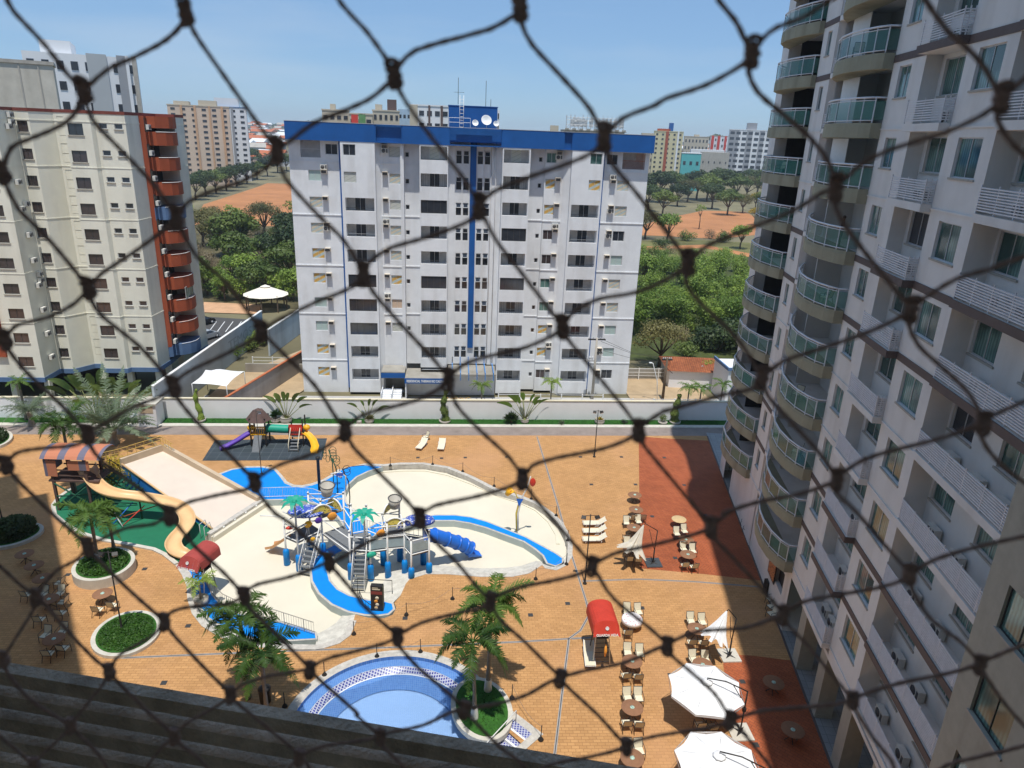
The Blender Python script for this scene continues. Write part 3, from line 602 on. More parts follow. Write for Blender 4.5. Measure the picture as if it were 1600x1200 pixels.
NET = """@10,-4 1:60,50;200,200;300,330 E|E 1:410,530;560,690;700,840 K|K 4:870,20;1010,150 R|R 4:1240,440;1400,600;1500,750 W|W 5:90,880;200,990;330,1120 f|f 8:430,160;560,290;650,400 n|n 8:740,530;860,640;970,750 v|v 8:1050,840;1180,960;1280,1070 D2
A 1:870,150;980,310;1150,550 F|F 1:1270,790;1400,940;1540,1080 M|M 5:180,190;310,340;450,490 V|V 5:550,690;650,800;790,930 b|b 5:880,1080;960,1180 j|j 8:1190,350;1260,450;1420,580 r|r 9:30,700;100,760;220,870 G2|G2 9:330,1020;400,1110;470,1200 @1210,1230
@518,-20 2:40,20;150,140;230,250 C|C 2:300,410;370,520;500,690;600,820 J|J 2:680,980;740,1090;820,1190 O|O 5:1050,400;1180,560;1310,720 X|X 5:1380,860;1450,950 g|g 9:215,170;300,260;420,390 o|o 9:545,560;640,660;780,830 z|z 9:860,960;930,1070;1010,1170 @1400,1215
B 2:845,110;890,200;1000,320;1150,490 G|G 2:1240,720;1370,880;1530,1090 N|N 6:90,140;130,210;220,300;330,410 S|S 6:455,650;560,770;680,900 c|c 6:760,1080;850,1170;9:930,150 k|k 9:1100,400;1180,530;1320,640 w|w 9:1430,790;1520,920;1600,1010 @1625,1160
@1118,-20 3:235,0;310,90;350,170 D|D 3:370,320;410,410;500,490;650,620;730,730 I|I 3:750,890;790,990;900,1140 P|P 6:1085,330;1130,430;1250,540;1360,650 Y|Y 6:1405,810;1430,880;1510,970 @1615,765
@1440,-12 3:1160,0;1260,140;1400,270 H|H 3:1480,530;1530,620;1600,690 @1640,270
@-60,180 @-20,235 L|L 1:20,810;80,930;200,1050;320,1190 Q|Q 4:410,230;460,300;620,430;720,540 U|U 4:790,660;870,760;1000,890 a|a 4:1150,1080;1230,1180;7:1300,110 i|i 7:1490,310;1600,440;8:130,470 q|q 8:300,660;390,760;510,860 y|y 8:640,1000;750,1110;850,1190 @860,1260
@-30,470 T|T 4:40,450;130,560;270,690 Z|Z 4:400,870;460,950;600,1050 e|e 7:790,110;870,210;1000,330 m|m 7:1110,480;1230,600;1320,690 u|u 7:1420,800;1600,960;8:100,960 C2|C2 8:220,1100;310,1190 @660,1240
@-40,680 d|d 4:60,1010;140,1090;7:260,90 h|h 7:420,250;560,390;660,480 p|p 7:770,600;900,740;980,820 x|x 7:1060,910;1180,1010;1290,1100 E2|E2 7:1370,1180 @500,1230
@-20,868 7:0,300;100,390 l|l 7:200,470;330,620;430,720 t|t 7:520,810;640,930;740,1020 B2|B2 7:800,1090;900,1170 @350,1235
@-25,990 s|s 7:30,770;130,890;250,970 A2|A2 7:350,1050;440,1140 @185,1230
@-30,1125 7:0,1060;110,1150 F2|F2 @75,1230
B 2:800,75;700,130;500,185;370,225;300,285 C|C 2:230,390;150,450;0,515;1:1400,550 F|F 1:1210,730;1100,800;900,870;820,920 K|K 1:740,1020;620,1110;500,1190;4:450,110 Q|Q 4:340,235;220,300;70,340 T|T @-30,560
A 1:810,110;740,180;600,255;480,310;400,380 E|E 1:350,480;290,550;160,610;50,660 L|L @-30,300
@1320,-18 @1285,8 3:600,85;500,120;430,175 D|D 3:340,290;180,380;0,440;2:1440,470;1290,530 G|G 2:1170,675;1050,730;850,800;710,860 J|J 2:620,980;450,1050;250,1110;160,1175 M|M 5:90,165;0,205;4:1420,230;1230,320 R|R 4:1130,400;1000,470;840,545;790,585 U|U 4:720,655;600,700;460,780 Z|Z 4:350,870;160,890;70,910 d|d @-30,760
@1640,85 3:1560,390 H|H 3:1420,510;1250,590;1000,670;870,735 I|I 3:700,860;570,940;400,1010;200,1090;150,1125 N|N 6:50,105;0,135;5:1360,190;1190,220;1090,265;1050,310 O|O 5:980,385;850,440;700,475;600,505;545,545 V|V 5:470,625;350,680;170,725;100,760 W|W 4:1500,850;1400,910;1250,960;1180,1000 a|a 4:1100,1070;1000,1090;850,1125;800,1150 e|e 7:690,110;560,130;440,185 h|h 7:350,265;250,320;190,390 l|l 7:150,490;70,620 s|s @-20,1070
@1640,385 6:1450,85;1300,130;1150,220 P|P 6:1040,305;900,370;700,440;530,495;470,540 S|S 6:390,620;250,650;0,720;5:1480,720;1400,770 X|X 5:1320,845;1200,890;1000,930;890,965 b|b 5:800,1055;650,1100;450,1145 f|f 8:350,130;200,170;7:1500,275 i|i 7:1420,300;1300,345;1150,380;1110,405 m|m 7:1030,465;900,475;800,490;750,515 p|p 7:700,590;650,630;540,690;505,735 t|t 7:460,825;400,900;345,970 A2|A2 7:290,1045;190,1140 F2|F2 @30,1230
@1640,610 6:1450,745 Y|Y 6:1350,800;1200,850;1000,900;880,940;800,990 c|c 6:720,1050;600,1090;400,1130;250,1180;9:280,60 g|g 9:150,150;0,190;8:1400,210;1250,245 j|j 8:1110,330;1000,360;850,390;760,420 n|n 8:660,485;550,510;400,550;330,585 q|q 8:240,640;0,705;7:1500,700;1430,725 u|u 7:1320,770;1200,790;1100,820;1050,850 x|x 7:1000,900;940,940;850,990;800,1030 B2|B2 7:730,1100;660,1190 @215,1230
@1640,830 9:1400,210;1200,270;1130,310 k|k 9:1060,360;950,395;750,430;610,460 o|o 9:460,540;350,575;150,590;50,625 r|r 8:1440,670;1300,730;1150,760;1070,780 v|v 8:960,820;850,880;700,920;620,930 y|y 8:530,950;400,1010;260,1040 C2|C2 8:150,1075;0,1095;7:1450,1100;1370,1130 E2|E2 7:1300,1190 @440,1235
@1640,990 9:1450,710 w|w 9:1360,750;1250,780;1050,820;900,865 z|z 9:760,915;600,930;430,945;320,975 G2|G2 9:240,1010;0,1050;8:1430,1060;1350,1080 D2|D2 8:1270,1120;1150,1150;960,1190 @820,1225
@1640,1145 9:1600,1100;1400,1150;1250,1190 @1440,1225"""
ND = .16
def NP(x, y):
    r = ray(x, y); p = CP + r*(ND/(r.dot(DV))); return p
net = thing('safety_net', 'dark knotted safety net of diamond mesh stretched across the open window', 'net', tuple(CP+DV*ND))
nv = MB(); nb = CP+DV*ND; rnd = random.Random(3)
for line in NET.split('\n'):
    for seg in line.split('|'):
        pts = []; reg = None
        for tok in seg.split():
            if tok in KN: pts.append(KN[tok]); continue
            if tok[0] == '@': a, b = tok[1:].split(','); pts.append((float(a), float(b))); continue
            for q in tok.split(';'):
                if ':' in q: reg, q = q.split(':'); reg = int(reg)
                a, b = q.split(','); pts.append((ORG[reg][0]+float(a)*.35, ORG[reg][1]+float(b)*.35))
        if len(pts) < 2: continue
        P3 = [NP(*p)-nb for p in pts]
        # smooth (Catmull-Rom) and twist two strands
        S = []
        for i in range(len(P3)-1):
            p0 = P3[max(i-1, 0)]; p1 = P3[i]; p2 = P3[i+1]; p3 = P3[min(i+2, len(P3)-1)]
            m = max(2, int((p2-p1).length/.0022))
            for j in range(m):
                u = j/m; S.append(.5*((2*p1)+(p2-p0)*u+(2*p0-5*p1+4*p2-p3)*u*u+(3*p1-p0-3*p2+p3)*u**3))
        S.append(P3[-1]); ph = 0
        for strand in (0, 1):
            Q = []; ph = strand*PI; L_ = 0
            for i, p in enumerate(S):
                if i: L_ += (p-S[i-1]).length
                tt = (S[min(i+1, len(S)-1)]-S[max(i-1, 0)]).normalized(); a = tt.cross(DV).normalized(); an = ph+L_*900
                Q.append(p+(a*math.cos(an)+DV*math.sin(an))*.00014)
            nv.tube(Q, .00048, 6)
mnet = mat('net_cord', (.34, .255, .235), .9, .3, 300)
nv.build('cord', mnet, net)
for kx, (x_, y_) in KN.items():
    p = NP(x_, y_)-nb; kb = MB(); rk = random.Random(kx)
    base = Vector((rk.uniform(-.2, .2), 0, 1)).normalized(); a = base.cross(DV).normalized()
    for lp in range(4):
        off = base*(.0015*(lp-1.5)*(1 if lp % 2 else .8)); rr = .00105+rk.random()*.0003
        pts = [p+off+(a*math.cos(q)*rr)+(DV*math.sin(q)*rr)+base*math.sin(q+lp)*.0008 for q in [2*PI*k/10 for k in range(10)]]
        kb.tube(pts, .00060, 5, closed=True)
    kb.lathe([(0, -.0028), (.0013, -.0015), (.0015, 0), (.0013, .0015), (0, .0028)], 7, 0, 0); n0 = len(kb.v)-35
    for i in range(n0, len(kb.v)): v = kb.v[i]; kb.v[i] = tuple(Vector(v)+p)
    kb.build('knot', mnet, net)
# ================================================================== blue and white apartment building
YB = 85.0
bb = thing('apartment_building', 'white apartment block with royal blue parapet and blue stripes behind the pool wall', 'building', (2.5, YB, 0))
def bx(X_): return X_-2.5
w1 = MB(); FZ = lambda i: 1.05+2.975*i          # floor level of storey i ; window centre about FZ+1.3
TP = 30.05
O1 = .95; O2 = 1.6; O3 = 1.0
m_ = lambda a, b: (bx(a), bx(b))
shut = [mat('shutter_%d' % k, c, .8, .05, 3) for k, c in enumerate(((.62, .66, .63), (.60, .45, .33), (.62, .58, .48), (.62, .42, .18), (.42, .53, .50)))]
def stripes(name, cols, sc):
    m = bpy.data.materials.new(name); m.use_nodes = True; N = m.node_tree.nodes; L = m.node_tree.links
    tc = N.new('ShaderNodeTexCoord'); mp = N.new('ShaderNodeMapping'); mp.inputs['Rotation'].default_value = (0, rad(28), 0); wv = N.new('ShaderNodeTexWave'); wv.bands_direction = 'Z'; wv.inputs['Scale'].default_value = sc; wv.inputs['Distortion'].default_value = 1.2
    cr = N.new('ShaderNodeValToRGB'); cr.color_ramp.interpolation = 'CONSTANT'; L.new(tc.outputs['Object'], mp.inputs[0]); L.new(mp.outputs[0], wv.inputs[0]); L.new(wv.outputs['Fac'], cr.inputs[0]); L.new(cr.outputs[0], N['Principled BSDF'].inputs[0])
    oi = N.new('ShaderNodeObjectInfo'); va = N.new('ShaderNodeCombineXYZ'); L.new(oi.outputs['Random'], va.inputs[2]); ad = N.new('ShaderNodeVectorMath'); L.new(mp.outputs[0], ad.inputs[0]); L.new(va.outputs[0], ad.inputs[1]); L.new(ad.outputs[0], wv.inputs[0])
    e = cr.color_ramp.elements; e[0].color = (*cols[0], 1); e[1].position = .66; e[1].color = (*cols[-1], 1); x = e.new(.33); x.color = (*cols[1], 1); MATS[name] = m; return m
stripes('shutter_striped_grey', [(.45, .47, .42), (.62, .62, .55), (.52, .53, .48)], .8)
stripes('shutter_striped_colour', [(.40, .52, .54), (.62, .45, .28), (.60, .56, .44)], .7)
stripes('shutter_striped_ochre', [(.62, .36, .08), (.66, .48, .22), (.45, .55, .55)], .5)
MATS['shutter_blue'] = mat('shutter_blue', (.12, .38, .75), .8, .05, 3)
SH = ['shutter_striped_grey', 'shutter_striped_colour', 'shutter_striped_colour', 'shutter_striped_ochre', 'shutter_1', 'shutter_4', 'glassd']
rb_ = random.Random(11)
HO = {}
def H_(col, a, b, zo, ht, dp, i): HO.setdefault(col, []).append((bx(a), bx(b), FZ(i)+zo, FZ(i)+zo+ht, dp))
for i in range(10):
    top = i == 9
    if top: H_('L', -17.1, -14.85, .35, 1.9, .9, i); H_('L', -14.3, -12.95, .75, 1.15, .12, i); H_('R', 20.2, 22.9, .3, 1.85, .9, i); H_('R', 18.3, 19.6, .75, 1.15, .12, i)
    else: H_('L', -16.5+.02*i, -15.05+.02*i, .75, 1.2, .12, i); H_('R', 19.75, 21.2, .75, 1.2, .12, i)
    if i >= 8: H_('BL', -12.2, -10.8, .75, 1.2, .12, i); H_('BR', 16.15, 17.55, .75, 1.2, .12, i)
    else: H_('BL', -12.15, -8.85, .55, 1.5, 1.3, i); H_('BR', 14.25, 17.55, .55, 1.5, 1.3, i)
    H_('CL', -3.5, -.45, .55, 1.5, 1.3, i); H_('CR', 6.05, 9.0, .55, 1.5, 1.3, i)
    if i > 1: H_('PL', -5.35, -4.88, .75, .55, .12, i); H_('PR', 10.3, 10.75, .75, .55, .12, i)
    else: H_('PR', 10.3, 10.75, .75, .55, .12, i); 
    if i > 1: H_('RL', -7.15, -5.85, .7, 1.15, .12, i)
    H_('RR', 11.15, 12.35, .7, 1.15, .12, i)
def col(c, a, b, z0, z1, y, back=None, mi=0): facade(w1, bx(a), bx(b), z0, z1, y, HO.get(c, []), mi, 0, back)
col('L', -18.4, -12.8, -.4, TP, O1, 1); col('R', 18.05, 23.4, -.4, TP, O1, 1)
col('BL', -12.5, -8.65, .0, TP, 0, 1); col('BR', 14.0, 17.75, .0, TP, 0, 1)
col('CL', -3.62, -.35, 3.4, TP, 0, 1); col('CR', 5.9, 9.15, .0, TP, 0, 1)
col('PL', -5.45, -3.62, 3.4, TP, O2, 1); col('PR', 9.15, 11.0, .0, TP, O2, 1)
col('RL', -8.1, -5.8, 3.0, TP, O1+.15, 1); col('RR', 11.0, 13.2, .0, TP, O1+.15, 1)
col('_', -18.4, -5.8, -.4, .0, O1+.2); col('_', -.35, .45, 3.4, TP+.4, 1.4); col('_', 4.75, 5.9, 3.4, TP+.4, 1.4)
for a, y0, y1 in ((-12.5, 0, O1), (-8.65, 0, .6), (-5.8, O1, O2), (-5.45, 0.6, O2), (-3.62, 0, O2), (-.35, 0, 1.5), (5.9, 0, 1.5), (9.15, 0, O2), (11.0, O1, O2), (14.0, 0, .6), (17.75, 0, O1)):
    w1.quad((bx(a), y0, -.3), (bx(a), y1, -.3), (bx(a), y1, TP), (bx(a), y0, TP), 0)
w1.quad((bx(-8.65), .6, -.3), (bx(-8.1), O1+.15, -.3), (bx(-8.1), O1+.15, TP), (bx(-8.65), .6, TP), 0); w1.quad((bx(13.2), O1+.15, -.3), (bx(14.0), .6, -.3), (bx(14.0), .6, TP), (bx(13.2), O1+.15, TP), 0)
w1.box(bx(-5.84), .5, 3, bx(-5.44), O2, TP)
w1.box(bx(-18.4), O1+.9, -.4, bx(-18.36), 15, TP).box(bx(23.36), O1+.9, -.4, bx(23.4), 15, TP)
w1.quad((bx(-18.4), O1, -.4), (bx(-18.4), 15, -.4), (bx(-18.4), 15, TP), (bx(-18.4), O1, TP)); w1.quad((bx(23.4), O1, -.4), (bx(23.4), 15, -.4), (bx(23.4), 15, TP), (bx(23.4), O1, TP))
w1.box(bx(-18.3), 3.0, -.4, bx(23.3), 15, TP)
# stair zone wall
SW = [(bx(a), bx(a+.62), FZ(i)+.25+(.0), FZ(i)+.25+1.45, .12) for i in range(1, 10) for a in (.6, 1.45, 3.1, 3.95)]
facade(w1, bx(.45), bx(4.75), 3.4, TP+.4, 1.7, SW, 0, 0)
w1.quad((bx(.45), 1.4, 3.4), (bx(.45), 1.7, 3.4), (bx(.45), 1.7, TP+.4), (bx(.45), 1.4, TP+.4)); w1.quad((bx(4.75), 1.4, 3.4), (bx(4.75), 1.7, 3.4), (bx(4.75), 1.7, TP+.4), (bx(4.75), 1.4, TP+.4))
w1.build('wall', [M['whiteb'], M['dim']], bb)
for k, a in enumerate((1.3, 2.15, 3.78, 4.62)): s_ = MB(); s_.box(bx(a-.03), 1.45, 3.5, bx(a+.04), 1.7, TP+.4); s_.build('pilaster', M['whiteb'], bb)
for a, b, y, z0, z1 in ((-12.8, -12.5, O1-.03, .3, TP), (17.75, 18.05, O1-.03, .3, TP), (2.25, 2.95, 1.5, 5.6, TP+.4)):
    s_ = MB(); s_.box(bx(a), y-.03, z0, bx(b), y+.3, z1); s_.build('blue_stripe', M['royal'], bb)
# parapet
pp = MB(); 
def par(a, b, y, z0=TP): pp.box(bx(a), y, z0, bx(b), y+.25, 32.0)
par(-18.5, -8.6, -.04); par(-8.6, -5.5, .35, TP-.02); par(-5.5, -.3, -.04); par(-.3, .55, .7, 30.5); par(.55, 4.65, .5, 30.5); par(4.65, 5.85, .7, 30.5); par(5.85, 12.9, -.04); par(12.9, 14, .3); par(14, 23.6, -.04)
pp.box(bx(-18.5), .21, TP, bx(-18.25), 15.2, 32); pp.box(bx(23.35), .21, TP, bx(23.6), 15.2, 32); pp.box(bx(-18.25), .1, TP, bx(23.35), O2+.2, TP+.12); pp.box(bx(-.3), .6, 30.45, bx(5.85), 1.75, 30.6); pp.box(bx(-18.2), 15, TP, bx(23.3), 15.2, 32)
for a in (-8.6, -5.5, -.3, 5.85, 12.9, 14): pp.box(bx(a-.125), .0, TP, bx(a+.125), .95, 31.995)
pp.build('parapet', M['royal'], bb)
tr = MB(); tr.box(bx(-18.55), -.07, 32.0, bx(23.65), .27, 32.05); tr.build('flashing', M['frame'], bb)
ph = MB(); ph.box(bx(-.36), 4, 31, bx(5.4), 9, 34.42); ph.box(bx(-.42), 3.95, 34.42, bx(5.46), 9.05, 34.5); ph.build('water_tank', M['royal'], bb)
rf = MB(); rf.box(bx(-18.25), 1.9, 30.3, bx(23.35), 15, 30.45); rf.build('roof', M['dconc'], bb)
ld = MB(); 
for s_ in (0, .45): ld.tube([(bx(.95+s_), 3.8, 31.8), (bx(.95+s_), 3.8, 35.6)], .03, 5)
for k in range(9): ld.tube([(bx(.95), 3.8, 32.1+k*.38), (bx(1.4), 3.8, 32.1+k*.38)], .02, 4)
ld.build('ladder', M['wpaint'], bb)
ra = MB(); 
for a, b, z in ((-.3, 2.2, 33.1), (-.3, 2.2, 32.6)): ra.tube([(bx(a), 3.3, z), (bx(b), 3.3, z)], .02, 4)
for a in (-.3, .95, 2.2): ra.tube([(bx(a), 3.3, 32), (bx(a), 3.3, 33.1)], .02, 4)
ra.build('guard_rail', M['wpaint'], bb)
for a, h_, zb in ((.75, 2.9, 34.6), (4.0, 2.9, 34.4), (4.6, 1.1, 34.2)): an = MB(); an.tube([(bx(a), 4.3, zb), (bx(a), 4.3, zb+h_)], .03, 5); an.box(bx(a-.5), 4.28, zb+h_*.45, bx(a+.7), 4.31, zb+h_*.45+.03) if h_ > 2 and a < 1 else None; an.build('antenna', M['black'], bb)
for a, z, r_ in ((2.75, 32.55, .38), (4.05, 32.9, .62), (5.2, 32.55, .34)):
    q = MB(); q.lathe([(0, 0), (r_*.5, .04), (r_*.8, .11), (r_, .2), (r_*.97, .2), (r_*.8, .13), (0, .02)], 18); q.M = None
    di = q.build('satellite_dish', M['wpaint'], bb, (bx(a), 3.2, z)); di.rotation_euler = (rad(62), rad(18), 0)
    st = MB(); st.tube([(0, 0, 0), (0, .3, -z+32.0)], .025, 5)
    st = MB(); st.tube([(0, .0, -.0), (.1, .15, -(z-31.9))], .03, 5); s2 = st.build('dish_mast', M['frame'], bb, (bx(a), 3.2, z))
# string courses on every second storey
for i in (8, 6, 4, 2, 0):
    z = FZ(i+1)-.12
    for a, b, y in ((-18.4, -12.8, O1), (-5.44, -3.62, O2), (9.15, 11.0, O2), (18.05, 23.4, O1), (-8.1, -5.84, O1+.15), (11.0, 13.2, O1+.15)):
        if i == 0 and -9 < a < -3: continue
        s_ = MB(); s_.box(bx(a), y-.07, z, bx(b), y+.02, z+.11); s_.build('string_course', M['wpaint'] if abs(a) < 9 and a < 12 and y != O2 else M['whiteb'], bb)
shelf = MB()
for i in range(10):
    top = i == 9; z = FZ(i)
    if top:
        window(bb, bx(-13.62), O1+.08, z+.75, 1.35, 1.15, 'glassd'); window(bb, bx(18.95), O1+.08, z+.75, 1.3, 1.15, 'glassd')
        for a, wd in ((-15.97, 2.2), (21.55, 2.6)):
            g = MB(); n = int(wd/.12)
            for k in range(n+1): g.box(-wd/2+k*wd/n-.012, 0, 0, -wd/2+k*wd/n+.012, .02, 1.85 if a < 0 or k > n*.6 else .9)
            g.box(-wd/2, 0, .9, wd/2, .025, .94); g.build('window_grille', M['whiteb'] if a < 0 else M['rooft'], bb, (bx(a), O1+.03, z+.35))
    else:
        g1 = rb_.choice(SH[:6]); window(bb, bx(-15.78+.02*i), O1+.08, z+.75, 1.42, 1.2, 'shutter_blue' if i == 2 and False else g1, 'frame')
        window(bb, bx(20.47), O1+.08, z+.75, 1.42, 1.2, rb_.choice(SH), 'frame')
    if i >= 8: window(bb, bx(-11.5), .08, z+.75, 1.38, 1.2, 'glassd' if i == 9 else SH[0]); window(bb, bx(16.85), .08, z+.75, 1.38, 1.2, 'glasst' if i == 9 else 'shutter_striped_ochre')
    else:
        for c0, wd, side in ((-10.5, 3.26, 0), (15.9, 3.26, 1)):
            if (side == 0 and i in (3, 2, 4)) or False: window(bb, bx(c0), .06, z+.55, wd, 1.5, 'glassd', 'dframe', 4)
            else:
                window(bb, bx(c0)+(-.1 if side == 0 else .1), 1.26, z+.3, 1.25, 1.75, 'glassd', 'frame', 2, 'balcony_door')
                r_ = MB(); r_.box(-wd/2, 0, 0, wd/2, .03, .04).box(-wd/2, 0, .32, wd/2, .03, .35); r_.build('balcony_rail', M['dframe'] if i % 2 else M['frame'], bb, (bx(c0), .02, z+.6))
    for c0, wd, sd in ((-1.97, 3.0, 0), (7.52, 2.9, 1)):
        if (sd == 0 and i in (7, 4)) or (sd == 1 and i in (6, 4)): window(bb, bx(c0), .06, z+.55, wd, 1.5, 'glassd', 'dframe', 4)
        elif sd == 0 and i < 1: pass
        else:
            window(bb, bx(c0)+(.05), 1.26, z+.3, 1.2, 1.75, 'glassd' if i != 9 else 'shutter_striped_grey', 'frame', 2, 'balcony_door')
            r_ = MB(); r_.box(-wd/2, 0, 0, wd/2, .03, .04)
            if i in (3, 2, 8, 1): 
                for k in range(12): r_.box(-wd/2+wd*k/11-.01, 0, .04, -wd/2+wd*k/11+.01, .02, 1.38)
            r_.build('balcony_rail', M['dframe'], bb, (bx(c0), .02, z+.6))
    if i > 1: window(bb, bx(-5.11), O2+.08, z+.75, .44, .54, 'glassd', 'frame', 1)
    window(bb, bx(10.52), O2+.08, z+.75, .42, .54, 'glassd', 'frame', 1)
    if i > 1: window(bb, bx(-6.5), O1+.23, z+.7, 1.26, 1.12, rb_.choice(SH if i < 5 else SH[:4]), 'frame')
    window(bb, bx(11.75), O1+.23, z+.7, 1.16, 1.12, 'shutter_striped_ochre' if i in (7, 8, 2, 1) else rb_.choice(('glasst', 'glassb')), 'frame')
    for a, y, on in ((-14.53, O1, i < 9), (-7.62, O1+.15, i > 1), (12.6, O1+.15, True), (19.2, O1, i < 9)):
        if not on: continue
        sh_ = MB(); sh_.box(-.33, -.52, 0, .33, 0, .06); sh_.box(-.33, -.52, -.34, -.29, 0, 0).box(.29, -.52, -.34, .33, 0, 0); sh_.build('ac_shelf', mat('ivory_shelf', (.62, .55, .45), .8, .05, 3), bb, (bx(a), y, z+2.0))
        b_ = MB(); b_.box(-.26, -.42, -.32, .26, 0, -.02); b_.build('vent_box', M['acg'], bb, (bx(a), y, z+2.0))
        if rb_.random() < .38: ac_unit(bb, bx(a)-.02, y-.02, z+(2.07 if rb_.random() < .5 else 1.1), 0)
for i in range(1, 10):
    for a in (.6, 1.45, 3.1, 3.95):
        z = FZ(i)+.25
        window(bb, bx(a+.31), 1.78, z, .6, .88, 'glassd', 'dframe', 1)
        wo = window(bb, bx(a+.31), 1.70, z+.9, .6, .52, 'glassd', 'frame', 1, 'top_hung_window')
        if rb_.random() < .45: wo.rotation_euler = (rad(-24), 0, 0); wo.location.y = 1.62
for a in (4.95, 5.15): 
    d_ = MB(); d_.tube([(bx(a), 1.2, 31-.5), (bx(a), 1.2, 27.2), (bx(a-.25 if a < 5 else a+.1), 1.2, 26.6), (bx(a-.25 if a < 5 else a+.1), 1.2, 4)], .06, 6); d_.build('drain_pipe', M['wpaint'], bb)
# entrance
e1 = MB(); e1.box(bx(-8.35), -1.9, 2.55, bx(-5.5), O1, 3.35); e1.build('porch_roof', [M['dconc']], bb)
e2 = MB(); e2.box(bx(-8.4), -1.95, 2.62, bx(-5.45), -1.9, 3.25); e2.build('porch_fascia', M['royal'], bb)
e3 = MB(); e3.box(bx(-5.45), -2.3, 2.1, bx(-.2), O2, 2.75); e3.build('porch_roof', M['dconc'], bb)
e4 = MB(); e4.box(bx(-5.5), -2.36, 2.05, bx(-.15), -2.3, 2.7); fa = e4.build('name_board', M['royal'], bb)
text('RESIDENCIAL THERMAS RIO CALDAS', .44, M['wpaint'], fa, (bx(-5.25), -2.375, 2.22), (rad(90), 0, 0), sx=.64, bold=.012)
e5 = MB(); e5.box(bx(-5.4), -.1, -.3, bx(-.3), .0, 2.1); e5.box(bx(-5.45), -2.2, -.3, bx(-5.3), 0, 2.1).box(bx(-.45), -2.2, -.3, bx(-.3), 0, 2.1); e5.build('porch_wall', M['whiteb'], bb)
for k, a in enumerate((-8.2, -6.95)):
    s_ = MB(); 
    for j in range(7): s_.box(bx(a), -4+j*.42, -.3, bx(a+1.05), -4+(j+1)*.42, .0+j*.16)
    s_.box(bx(a-.1), -4.1, -.3, bx(a), -.9, 1.3); s_.build('stairs', M['whiteb'], bb)
c_ = MB(); c_.box(bx(-.2), -2.2, 3.0, bx(5.8), 1.7, 3.25); c_.build('canopy_slab', M['dconc'], bb)
for k in range(6):
    s_ = MB(); xx = bx(.35+k*1.02); s_.box(xx-.05, -2.6, 2.6, xx+.05, -2.45, 3.6).box(xx-.05, -2.45, 3.45, xx+.05, 1.6, 3.6); s_.box(xx-.05, 1.4, 3.6, xx+.05, 1.55, 4.4); s_.build('pergola_beam', mat('mid_blue_paint', (.06, .24, .60), .6, .08, 2), bb)
w2 = MB(); w2.box(bx(-.3), -.0, -.3, bx(5.8), .1, 3.0)
for k in range(5): w2.box(bx(.8+k), -.05, .1, bx(.88+k), -.0, 1.4)
w2.build('lobby_wall', M['whiteb'], bb)
# ================================================================== cream building with terracotta balconies
LB = thing('apartment_building', 'cream stepped apartment block with curved terracotta balconies at the left edge', 'building', (-42, 84, 0))
def lx(X_): return X_+42
def ly(Y_): return Y_-84 if Y_ <= 84.15 else .1+(Y_-84.1)*.69
l1 = MB(); ZT = 31.9; ZB = 3.0
WZ = lambda k: 5.2+2.785*k
def lf(a, b, Y_, holes, z0=ZB, mi=0): facade(l1, lx(a), lx(b), z0, ZT, ly(Y_), [(lx(h[0]), lx(h[1]))+tuple(h[2:]) for h in holes], mi, mi, 1)
def side(x0, y0, x1, y1, mi=0, z0=ZB): l1.quad((lx(x0), ly(y0), z0), (lx(x1), ly(y1), z0), (lx(x1), ly(y1), ZT), (lx(x0), ly(y0), ZT), mi)
K10 = range(10)
lf(-38.2, -35.05, 84.1, [(a, a+.85, WZ(k)+.15, WZ(k)+.72, .12) for k in K10 for a in (-37.85, -36.25)])
lf(-41.15, -38.45, 83.6, [(-40.85, -39.3, WZ(k)-.6, WZ(k)+.6, .12) for k in K10])
lf(-43.0, -41.15, 85.9, [(-42.7, -41.35, WZ(k)-.75, WZ(k)+1.25, 1.2) for k in K10])
lf(-46.0, -44.45, 83.3, [(-45.75, -44.7, WZ(k)-.45, WZ(k)+.65, .12) for k in K10])
lf(-51, -46.1, 80.1, [(-48.55, -46.95, WZ(k)-.6, WZ(k)+.55, .12) for k in K10])
lf(-62, -51, 80.7, [])
side(-38.45, 83.6, -38.2, 84.1); side(-35.05, 84.1, -34.8, 88.3, 0); side(-41.15, 83.6, -41.15, 85.9); side(-43.0, 85.9, -44.45, 83.3); side(-46.0, 83.3, -46.1, 80.1); side(-51, 80.1, -51, 80.7)
side(-34.8, 88.3, -35.2, 89.3, 0); side(-35.2, 89.3, -34.8, 95.6, 0); side(-34.8, 95.3, -32.7, 95.3, 0); side(-32.7, 95.3, -32.4, 98.5, 0); side(-32.4, 98.5, -62, 98.5)
l1.box(lx(-60), ly(85.95), ZB, lx(-35.4), ly(98), ZT-.2)
l1.box(lx(-60), ly(84.0), ZB, lx(-46.6), ly(86), ZT-.2); l1.box(lx(-60), ly(80.8), ZB, lx(-46.6), ly(84), ZT-.2)
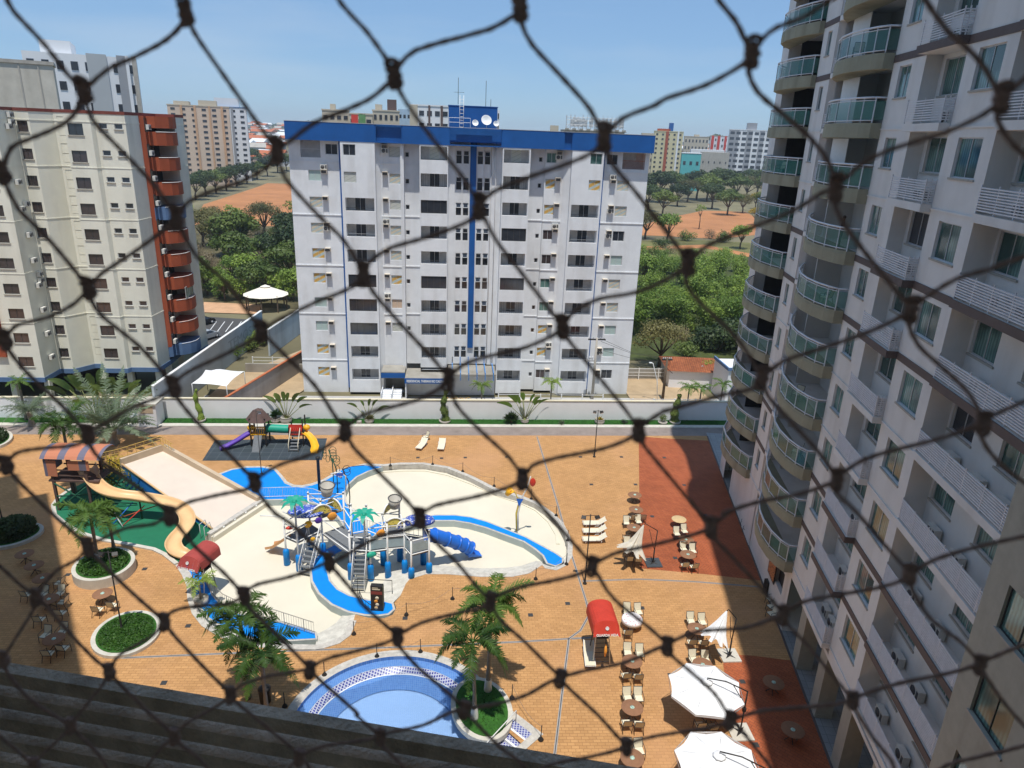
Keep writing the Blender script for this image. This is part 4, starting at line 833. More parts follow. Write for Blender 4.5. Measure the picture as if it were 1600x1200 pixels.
# slab at transfer level
PLAN = [(-62, 80.1), (-46.1, 80.1), (-46.0, 83.3), (-44.45, 83.3), (-43, 85.9), (-41.15, 85.9), (-41.15, 83.6), (-38.45, 83.6), (-38.2, 84.1), (-35.05, 84.1), (-34.8, 88.3), (-34.8, 95.3), (-32.7, 95.3), (-32.4, 98.5), (-62, 98.5)]
lp = [(lx(a), ly(b)) for a, b in PLAN]
l1.build('wall', [M['cream'], M['dim']], LB)
s_ = MB(); s_.prism(inset(lp, -.06), 2.75, 3.3); s_.build('base_band', M['steelblue'], LB)
s_ = MB(); s_.prism(inset(lp, -.05), ZT, ZT+.32); s_.build('roof_trim', mat('rust_red_trim', (.20, .055, .04), .8, .1, 1), LB)
for zz in (26.3, 20.72, 15.15, 9.6, 31.0):
    s_ = MB(); I2 = inset(lp, -.045); n = len(I2)
    for k in range(n):
        a, b = I2[k], I2[(k+1) % n]; s_.quad((*a, zz), (*b, zz), (*b, zz+.1), (*a, zz+.1))
        c, d = lp[k], lp[(k+1) % n]; s_.quad((*a, zz+.1), (*b, zz+.1), (*d, zz+.1), (*c, zz+.1))
    s_.build('string_course', M['cream'], LB)
for X_, Y_ in ((-46.2, 80.5), (-50, 80.6), (-41.6, 84.1), (-38.6, 84.2), (-35.4, 84.6), (-35.2, 88.4), (-35, 94), (-33, 97.5), (-55, 80.7), (-45.5, 86), (-40, 89)):
    s_ = MB(); s_.box(-.3, -.3, -.3, .3, .3, 2.75); s_.build('pillar', M['cream'], LB, (lx(X_), ly(Y_)+.3, 0))
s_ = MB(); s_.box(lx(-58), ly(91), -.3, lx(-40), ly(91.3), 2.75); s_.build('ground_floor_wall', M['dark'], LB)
l_rn = random.Random(5)
for k in K10:
    z = WZ(k)
    for a in (-37.425, -35.825): window(LB, lx(a), ly(84.18), z+.15, .83, .57, 'glassd', 'frame', 1, sill=True)
    window(LB, lx(-40.075), ly(83.68), z-.6, 1.55, 1.2, 'glassb' if k not in (1, 9) else 'glassd', 'dframe', 2, sill=True)
    window(LB, lx(-45.225), ly(83.38), z-.45, 1.05, 1.1, 'glassb', 'dframe', 2, sill=True)
    window(LB, lx(-47.75), ly(80.18), z-.6, 1.6, 1.15, 'glassb', 'dframe', 2, sill=True)
    g = MB(); g.box(-.67, 0, 0, .67, .04, .04).box(-.67, 0, .9, .67, .04, .95).box(.5, .0, 0, .54, .04, 2.0); g.build('service_rail', M['cream'], LB, (lx(-42.0), ly(85.95), z-.75))
    if k in (0, 1, 2, 3, 4, 5, 6, 7, 9): ac_unit(LB, lx(-45.95), ly(81.5+l_rn.random()*.5), z-.2, rad(90))
    if k in (3, 6, 9): ac_unit(LB, lx(-45.95), ly(82.5), z+.25, rad(90)); 
    if k in (3, 9): ac_unit(LB, lx(-45.95), ly(82.5), z+.95, rad(90))
    # curved balcony
    colr = 'steelblue' if k in (0, 6) else 'terra'
    P = [(lx(-35.1), ly(88.2)), (lx(-34.35), ly(88.7)), (lx(-34.35), ly(89.6)), (lx(-33.5), ly(89.8)), (lx(-32.7), ly(90.9)), (lx(-32.3), ly(92.2)), (lx(-32.25), ly(93.6)), (lx(-32.5), ly(95.25)), (lx(-35.1), ly(95.25))]
    s_ = MB(); s_.prism(P, z-1.5, z-.02); s_.prism(inset(P, .0)[3:8]+[(lx(-35.1), ly(95.2)), (lx(-35.1), ly(90))], z-.05, z-.02, 1) if False else None
    bl = s_.build('balcony', M[colr], LB); r_ = MB(); r_.tube([(x, y, z-.02) for x, y in P[3:8]], .035, 5); r_.build('railing', M['wpaint'], bl)
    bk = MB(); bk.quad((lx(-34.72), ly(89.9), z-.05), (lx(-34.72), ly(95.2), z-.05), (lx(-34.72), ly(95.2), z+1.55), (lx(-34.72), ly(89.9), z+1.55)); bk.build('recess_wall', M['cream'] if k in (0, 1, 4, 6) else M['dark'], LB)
    window(LB, lx(-34.69), ly(91.2), z-.05, 1.9, 1.6, 'glassd', 'frame', 2, 'balcony_door', ry=rad(90))
    window(LB, lx(-34.30), ly(89.15), z-.02, .7, 1.45, 'glassb', 'dframe', 1, ry=rad(90))
    if k == 2: window(LB, lx(-32.5), ly(92.6), z-.02, 2.7, 1.5, 'glasst', 'frame', 4, 'glazed_screen', ry=rad(90))
    if k in (5, 7, 8): pass
    ac_unit(LB, lx(-34.2), ly(89.2), z+.2, rad(90))
s_ = MB(); P = [(lx(-35.1), ly(88.2)), (lx(-34.35), ly(88.7)), (lx(-34.35), ly(89.6)), (lx(-33.5), ly(89.8)), (lx(-32.4), ly(91.6)), (lx(-32.3), ly(93.0)), (lx(-32.5), ly(95.25)), (lx(-35.1), ly(95.25))]; s_.prism(P, 31.05-.4, ZT); s_.build('top_fascia', M['terra'], LB)
s_ = MB(); s_.quad((lx(-34.36), ly(88.7), 5.0), (lx(-34.36), ly(89.65), 5.0), (lx(-34.36), ly(89.65), ZT), (lx(-34.36), ly(88.7), ZT)).quad((lx(-34.8), ly(88.35), 5.0), (lx(-34.36), ly(88.7), 5.0), (lx(-34.36), ly(88.7), ZT), (lx(-34.8), ly(88.35), ZT)); s_.build('terracotta_strip', M['terra'], LB)
s_ = MB(); s_.box(lx(-53), ly(79.8), 5.8, lx(-49.6), ly(80.75), 17.5); s_.build('terracotta_panel', M['terra'], LB)
s_ = MB(); s_.box(lx(-58), ly(86), ZT, lx(-52), ly(92), ZT+2.2); s_.build('roof_shed', M['dconc'], LB)
ac_unit(LB, lx(-48.6), ly(80.05), 30.6); ac_unit(LB, lx(-49.2), ly(80.05), 29.2); ac_unit(LB, lx(-47.9), ly(80.05), 31.1)
# ================================================================== plants
def leaf(mb, p, n, s, r, mi=0, asp=.55):
    n = n.normalized(); a = n.orthogonal().normalized(); b = n.cross(a); an = r.random()*2*PI
    u = (a*math.cos(an)+b*math.sin(an))*s; v = n.cross(u)*asp
    mb.add([p-u, p-v*1.0, p+u, p+v*1.0], [(0, 1, 2, 3)], mi)
def crown(mb, clumps, dens, size, r, up=.25):
    for (c, rx, rz) in clumps:
        c = Vector(c)
        for _ in range(int(dens*rx*rx)):
            d = Vector((r.gauss(0, 1), r.gauss(0, 1), r.gauss(0, 1))).normalized(); k = r.uniform(.55, 1.08)
            p = c+Vector((d.x*rx*k, d.y*rx*k, d.z*rz*k)); nn = d+Vector((r.uniform(-.7, .7), r.uniform(-.7, .7), r.uniform(-.5, .7)+up))
            leaf(mb, p, nn, size*r.uniform(.6, 1.35), r)
def make_tree(name, label, cat, h, R, leafm, seed, size=.28, dens=62, nclump=15, trunk_h=.35, group=None, flat=.7, barkm=None):
    r = random.Random(seed); t = thing(name, label, cat, (0, 0, -50), 0, group)
    tb = MB(); th = h*trunk_h; top = Vector((r.uniform(-.3, .3), r.uniform(-.3, .3), th))
    tb.tube([(0, 0, -.3), (.05, 0, th*.5), top], [R*.075, R*.06, R*.05], 7)
    cl = []
    for k in range(nclump):
        an = k*2.4+r.uniform(-.3, .3); rr = R*.72*math.sqrt((k+.4)/nclump)*r.uniform(.8, 1.1); zz = th+(h-th)*(.30+.48*(1-(rr/R)**1.5))+r.uniform(-.07, .07)*h
        cr_ = R*r.uniform(.27, .42); c = Vector((rr*math.cos(an), rr*math.sin(an), zz)); cl.append((c, cr_, cr_*flat))
        if k % 2 == 0: tb.tube([top*.8, top.lerp(c, .5)+Vector((0, 0, -.15*h*.3)), c], [R*.04, R*.025, R*.01], 5)
    tb.build('trunk', barkm or M['bark'], t); lb = MB(); crown(lb, cl, dens, size, r); lb.build('crown', leafm, t)
    return t
def make_bush(name, label, cat, R, h, leafm, seed, size=.2, dens=70, n=9, group=None):
    r = random.Random(seed); t = thing(name, label, cat, (0, 0, -50), 0, group); lb = MB(); sb = MB(); cl = []
    for k in range(n):
        an = r.random()*2*PI; rr = R*.65*math.sqrt(r.random()); cr_ = R*r.uniform(.3, .5); zz = h*r.uniform(.25, .72); c = Vector((rr*math.cos(an), rr*math.sin(an), zz)); cl.append((c, cr_, min(cr_, zz)))
        sb.tube([(rr*.3*math.cos(an), rr*.3*math.sin(an), -.2), c], [.06, .02], 4)
    crown(lb, cl, dens, size, r, .5); lb.build('foliage', leafm, t); sb.build('stems', M['bark'], t); return t
def make_bamboo(label, seed, h=8.5, R=3.2):
    r = random.Random(seed); t = thing('bamboo_clump', label, 'bamboo', (0, 0, -50)); cb = MB(); lb = MB()
    for k in range(30):
        an = r.random()*2*PI; ln = r.uniform(.65, 1.05)*h; lean = R*r.uniform(.3, 1.15); pts = []
        for j in range(7): u = j/6; pts.append(Vector((math.cos(an)*(.35+lean*u**2.1), math.sin(an)*(.35+lean*u**2.1), ln*(u-.24*u**4)-.2)))
        cb.tube(pts, [.05, .05, .045, .04, .03, .02, .01], 4)
        for q in range(95):
            u = r.uniform(.22, 1); j = min(int(u*6), 5); p = pts[j].lerp(pts[j+1], u*6-j)+Vector((r.gauss(0, .45), r.gauss(0, .45), r.gauss(-.1, .35)))
            leaf(lb, p, Vector((r.uniform(-1, 1), r.uniform(-1, 1), r.uniform(.1, 1.4))), r.uniform(.16, .36), r, 0, .32)
    cb.build('canes', mat('bamboo_cane', (.22, .24, .08), .7, .2, 4), t); lb.build('foliage', M['leafb'], t); return t
def frond(mb, base, az, length, rise, droop, r, n=22, wl=.5, mi=0, rb=None, thin=.05, vee=.35):
    # feather leaf: arching rachis with paired leaflets
    d = Vector((math.cos(az), math.sin(az), 0)); pts = []; N_ = 9
    for j in range(N_+1):
        u = j/N_; pts.append(Vector(base)+d*(length*(u*.98-.12*u**3*droop))+Vector((0, 0, length*(rise*u-droop*u**2.3))))
    (rb or mb).tube(pts, [.035*(1-.8*j/N_) for j in range(N_+1)], 4, 0)
    sd = Vector((-d.y, d.x, 0))
    for k in range(n):
        u = .14+.86*k/(n-1); j = min(int(u*N_), N_-1); p = pts[j].lerp(pts[j+1], u*N_-j); tg = (pts[j+1]-pts[j]).normalized()
        L_ = wl*math.sin(PI*min(1, .18+u*.84))**.7*(1 if u < .97 else .6)
        for s in (-1, 1):
            dirv = (sd*s*1.0+tg*.55+Vector((0, 0, vee-.8*u-r.uniform(-.45, .6)))).normalized()*L_*r.uniform(.8, 1.15)
            e = p+dirv; m_2 = p+dirv*.5+Vector((0, 0, .06*L_)); wv = tg*thin*.5
            mb.add([p-wv*.6, p+wv*.6, m_2+wv, e, m_2-wv], [(0, 1, 2, 3, 4)], mi)
def make_palm(name, label, h, nf, fl, seed, lm, group=None, whitebase=False, droop=.75, rise=.55, lean=(0, 0), wl=.55, n=24, tr=.13, shaft=True, thin=.06):
    r = random.Random(seed); t = thing(name, label, 'palm tree', (0, 0, -50), 0, group)
    tb = MB(); P = []; R_ = []
    for k in range(15): u = k/14; P.append((lean[0]*u*u, lean[1]*u*u, h*u-(.1 if k == 0 else 0))); R_.append(tr*(1.45-.6*min(1, u*3) if u < .33 else .85+.08*math.sin(u*9))*(1.03 if k % 2 else .97))
    tb.tube(P, R_, 10); tb.build('trunk', M['trunk'], t)
    if whitebase: wb2 = MB(); wb2.lathe([(tr*1.9, -.05), (tr*1.8, .2), (tr*1.45, .8), (tr*1.42, .82)], 12); wb2.build('painted_base', M['wpaint'], t)
    top = Vector((lean[0], lean[1], h))
    if shaft: sb = MB(); sb.tube([top, top+Vector((0, 0, .5)), top+Vector((0, 0, .95))], [tr*.95, tr*.85, tr*.4], 8); sb.build('crownshaft', mat('palm_crownshaft', (.12, .22, .06), .6, .15, 3), t)
    lb = MB()
    for k in range(nf):
        az = k*2.4+r.uniform(-.25, .25); el = (k+.5)/nf
        frond(lb, top+Vector((0, 0, .85 if shaft else .1)), az, fl*r.uniform(.85, 1.05), rise*(.25+1.35*el)*r.uniform(.8, 1.2), droop*(1.15-.45*el)*r.uniform(.8, 1.2), r, n, wl, thin=thin)
    lb.build('fronds', lm, t); return t
def make_banana(name, label, h, nl, seed, lm, fan=True):      # traveller's palm / strelitzia: fan of paddle leaves
    r = random.Random(seed); t = thing(name, label, 'plant', (0, 0, -50)); sb = MB(); lb = MB()
    sb.lathe([(.28, -.1), (.22, .3), (.14, .55), (0, .6)], 9)
    for k in range(nl):
        an = (-1+2*k/(nl-1))*.78+r.uniform(-.12, .12) if nl > 1 else 0; az = r.uniform(-.5, .5); sl_ = h*r.uniform(.5, .62); d = Vector((math.sin(an)*math.cos(az), math.sin(an)*math.sin(az), math.cos(an)*1.0))
        p0 = Vector((0, 0, .4)); p1 = p0+d*sl_; sb.tube([p0, p1], [.05, .03], 5)
        L_ = h*r.uniform(.36, .5); wd = L_*.13; side_ = Vector((0, 1, 0)).cross(d).normalized() if r.random() < .5 else Vector((d.z, .5, -d.x)).normalized()
        Q = []; 
        for j in range(6): u = j/5; Q.append((p1+d*L_*u+Vector((d.x*.25*u*u*L_, 0, -.42*u*u*L_)), wd*math.sin(PI*(.12+.84*u))**.7))
        for j in range(5):
            a, b = Q[j], Q[j+1]
            for s in (-1, 1):
                dz = Vector((0, 0, .05)); lb.add([a[0], b[0], b[0]+side_*s*b[1]+dz, a[0]+side_*s*a[1]+dz], [(0, 1, 2, 3)])
    sb.build('stems', mat('leaf_stalk', (.20, .22, .08), .7, .2, 3), t); lb.build('leaves', lm, t); return t
P_ = {}
P_['td'] = make_tree('broad_tree', 'dark broad tree', 'tree', 9, 5, M['leafd'], 1, .34)
P_['tm'] = make_tree('broad_tree', 'green broad tree', 'tree', 8, 4.6, M['leafm'], 2, .32)
P_['to'] = make_tree('broad_tree', 'olive brown thin-leaved tree growing beside the blue and white block', 'tree', 7.5, 4.4, M['leafo'], 3, .17, 85, 17, .3)
P_['tb'] = make_tree('broad_tree', 'bright green young tree', 'tree', 6.5, 3.4, M['leafb'], 4, .26)
P_['tx'] = make_tree('slim_tree', 'slim sparse tree on the red soil', 'tree', 7, 2.2, M['leafb'], 5, .2, 60, 7, .6)
P_['ty'] = make_tree('broad_tree', 'yellowing tree', 'tree', 7.5, 3.8, M['leafy'], 6, .25, 45)
P_['bg'] = make_bush('bush', 'green bush', 'bush', 3.0, 3.4, M['leafm'], 7, .22)
P_['bb'] = make_bush('bush', 'bright bush', 'bush', 3.0, 4.0, M['leafb'], 8, .22)
P_['bd'] = make_bush('bush', 'dark bush', 'bush', 3.4, 4.4, M['leafd'], 9, .26)
P_['dr'] = make_bush('dry_bush', 'dry brush', 'bush', 2.6, 3.0, M['dry'], 10, .12, 90)
P_['bam'] = make_bamboo('bright green bamboo clump', 11)
for k_ in list(P_): KIDS[P_[k_].name] = [(c, []) for c in kids(P_[k_])]
USED = set()
def plant(kind, x, y, s=1, label=None, group=None, z=None, rz=None, r=random.Random(77)):
    src = P_[kind]; rz = r.random()*6.28 if rz is None else rz; loc = (x, y, hz(x, y)-.1 if z is None else z)
    if kind not in USED:
        USED.add(kind); src.location = loc; src.rotation_euler = (0, 0, rz); src.scale = (s, s, s)
        if label: src['label'] = label
        if group: src['group'] = group
        return src
    return dup(src, loc, rz, label, group, s)
def row(items, group, desc, big=1.3):
    # items (px, py, kind, scale) sorted left to right in the photograph
    items = sorted(items); 
    for i, (a, b, k, s) in enumerate(items):
        p = Gt(a, b); s *= big; what = {'td': 'dark green tree', 'tm': 'mid green tree', 'to': 'olive leaved tree', 'tb': 'bright green young tree', 'tx': 'slim sparse tree', 'ty': 'yellow leaved tree', 'bg': 'mid green bush', 'bb': 'bright green bush', 'bd': 'dark green bush', 'dr': 'dry brown brush', 'bam': 'bright bamboo clump'}[k]
        plant(k, p.x, p.y, s, '%s %s, %s from the left' % (what, desc, nth(i, len(items))), group)
row([(1022,300,'td',1),(1048,296,'tm',1.1),(1072,303,'td',1.1),(1098,292,'td',.9),(1122,298,'tm',1),(1146,296,'td',1.1),(1170,288,'tm',1.1),(1192,290,'td',1)], 'trees in front of the turquoise house', 'in the row below the turquoise house')
row([(1012,330,'td',1.1),(1035,336,'tm',1.05),(1058,322,'td',1),(1112,326,'td',1.1),(1136,336,'tm',1.1),(1160,332,'to',.95),(1180,326,'ty',.9),(1196,335,'tm',1.1)], 'trees behind the red clearing', 'along the far edge of the red clearing')
row([(1008,372,'to',1.0),(1042,378,'tb',1.15),(1092,358,'tx',1.0),(1128,378,'bg',1),(1156,388,'tb',.9),(1180,352,'ty',.8),(1072,376,'bg',.9),(1110,372,'dr',.9),(1034,386,'bg',.8)], 'scattered trees in the red clearing', 'on the near side of the red clearing')
row([(1006,312,'tm',1),(1030,316,'td',1.1),(1050,312,'tm',1.1),(1074,316,'to',1),(1088,312,'td',1.1),(1104,314,'tm',1.1),(1124,312,'td',1.2),(1148,314,'tm',1.1),(1166,310,'to',1.1),(1182,308,'td',1.1),(1198,312,'tm',1.1)], 'second row of trees behind the red clearing', 'in the row behind the red clearing', 1.7)
row([(1010,278,'td',1),(1028,272,'tm',1.3),(1060,276,'td',1.4),(1100,274,'tm',1.4),(1124,276,'td',1.4),(1150,273,'tm',1.4),(1166,275,'td',1.3),(1184,272,'td',1.4),(1200,276,'tm',1.3)], 'trees at the foot of the far towers', 'at the foot of the far towers', 1.7)
row([(1002,402,'bb',1),(1020,398,'bg',.9),(1046,396,'dr',1),(1080,404,'bb',.8),(1100,400,'dr',.7),(1130,405,'bb',.9),(1156,410,'bg',.9)], 'low scrub in the meadow', 'in the meadow scrub', 1)
rr_ = random.Random(21); it = []
for y_ in (425, 445, 468, 492, 515):
    for x_ in range(1000, 1180, 19):
        if x_ > 1150-(y_-425)*.05 and y_ > 500: continue
        it.append((x_+rr_.uniform(-9, 9), y_+rr_.uniform(-6, 6), 'bam' if rr_.random() < .62 else rr_.choice(('bb', 'bg', 'tb')), rr_.uniform(.62, .92) if y_ > 430 else rr_.uniform(.5, .7)))
row(it, 'bamboo thicket beside the hotel wing', 'in the bamboo thicket')
row([(1030,572,'to',.95),(1120,548,'bd',1.0),(1140,538,'bd',1.1),(1158,545,'bd',1.2),(1092,545,'bd',.9),(1070,556,'bg',.8),(1172,560,'bd',1.1),(1062,530,'dr',.9)], 'dark shrubs by the tiled house', 'around the tile-roofed house', 1)
row([(306,312,'td',.9),(322,306,'td',1),(338,303,'tm',1),(354,298,'td',1),(370,292,'td',1),(386,287,'td',1),(402,281,'tm',1),(418,276,'td',1),(434,270,'td',1.1),(448,268,'tm',1.1),(395,262,'td',1.1),(372,270,'tm',1.1)], 'trees along the street behind the red lot', 'in the street row behind the red soil lot')
it = []
for y_, ks in ((366, ('dr', 'to', 'bg', 'tx')), (384, ('td', 'bg', 'dr', 'to')), (404, ('dr', 'bg', 'to', 'tm', 'dr')), (426, ('dr', 'td', 'tm', 'bb')), (446, ('bb', 'tm', 'bg', 'tb')), (464, ('tb', 'bb', 'tm'))):
    for x_ in range(306, 472, 18):
        it.append((x_+rr_.uniform(-9, 9), y_+rr_.uniform(-6, 6), rr_.choice(ks), rr_.uniform(.75, 1.15)*(.8 if y_ > 440 else 1)))
row(it, 'woodland between the two apartment blocks', 'in the middle woodland')
row([(388,546,'bg',.7),(402,538,'bb',.6),(415,533,'bd',.6),(428,526,'bg',.6),(442,520,'bg',.55),(372,560,'bb',.5),(455,512,'bb',.5),(396,528,'bd',.65)], 'garden shrubs between the two walls', 'in the narrow walled garden', 1)
# soil, meadow, roads behind
sheet('red_soil', G2([(300,350),(318,318),(350,308),(400,292),(440,277),(470,277),(470,372),(430,360),(350,352)]), -.30, M['soil'])
sheet('red_soil', G2([(1000,352),(1030,342),(1060,336),(1100,328),(1165,330),(1190,344),(1180,366),(1120,372),(1050,368),(1000,366)]), -.30, M['soil'])
sheet('meadow', G2([(985,376),(1060,372),(1210,380),(1230,425),(1150,440),(1000,432)]), -.29, M['field'])
sheet('dirt_track', G2([(1000,384),(1100,381),(1190,398),(1190,404),(1100,386),(1000,390)]), -.27, M['soil'])
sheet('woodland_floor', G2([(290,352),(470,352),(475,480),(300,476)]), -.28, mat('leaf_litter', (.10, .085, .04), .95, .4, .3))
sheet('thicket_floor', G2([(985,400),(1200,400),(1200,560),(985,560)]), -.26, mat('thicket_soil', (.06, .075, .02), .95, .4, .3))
sheet('car_park', G2([(230,640),(300,560),(318,492),(408,498),(404,524),(330,575),(262,628)]), -.28, M['asph'])
sheet('restaurant_terrace', G2([(318,470),(408,474),(405,489),(318,486)]), -.22, mat('sand_terrace', (.55, .33, .19), .9, .15, .5))
for k in range(6):
    a, b = G(338+k*13, 500), G(326+k*13, 516); struct(strip('parking_line', [(a.x, a.y), (b.x, b.y)], .12, -.26, M['wpaint']))
sheet('yard', [(-30, WY+.3), (-22, WY+.3), (-18.5, 86), (-18.5, 96), (-22, 104), (-29, 90)], -.2, M['yard'])
sheet('yard', [(23.4, 79), (34, 79), (34, 92), (23.4, 92)], -.2, M['yard'])
sheet('street', [(-30, WY+.25), (36, WY+.25), (36, 84.2), (-30, 84.2)], -.25, mat('pale_forecourt', (.42, .41, .39), .9, .1, .6, dirt=.3))
# ------------------------------------------------------------------ boundary wall and lawn
bw = thing('boundary_wall', 'long white boundary wall with cream coping behind the lawn strip', 'wall', (0, WY, 0))
q = MB(); q.box(-78, 0, 0, 34, .22, 2.38); q.build('wall', M['wallw'], bw)
q = MB(); q.box(-78, -.06, 2.38, 34, .28, 2.48); q.build('coping', mat('cream_coping', (.68, .62, .46), .8, .08, 1), bw)
gr = MB(); r_ = random.Random(4)
for k in range(30000):
    x_ = r_.uniform(-34.5, 32); y_ = r_.uniform(74.5, WY-.05); leaf(gr, Vector((x_, y_, .06+r_.random()*.05)), Vector((r_.uniform(-1, 1), r_.uniform(-1, 1), .6)), .055, r_, 0, .3)
o = gr.build('lawn', mat('lawn_blades', (.03, .14, .02), .8, .3, 2)); tag(o, 'strip of short green lawn along the foot of the white wall', 'grass', None, 'stuff')
def wallthing(label, p0, p1, z0, z1, wd, m, capm=None, cat='wall', name='garden_wall'):
    p0 = Vector(p0); p1 = Vector(p1); L_ = (p1-p0).length; t = thing(name, label, cat, (p0.x, p0.y, 0), math.atan2(p1.y-p0.y, p1.x-p0.x))
    q = MB(); q.box(0, -wd/2, z0, L_, wd/2, z1); q.build('wall', m, t)
    if capm: q = MB(); q.box(-.02, -wd/2-.05, z1, L_+.02, wd/2+.05, z1+.1); q.build('coping', capm, t)
    return t, L_
T1, T2 = G(408,486,4), G(238,604,4)
wt, wl_ = wallthing('long blue-grey wall with faded painted lettering beside the car park', T2.xy, T1.xy, -.3, 4, .25, mat('faded_blue_wall', (.50, .56, .60), .9, .08, .4, dirt=.5), M['wpaint'])
text('TEMOS', 1.9, mat('faded_lettering', (.34, .39, .42), .9, .2, 2), wt, (wl_*.60, -.13, 1.7), (rad(90), 0, 0), ext=.004, sx=1.5)
text('BAR E RESTAURANTE', .8, MATS['faded_lettering'], wt, (wl_*.60, -.13, .6), (rad(90), 0, 0), ext=.004, sx=1.2) if False else None
T1, T2 = G(474,548,2.4), G(352,622,2.4)
wallthing('brown-topped wall between the walled garden and the tan yard', T2.xy, T1.xy, -.3, 2.4, .22, mat('grey_garden_wall', (.34, .33, .33), .9, .1, .6, dirt=.5), M['rooft'])
T1, T2 = G(470,482,3.6), G(418,516,3.6)
wallthing('pale wall running from the round gazebo to the white block', T2.xy, T1.xy, -.3, 3.6, .25, MATS['faded_blue_wall'], M['wpaint'])
# white fences
def fence(label, x0, x1, y, h, group='white fences behind the wall'):
    t = thing('metal_fence', label, 'fence', (x0, y, -.2), 0, group); n = max(1, int(abs(x1-x0)/2.4))
    for k in range(n+1): q = MB(); q.box(-.06, -.06, 0, .06, .06, h+.1); q.build('post', M['wpaint'], t, ((x1-x0)*k/n, 0, 0))
    q = MB()
    for z in (h, h*.66, h*.33): q.box(0, -.02, z-.03, x1-x0, .02, z+.03)
    q.build('rails', M['wpaint'], t)
fence('white rail fence right of the porch, in front of the white block', 6, 19, 80.5, 1.7)
fence('white rail fence in front of the tan yard, right of the white block', 19.8, 33, 79.2, 1.7)
fence('white rail fence at the back of the tan yard on the right', 23.6, 32, 91.5, 1.6)
fence('white rail fence left of the white block by the tan yard', -27, -19, 95, 1.5)
q = MB(); q.box(24, 91.9, -.3, 34, 92.2, 1.2); tag(q.build('low_wall', M['dconc']), 'low stained wall at the back of the right tan yard', 'wall')
q = MB(); q.box(-27.5, 93, -.3, -18.6, 93.3, 1.0); tag(q.build('low_wall', M['dconc']), 'low stained wall at the back of the left tan yard', 'wall')
# ------------------------------------------------------------------ far buildings
BLK = {}
def block(name, label, x0, x1, ytop, D, floors, cols, wm, gm='dframe', wr=.5, hr=.45, depth=16, stripes=(), roof=None, extra=(), fh=None, rot=0, zb=None):
    a = YP(x0, ytop, D); b = YP(x1, ytop, D); zt = (a.z+b.z)/2; zb = hz((a.x+b.x)/2, D)-.5 if zb is None else zb; W_ = b.x-a.x
    mx_ = (a.x+b.x)/2; rot = .85*math.atan2(-mx_, D); W_ *= math.cos(rot); t = thing(name, label, 'building', (mx_, D, zb), rot); q = MB(); hh = zt-zb
    q.box(-W_/2, 0, 0, W_/2, depth, hh); q.build('wall', wm, t)
    fh_ = hh/(floors+.6) if fh is None else fh; cw = W_/cols
    key = (round(cw*wr, 2), round(fh_*hr, 2), gm)
    for i in range(floors):
        for j in range(cols):
            if key not in BLK: m2 = MB(); m2.box(-cw*wr/2, -.12, 0, cw*wr/2, .05, fh_*hr); o = m2.build('window', M[gm], t); BLK[key] = o.data
            else: o = bpy.data.objects.new('window', BLK[key]); COL.objects.link(o); o.parent = t
            o.location = (-W_/2+(j+.5)*cw, 0, hh-(i+1)*fh_+fh_*.22)
    for (u0, u1, m_, pr) in stripes: q = MB(); q.box(-W_/2+u0*W_, -pr, 0, -W_/2+u1*W_, 0, hh+.3); q.build('facade_strip', m_, t)
    if roof: q = MB(); q.box(-W_/2-.2, -.2, hh, W_/2+.2, depth+.2, hh+.5); q.build('parapet', roof, t)
    for (u0, u1, dz, m_) in extra: q = MB(); q.box(-W_/2+u0*W_, 2, hh, -W_/2+u1*W_, depth-2, hh+dz); q.build('roof_block', m_, t)
    return t, W_, hh
wht = mat('far_white', (.72, .73, .74), .9, .05, .1); bei = mat('far_beige', (.50, .44, .34), .9, .06, .1); pea = mat('peach_render', (.60, .47, .36), .9, .06, .1, dirt=.2); ora = mat('orange_strip', (.55, .34, .20), .9, .06, .1)
grc = M['conc']; bal = mat('far_grey', (.30, .31, .33), .9, .08, .1); yl = mat('pale_yellow', (.58, .52, .32), .9, .06, .1)
block('concrete_block', 'bare grey concrete tower top behind the cream block, at the left edge', -40, 80, 98, 125, 0, 1, mat('beige_concrete', (.56, .52, .44), .9, .12, .5, dirt=.4), depth=7, stripes=((.55, .57, M['conc'], .1), (.8, .815, M['conc'], .12)), roof=grc)
t, W_, hh = block('apartment_tower', 'white tower with grey side strips behind the bare concrete block', 38, 211, 85, 160, 11, 8, wht, 'glassd', .5, .42, 16, ((.55, .73, mat('far_grey_strip', (.40, .42, .43), .9, .05, .1), .3), (.82, .9, bal, .4), (.9, .93, wht, .9), (.96, 1.0, M['conc'], .3)), None, ((.15, .42, 2.4, wht),))
block('apartment_tower', 'tall peach tower with orange vertical strips and many small windows', 262, 357, 166, 400, 14, 6, pea, 'glassd', .42, .4, 18, ((.20, .235, ora, .5), (.42, .455, ora, .5), (.66, .69, ora, .5), (.86, .9, ora, .5)), bei, ((.1, .35, 2.2, bei), (.5, .8, 3, bei)))
block('apartment_tower', 'white tower with a blue grey parapet right behind the peach tower', 330, 384, 168, 440, 13, 4, wht, 'glassd', .45, .4, 16, ((.55, .62, bal, .4),), M['steelblue'], ((.1, .8, 5, wht),))
block('apartment_block', 'beige apartment block with dark terraces rising behind the blue parapet', 503, 545, 173, 300, 9, 4, bei, 'glassd', .6, .35, 12, (), bei, ((.3, .5, 2.5, bei),))
block('apartment_block', 'cream block with red and green panels behind the blue parapet', 545, 582, 179, 290, 9, 3, bei, 'glassd', .6, .35, 12, ((.1, .38, M['redp'], .15), (.42, .7, mat('sage_panel', (.12, .26, .10), .9, .1, 1), .2)), bei)
block('apartment_block', 'cream apartment block with stepped roof and brown tank house', 582, 624, 174, 300, 9, 5, bei, 'glassd', .5, .45, 12, (), bei, ((.55, .9, 4.5, M['wood']), (.1, .35, 2.5, bei)))
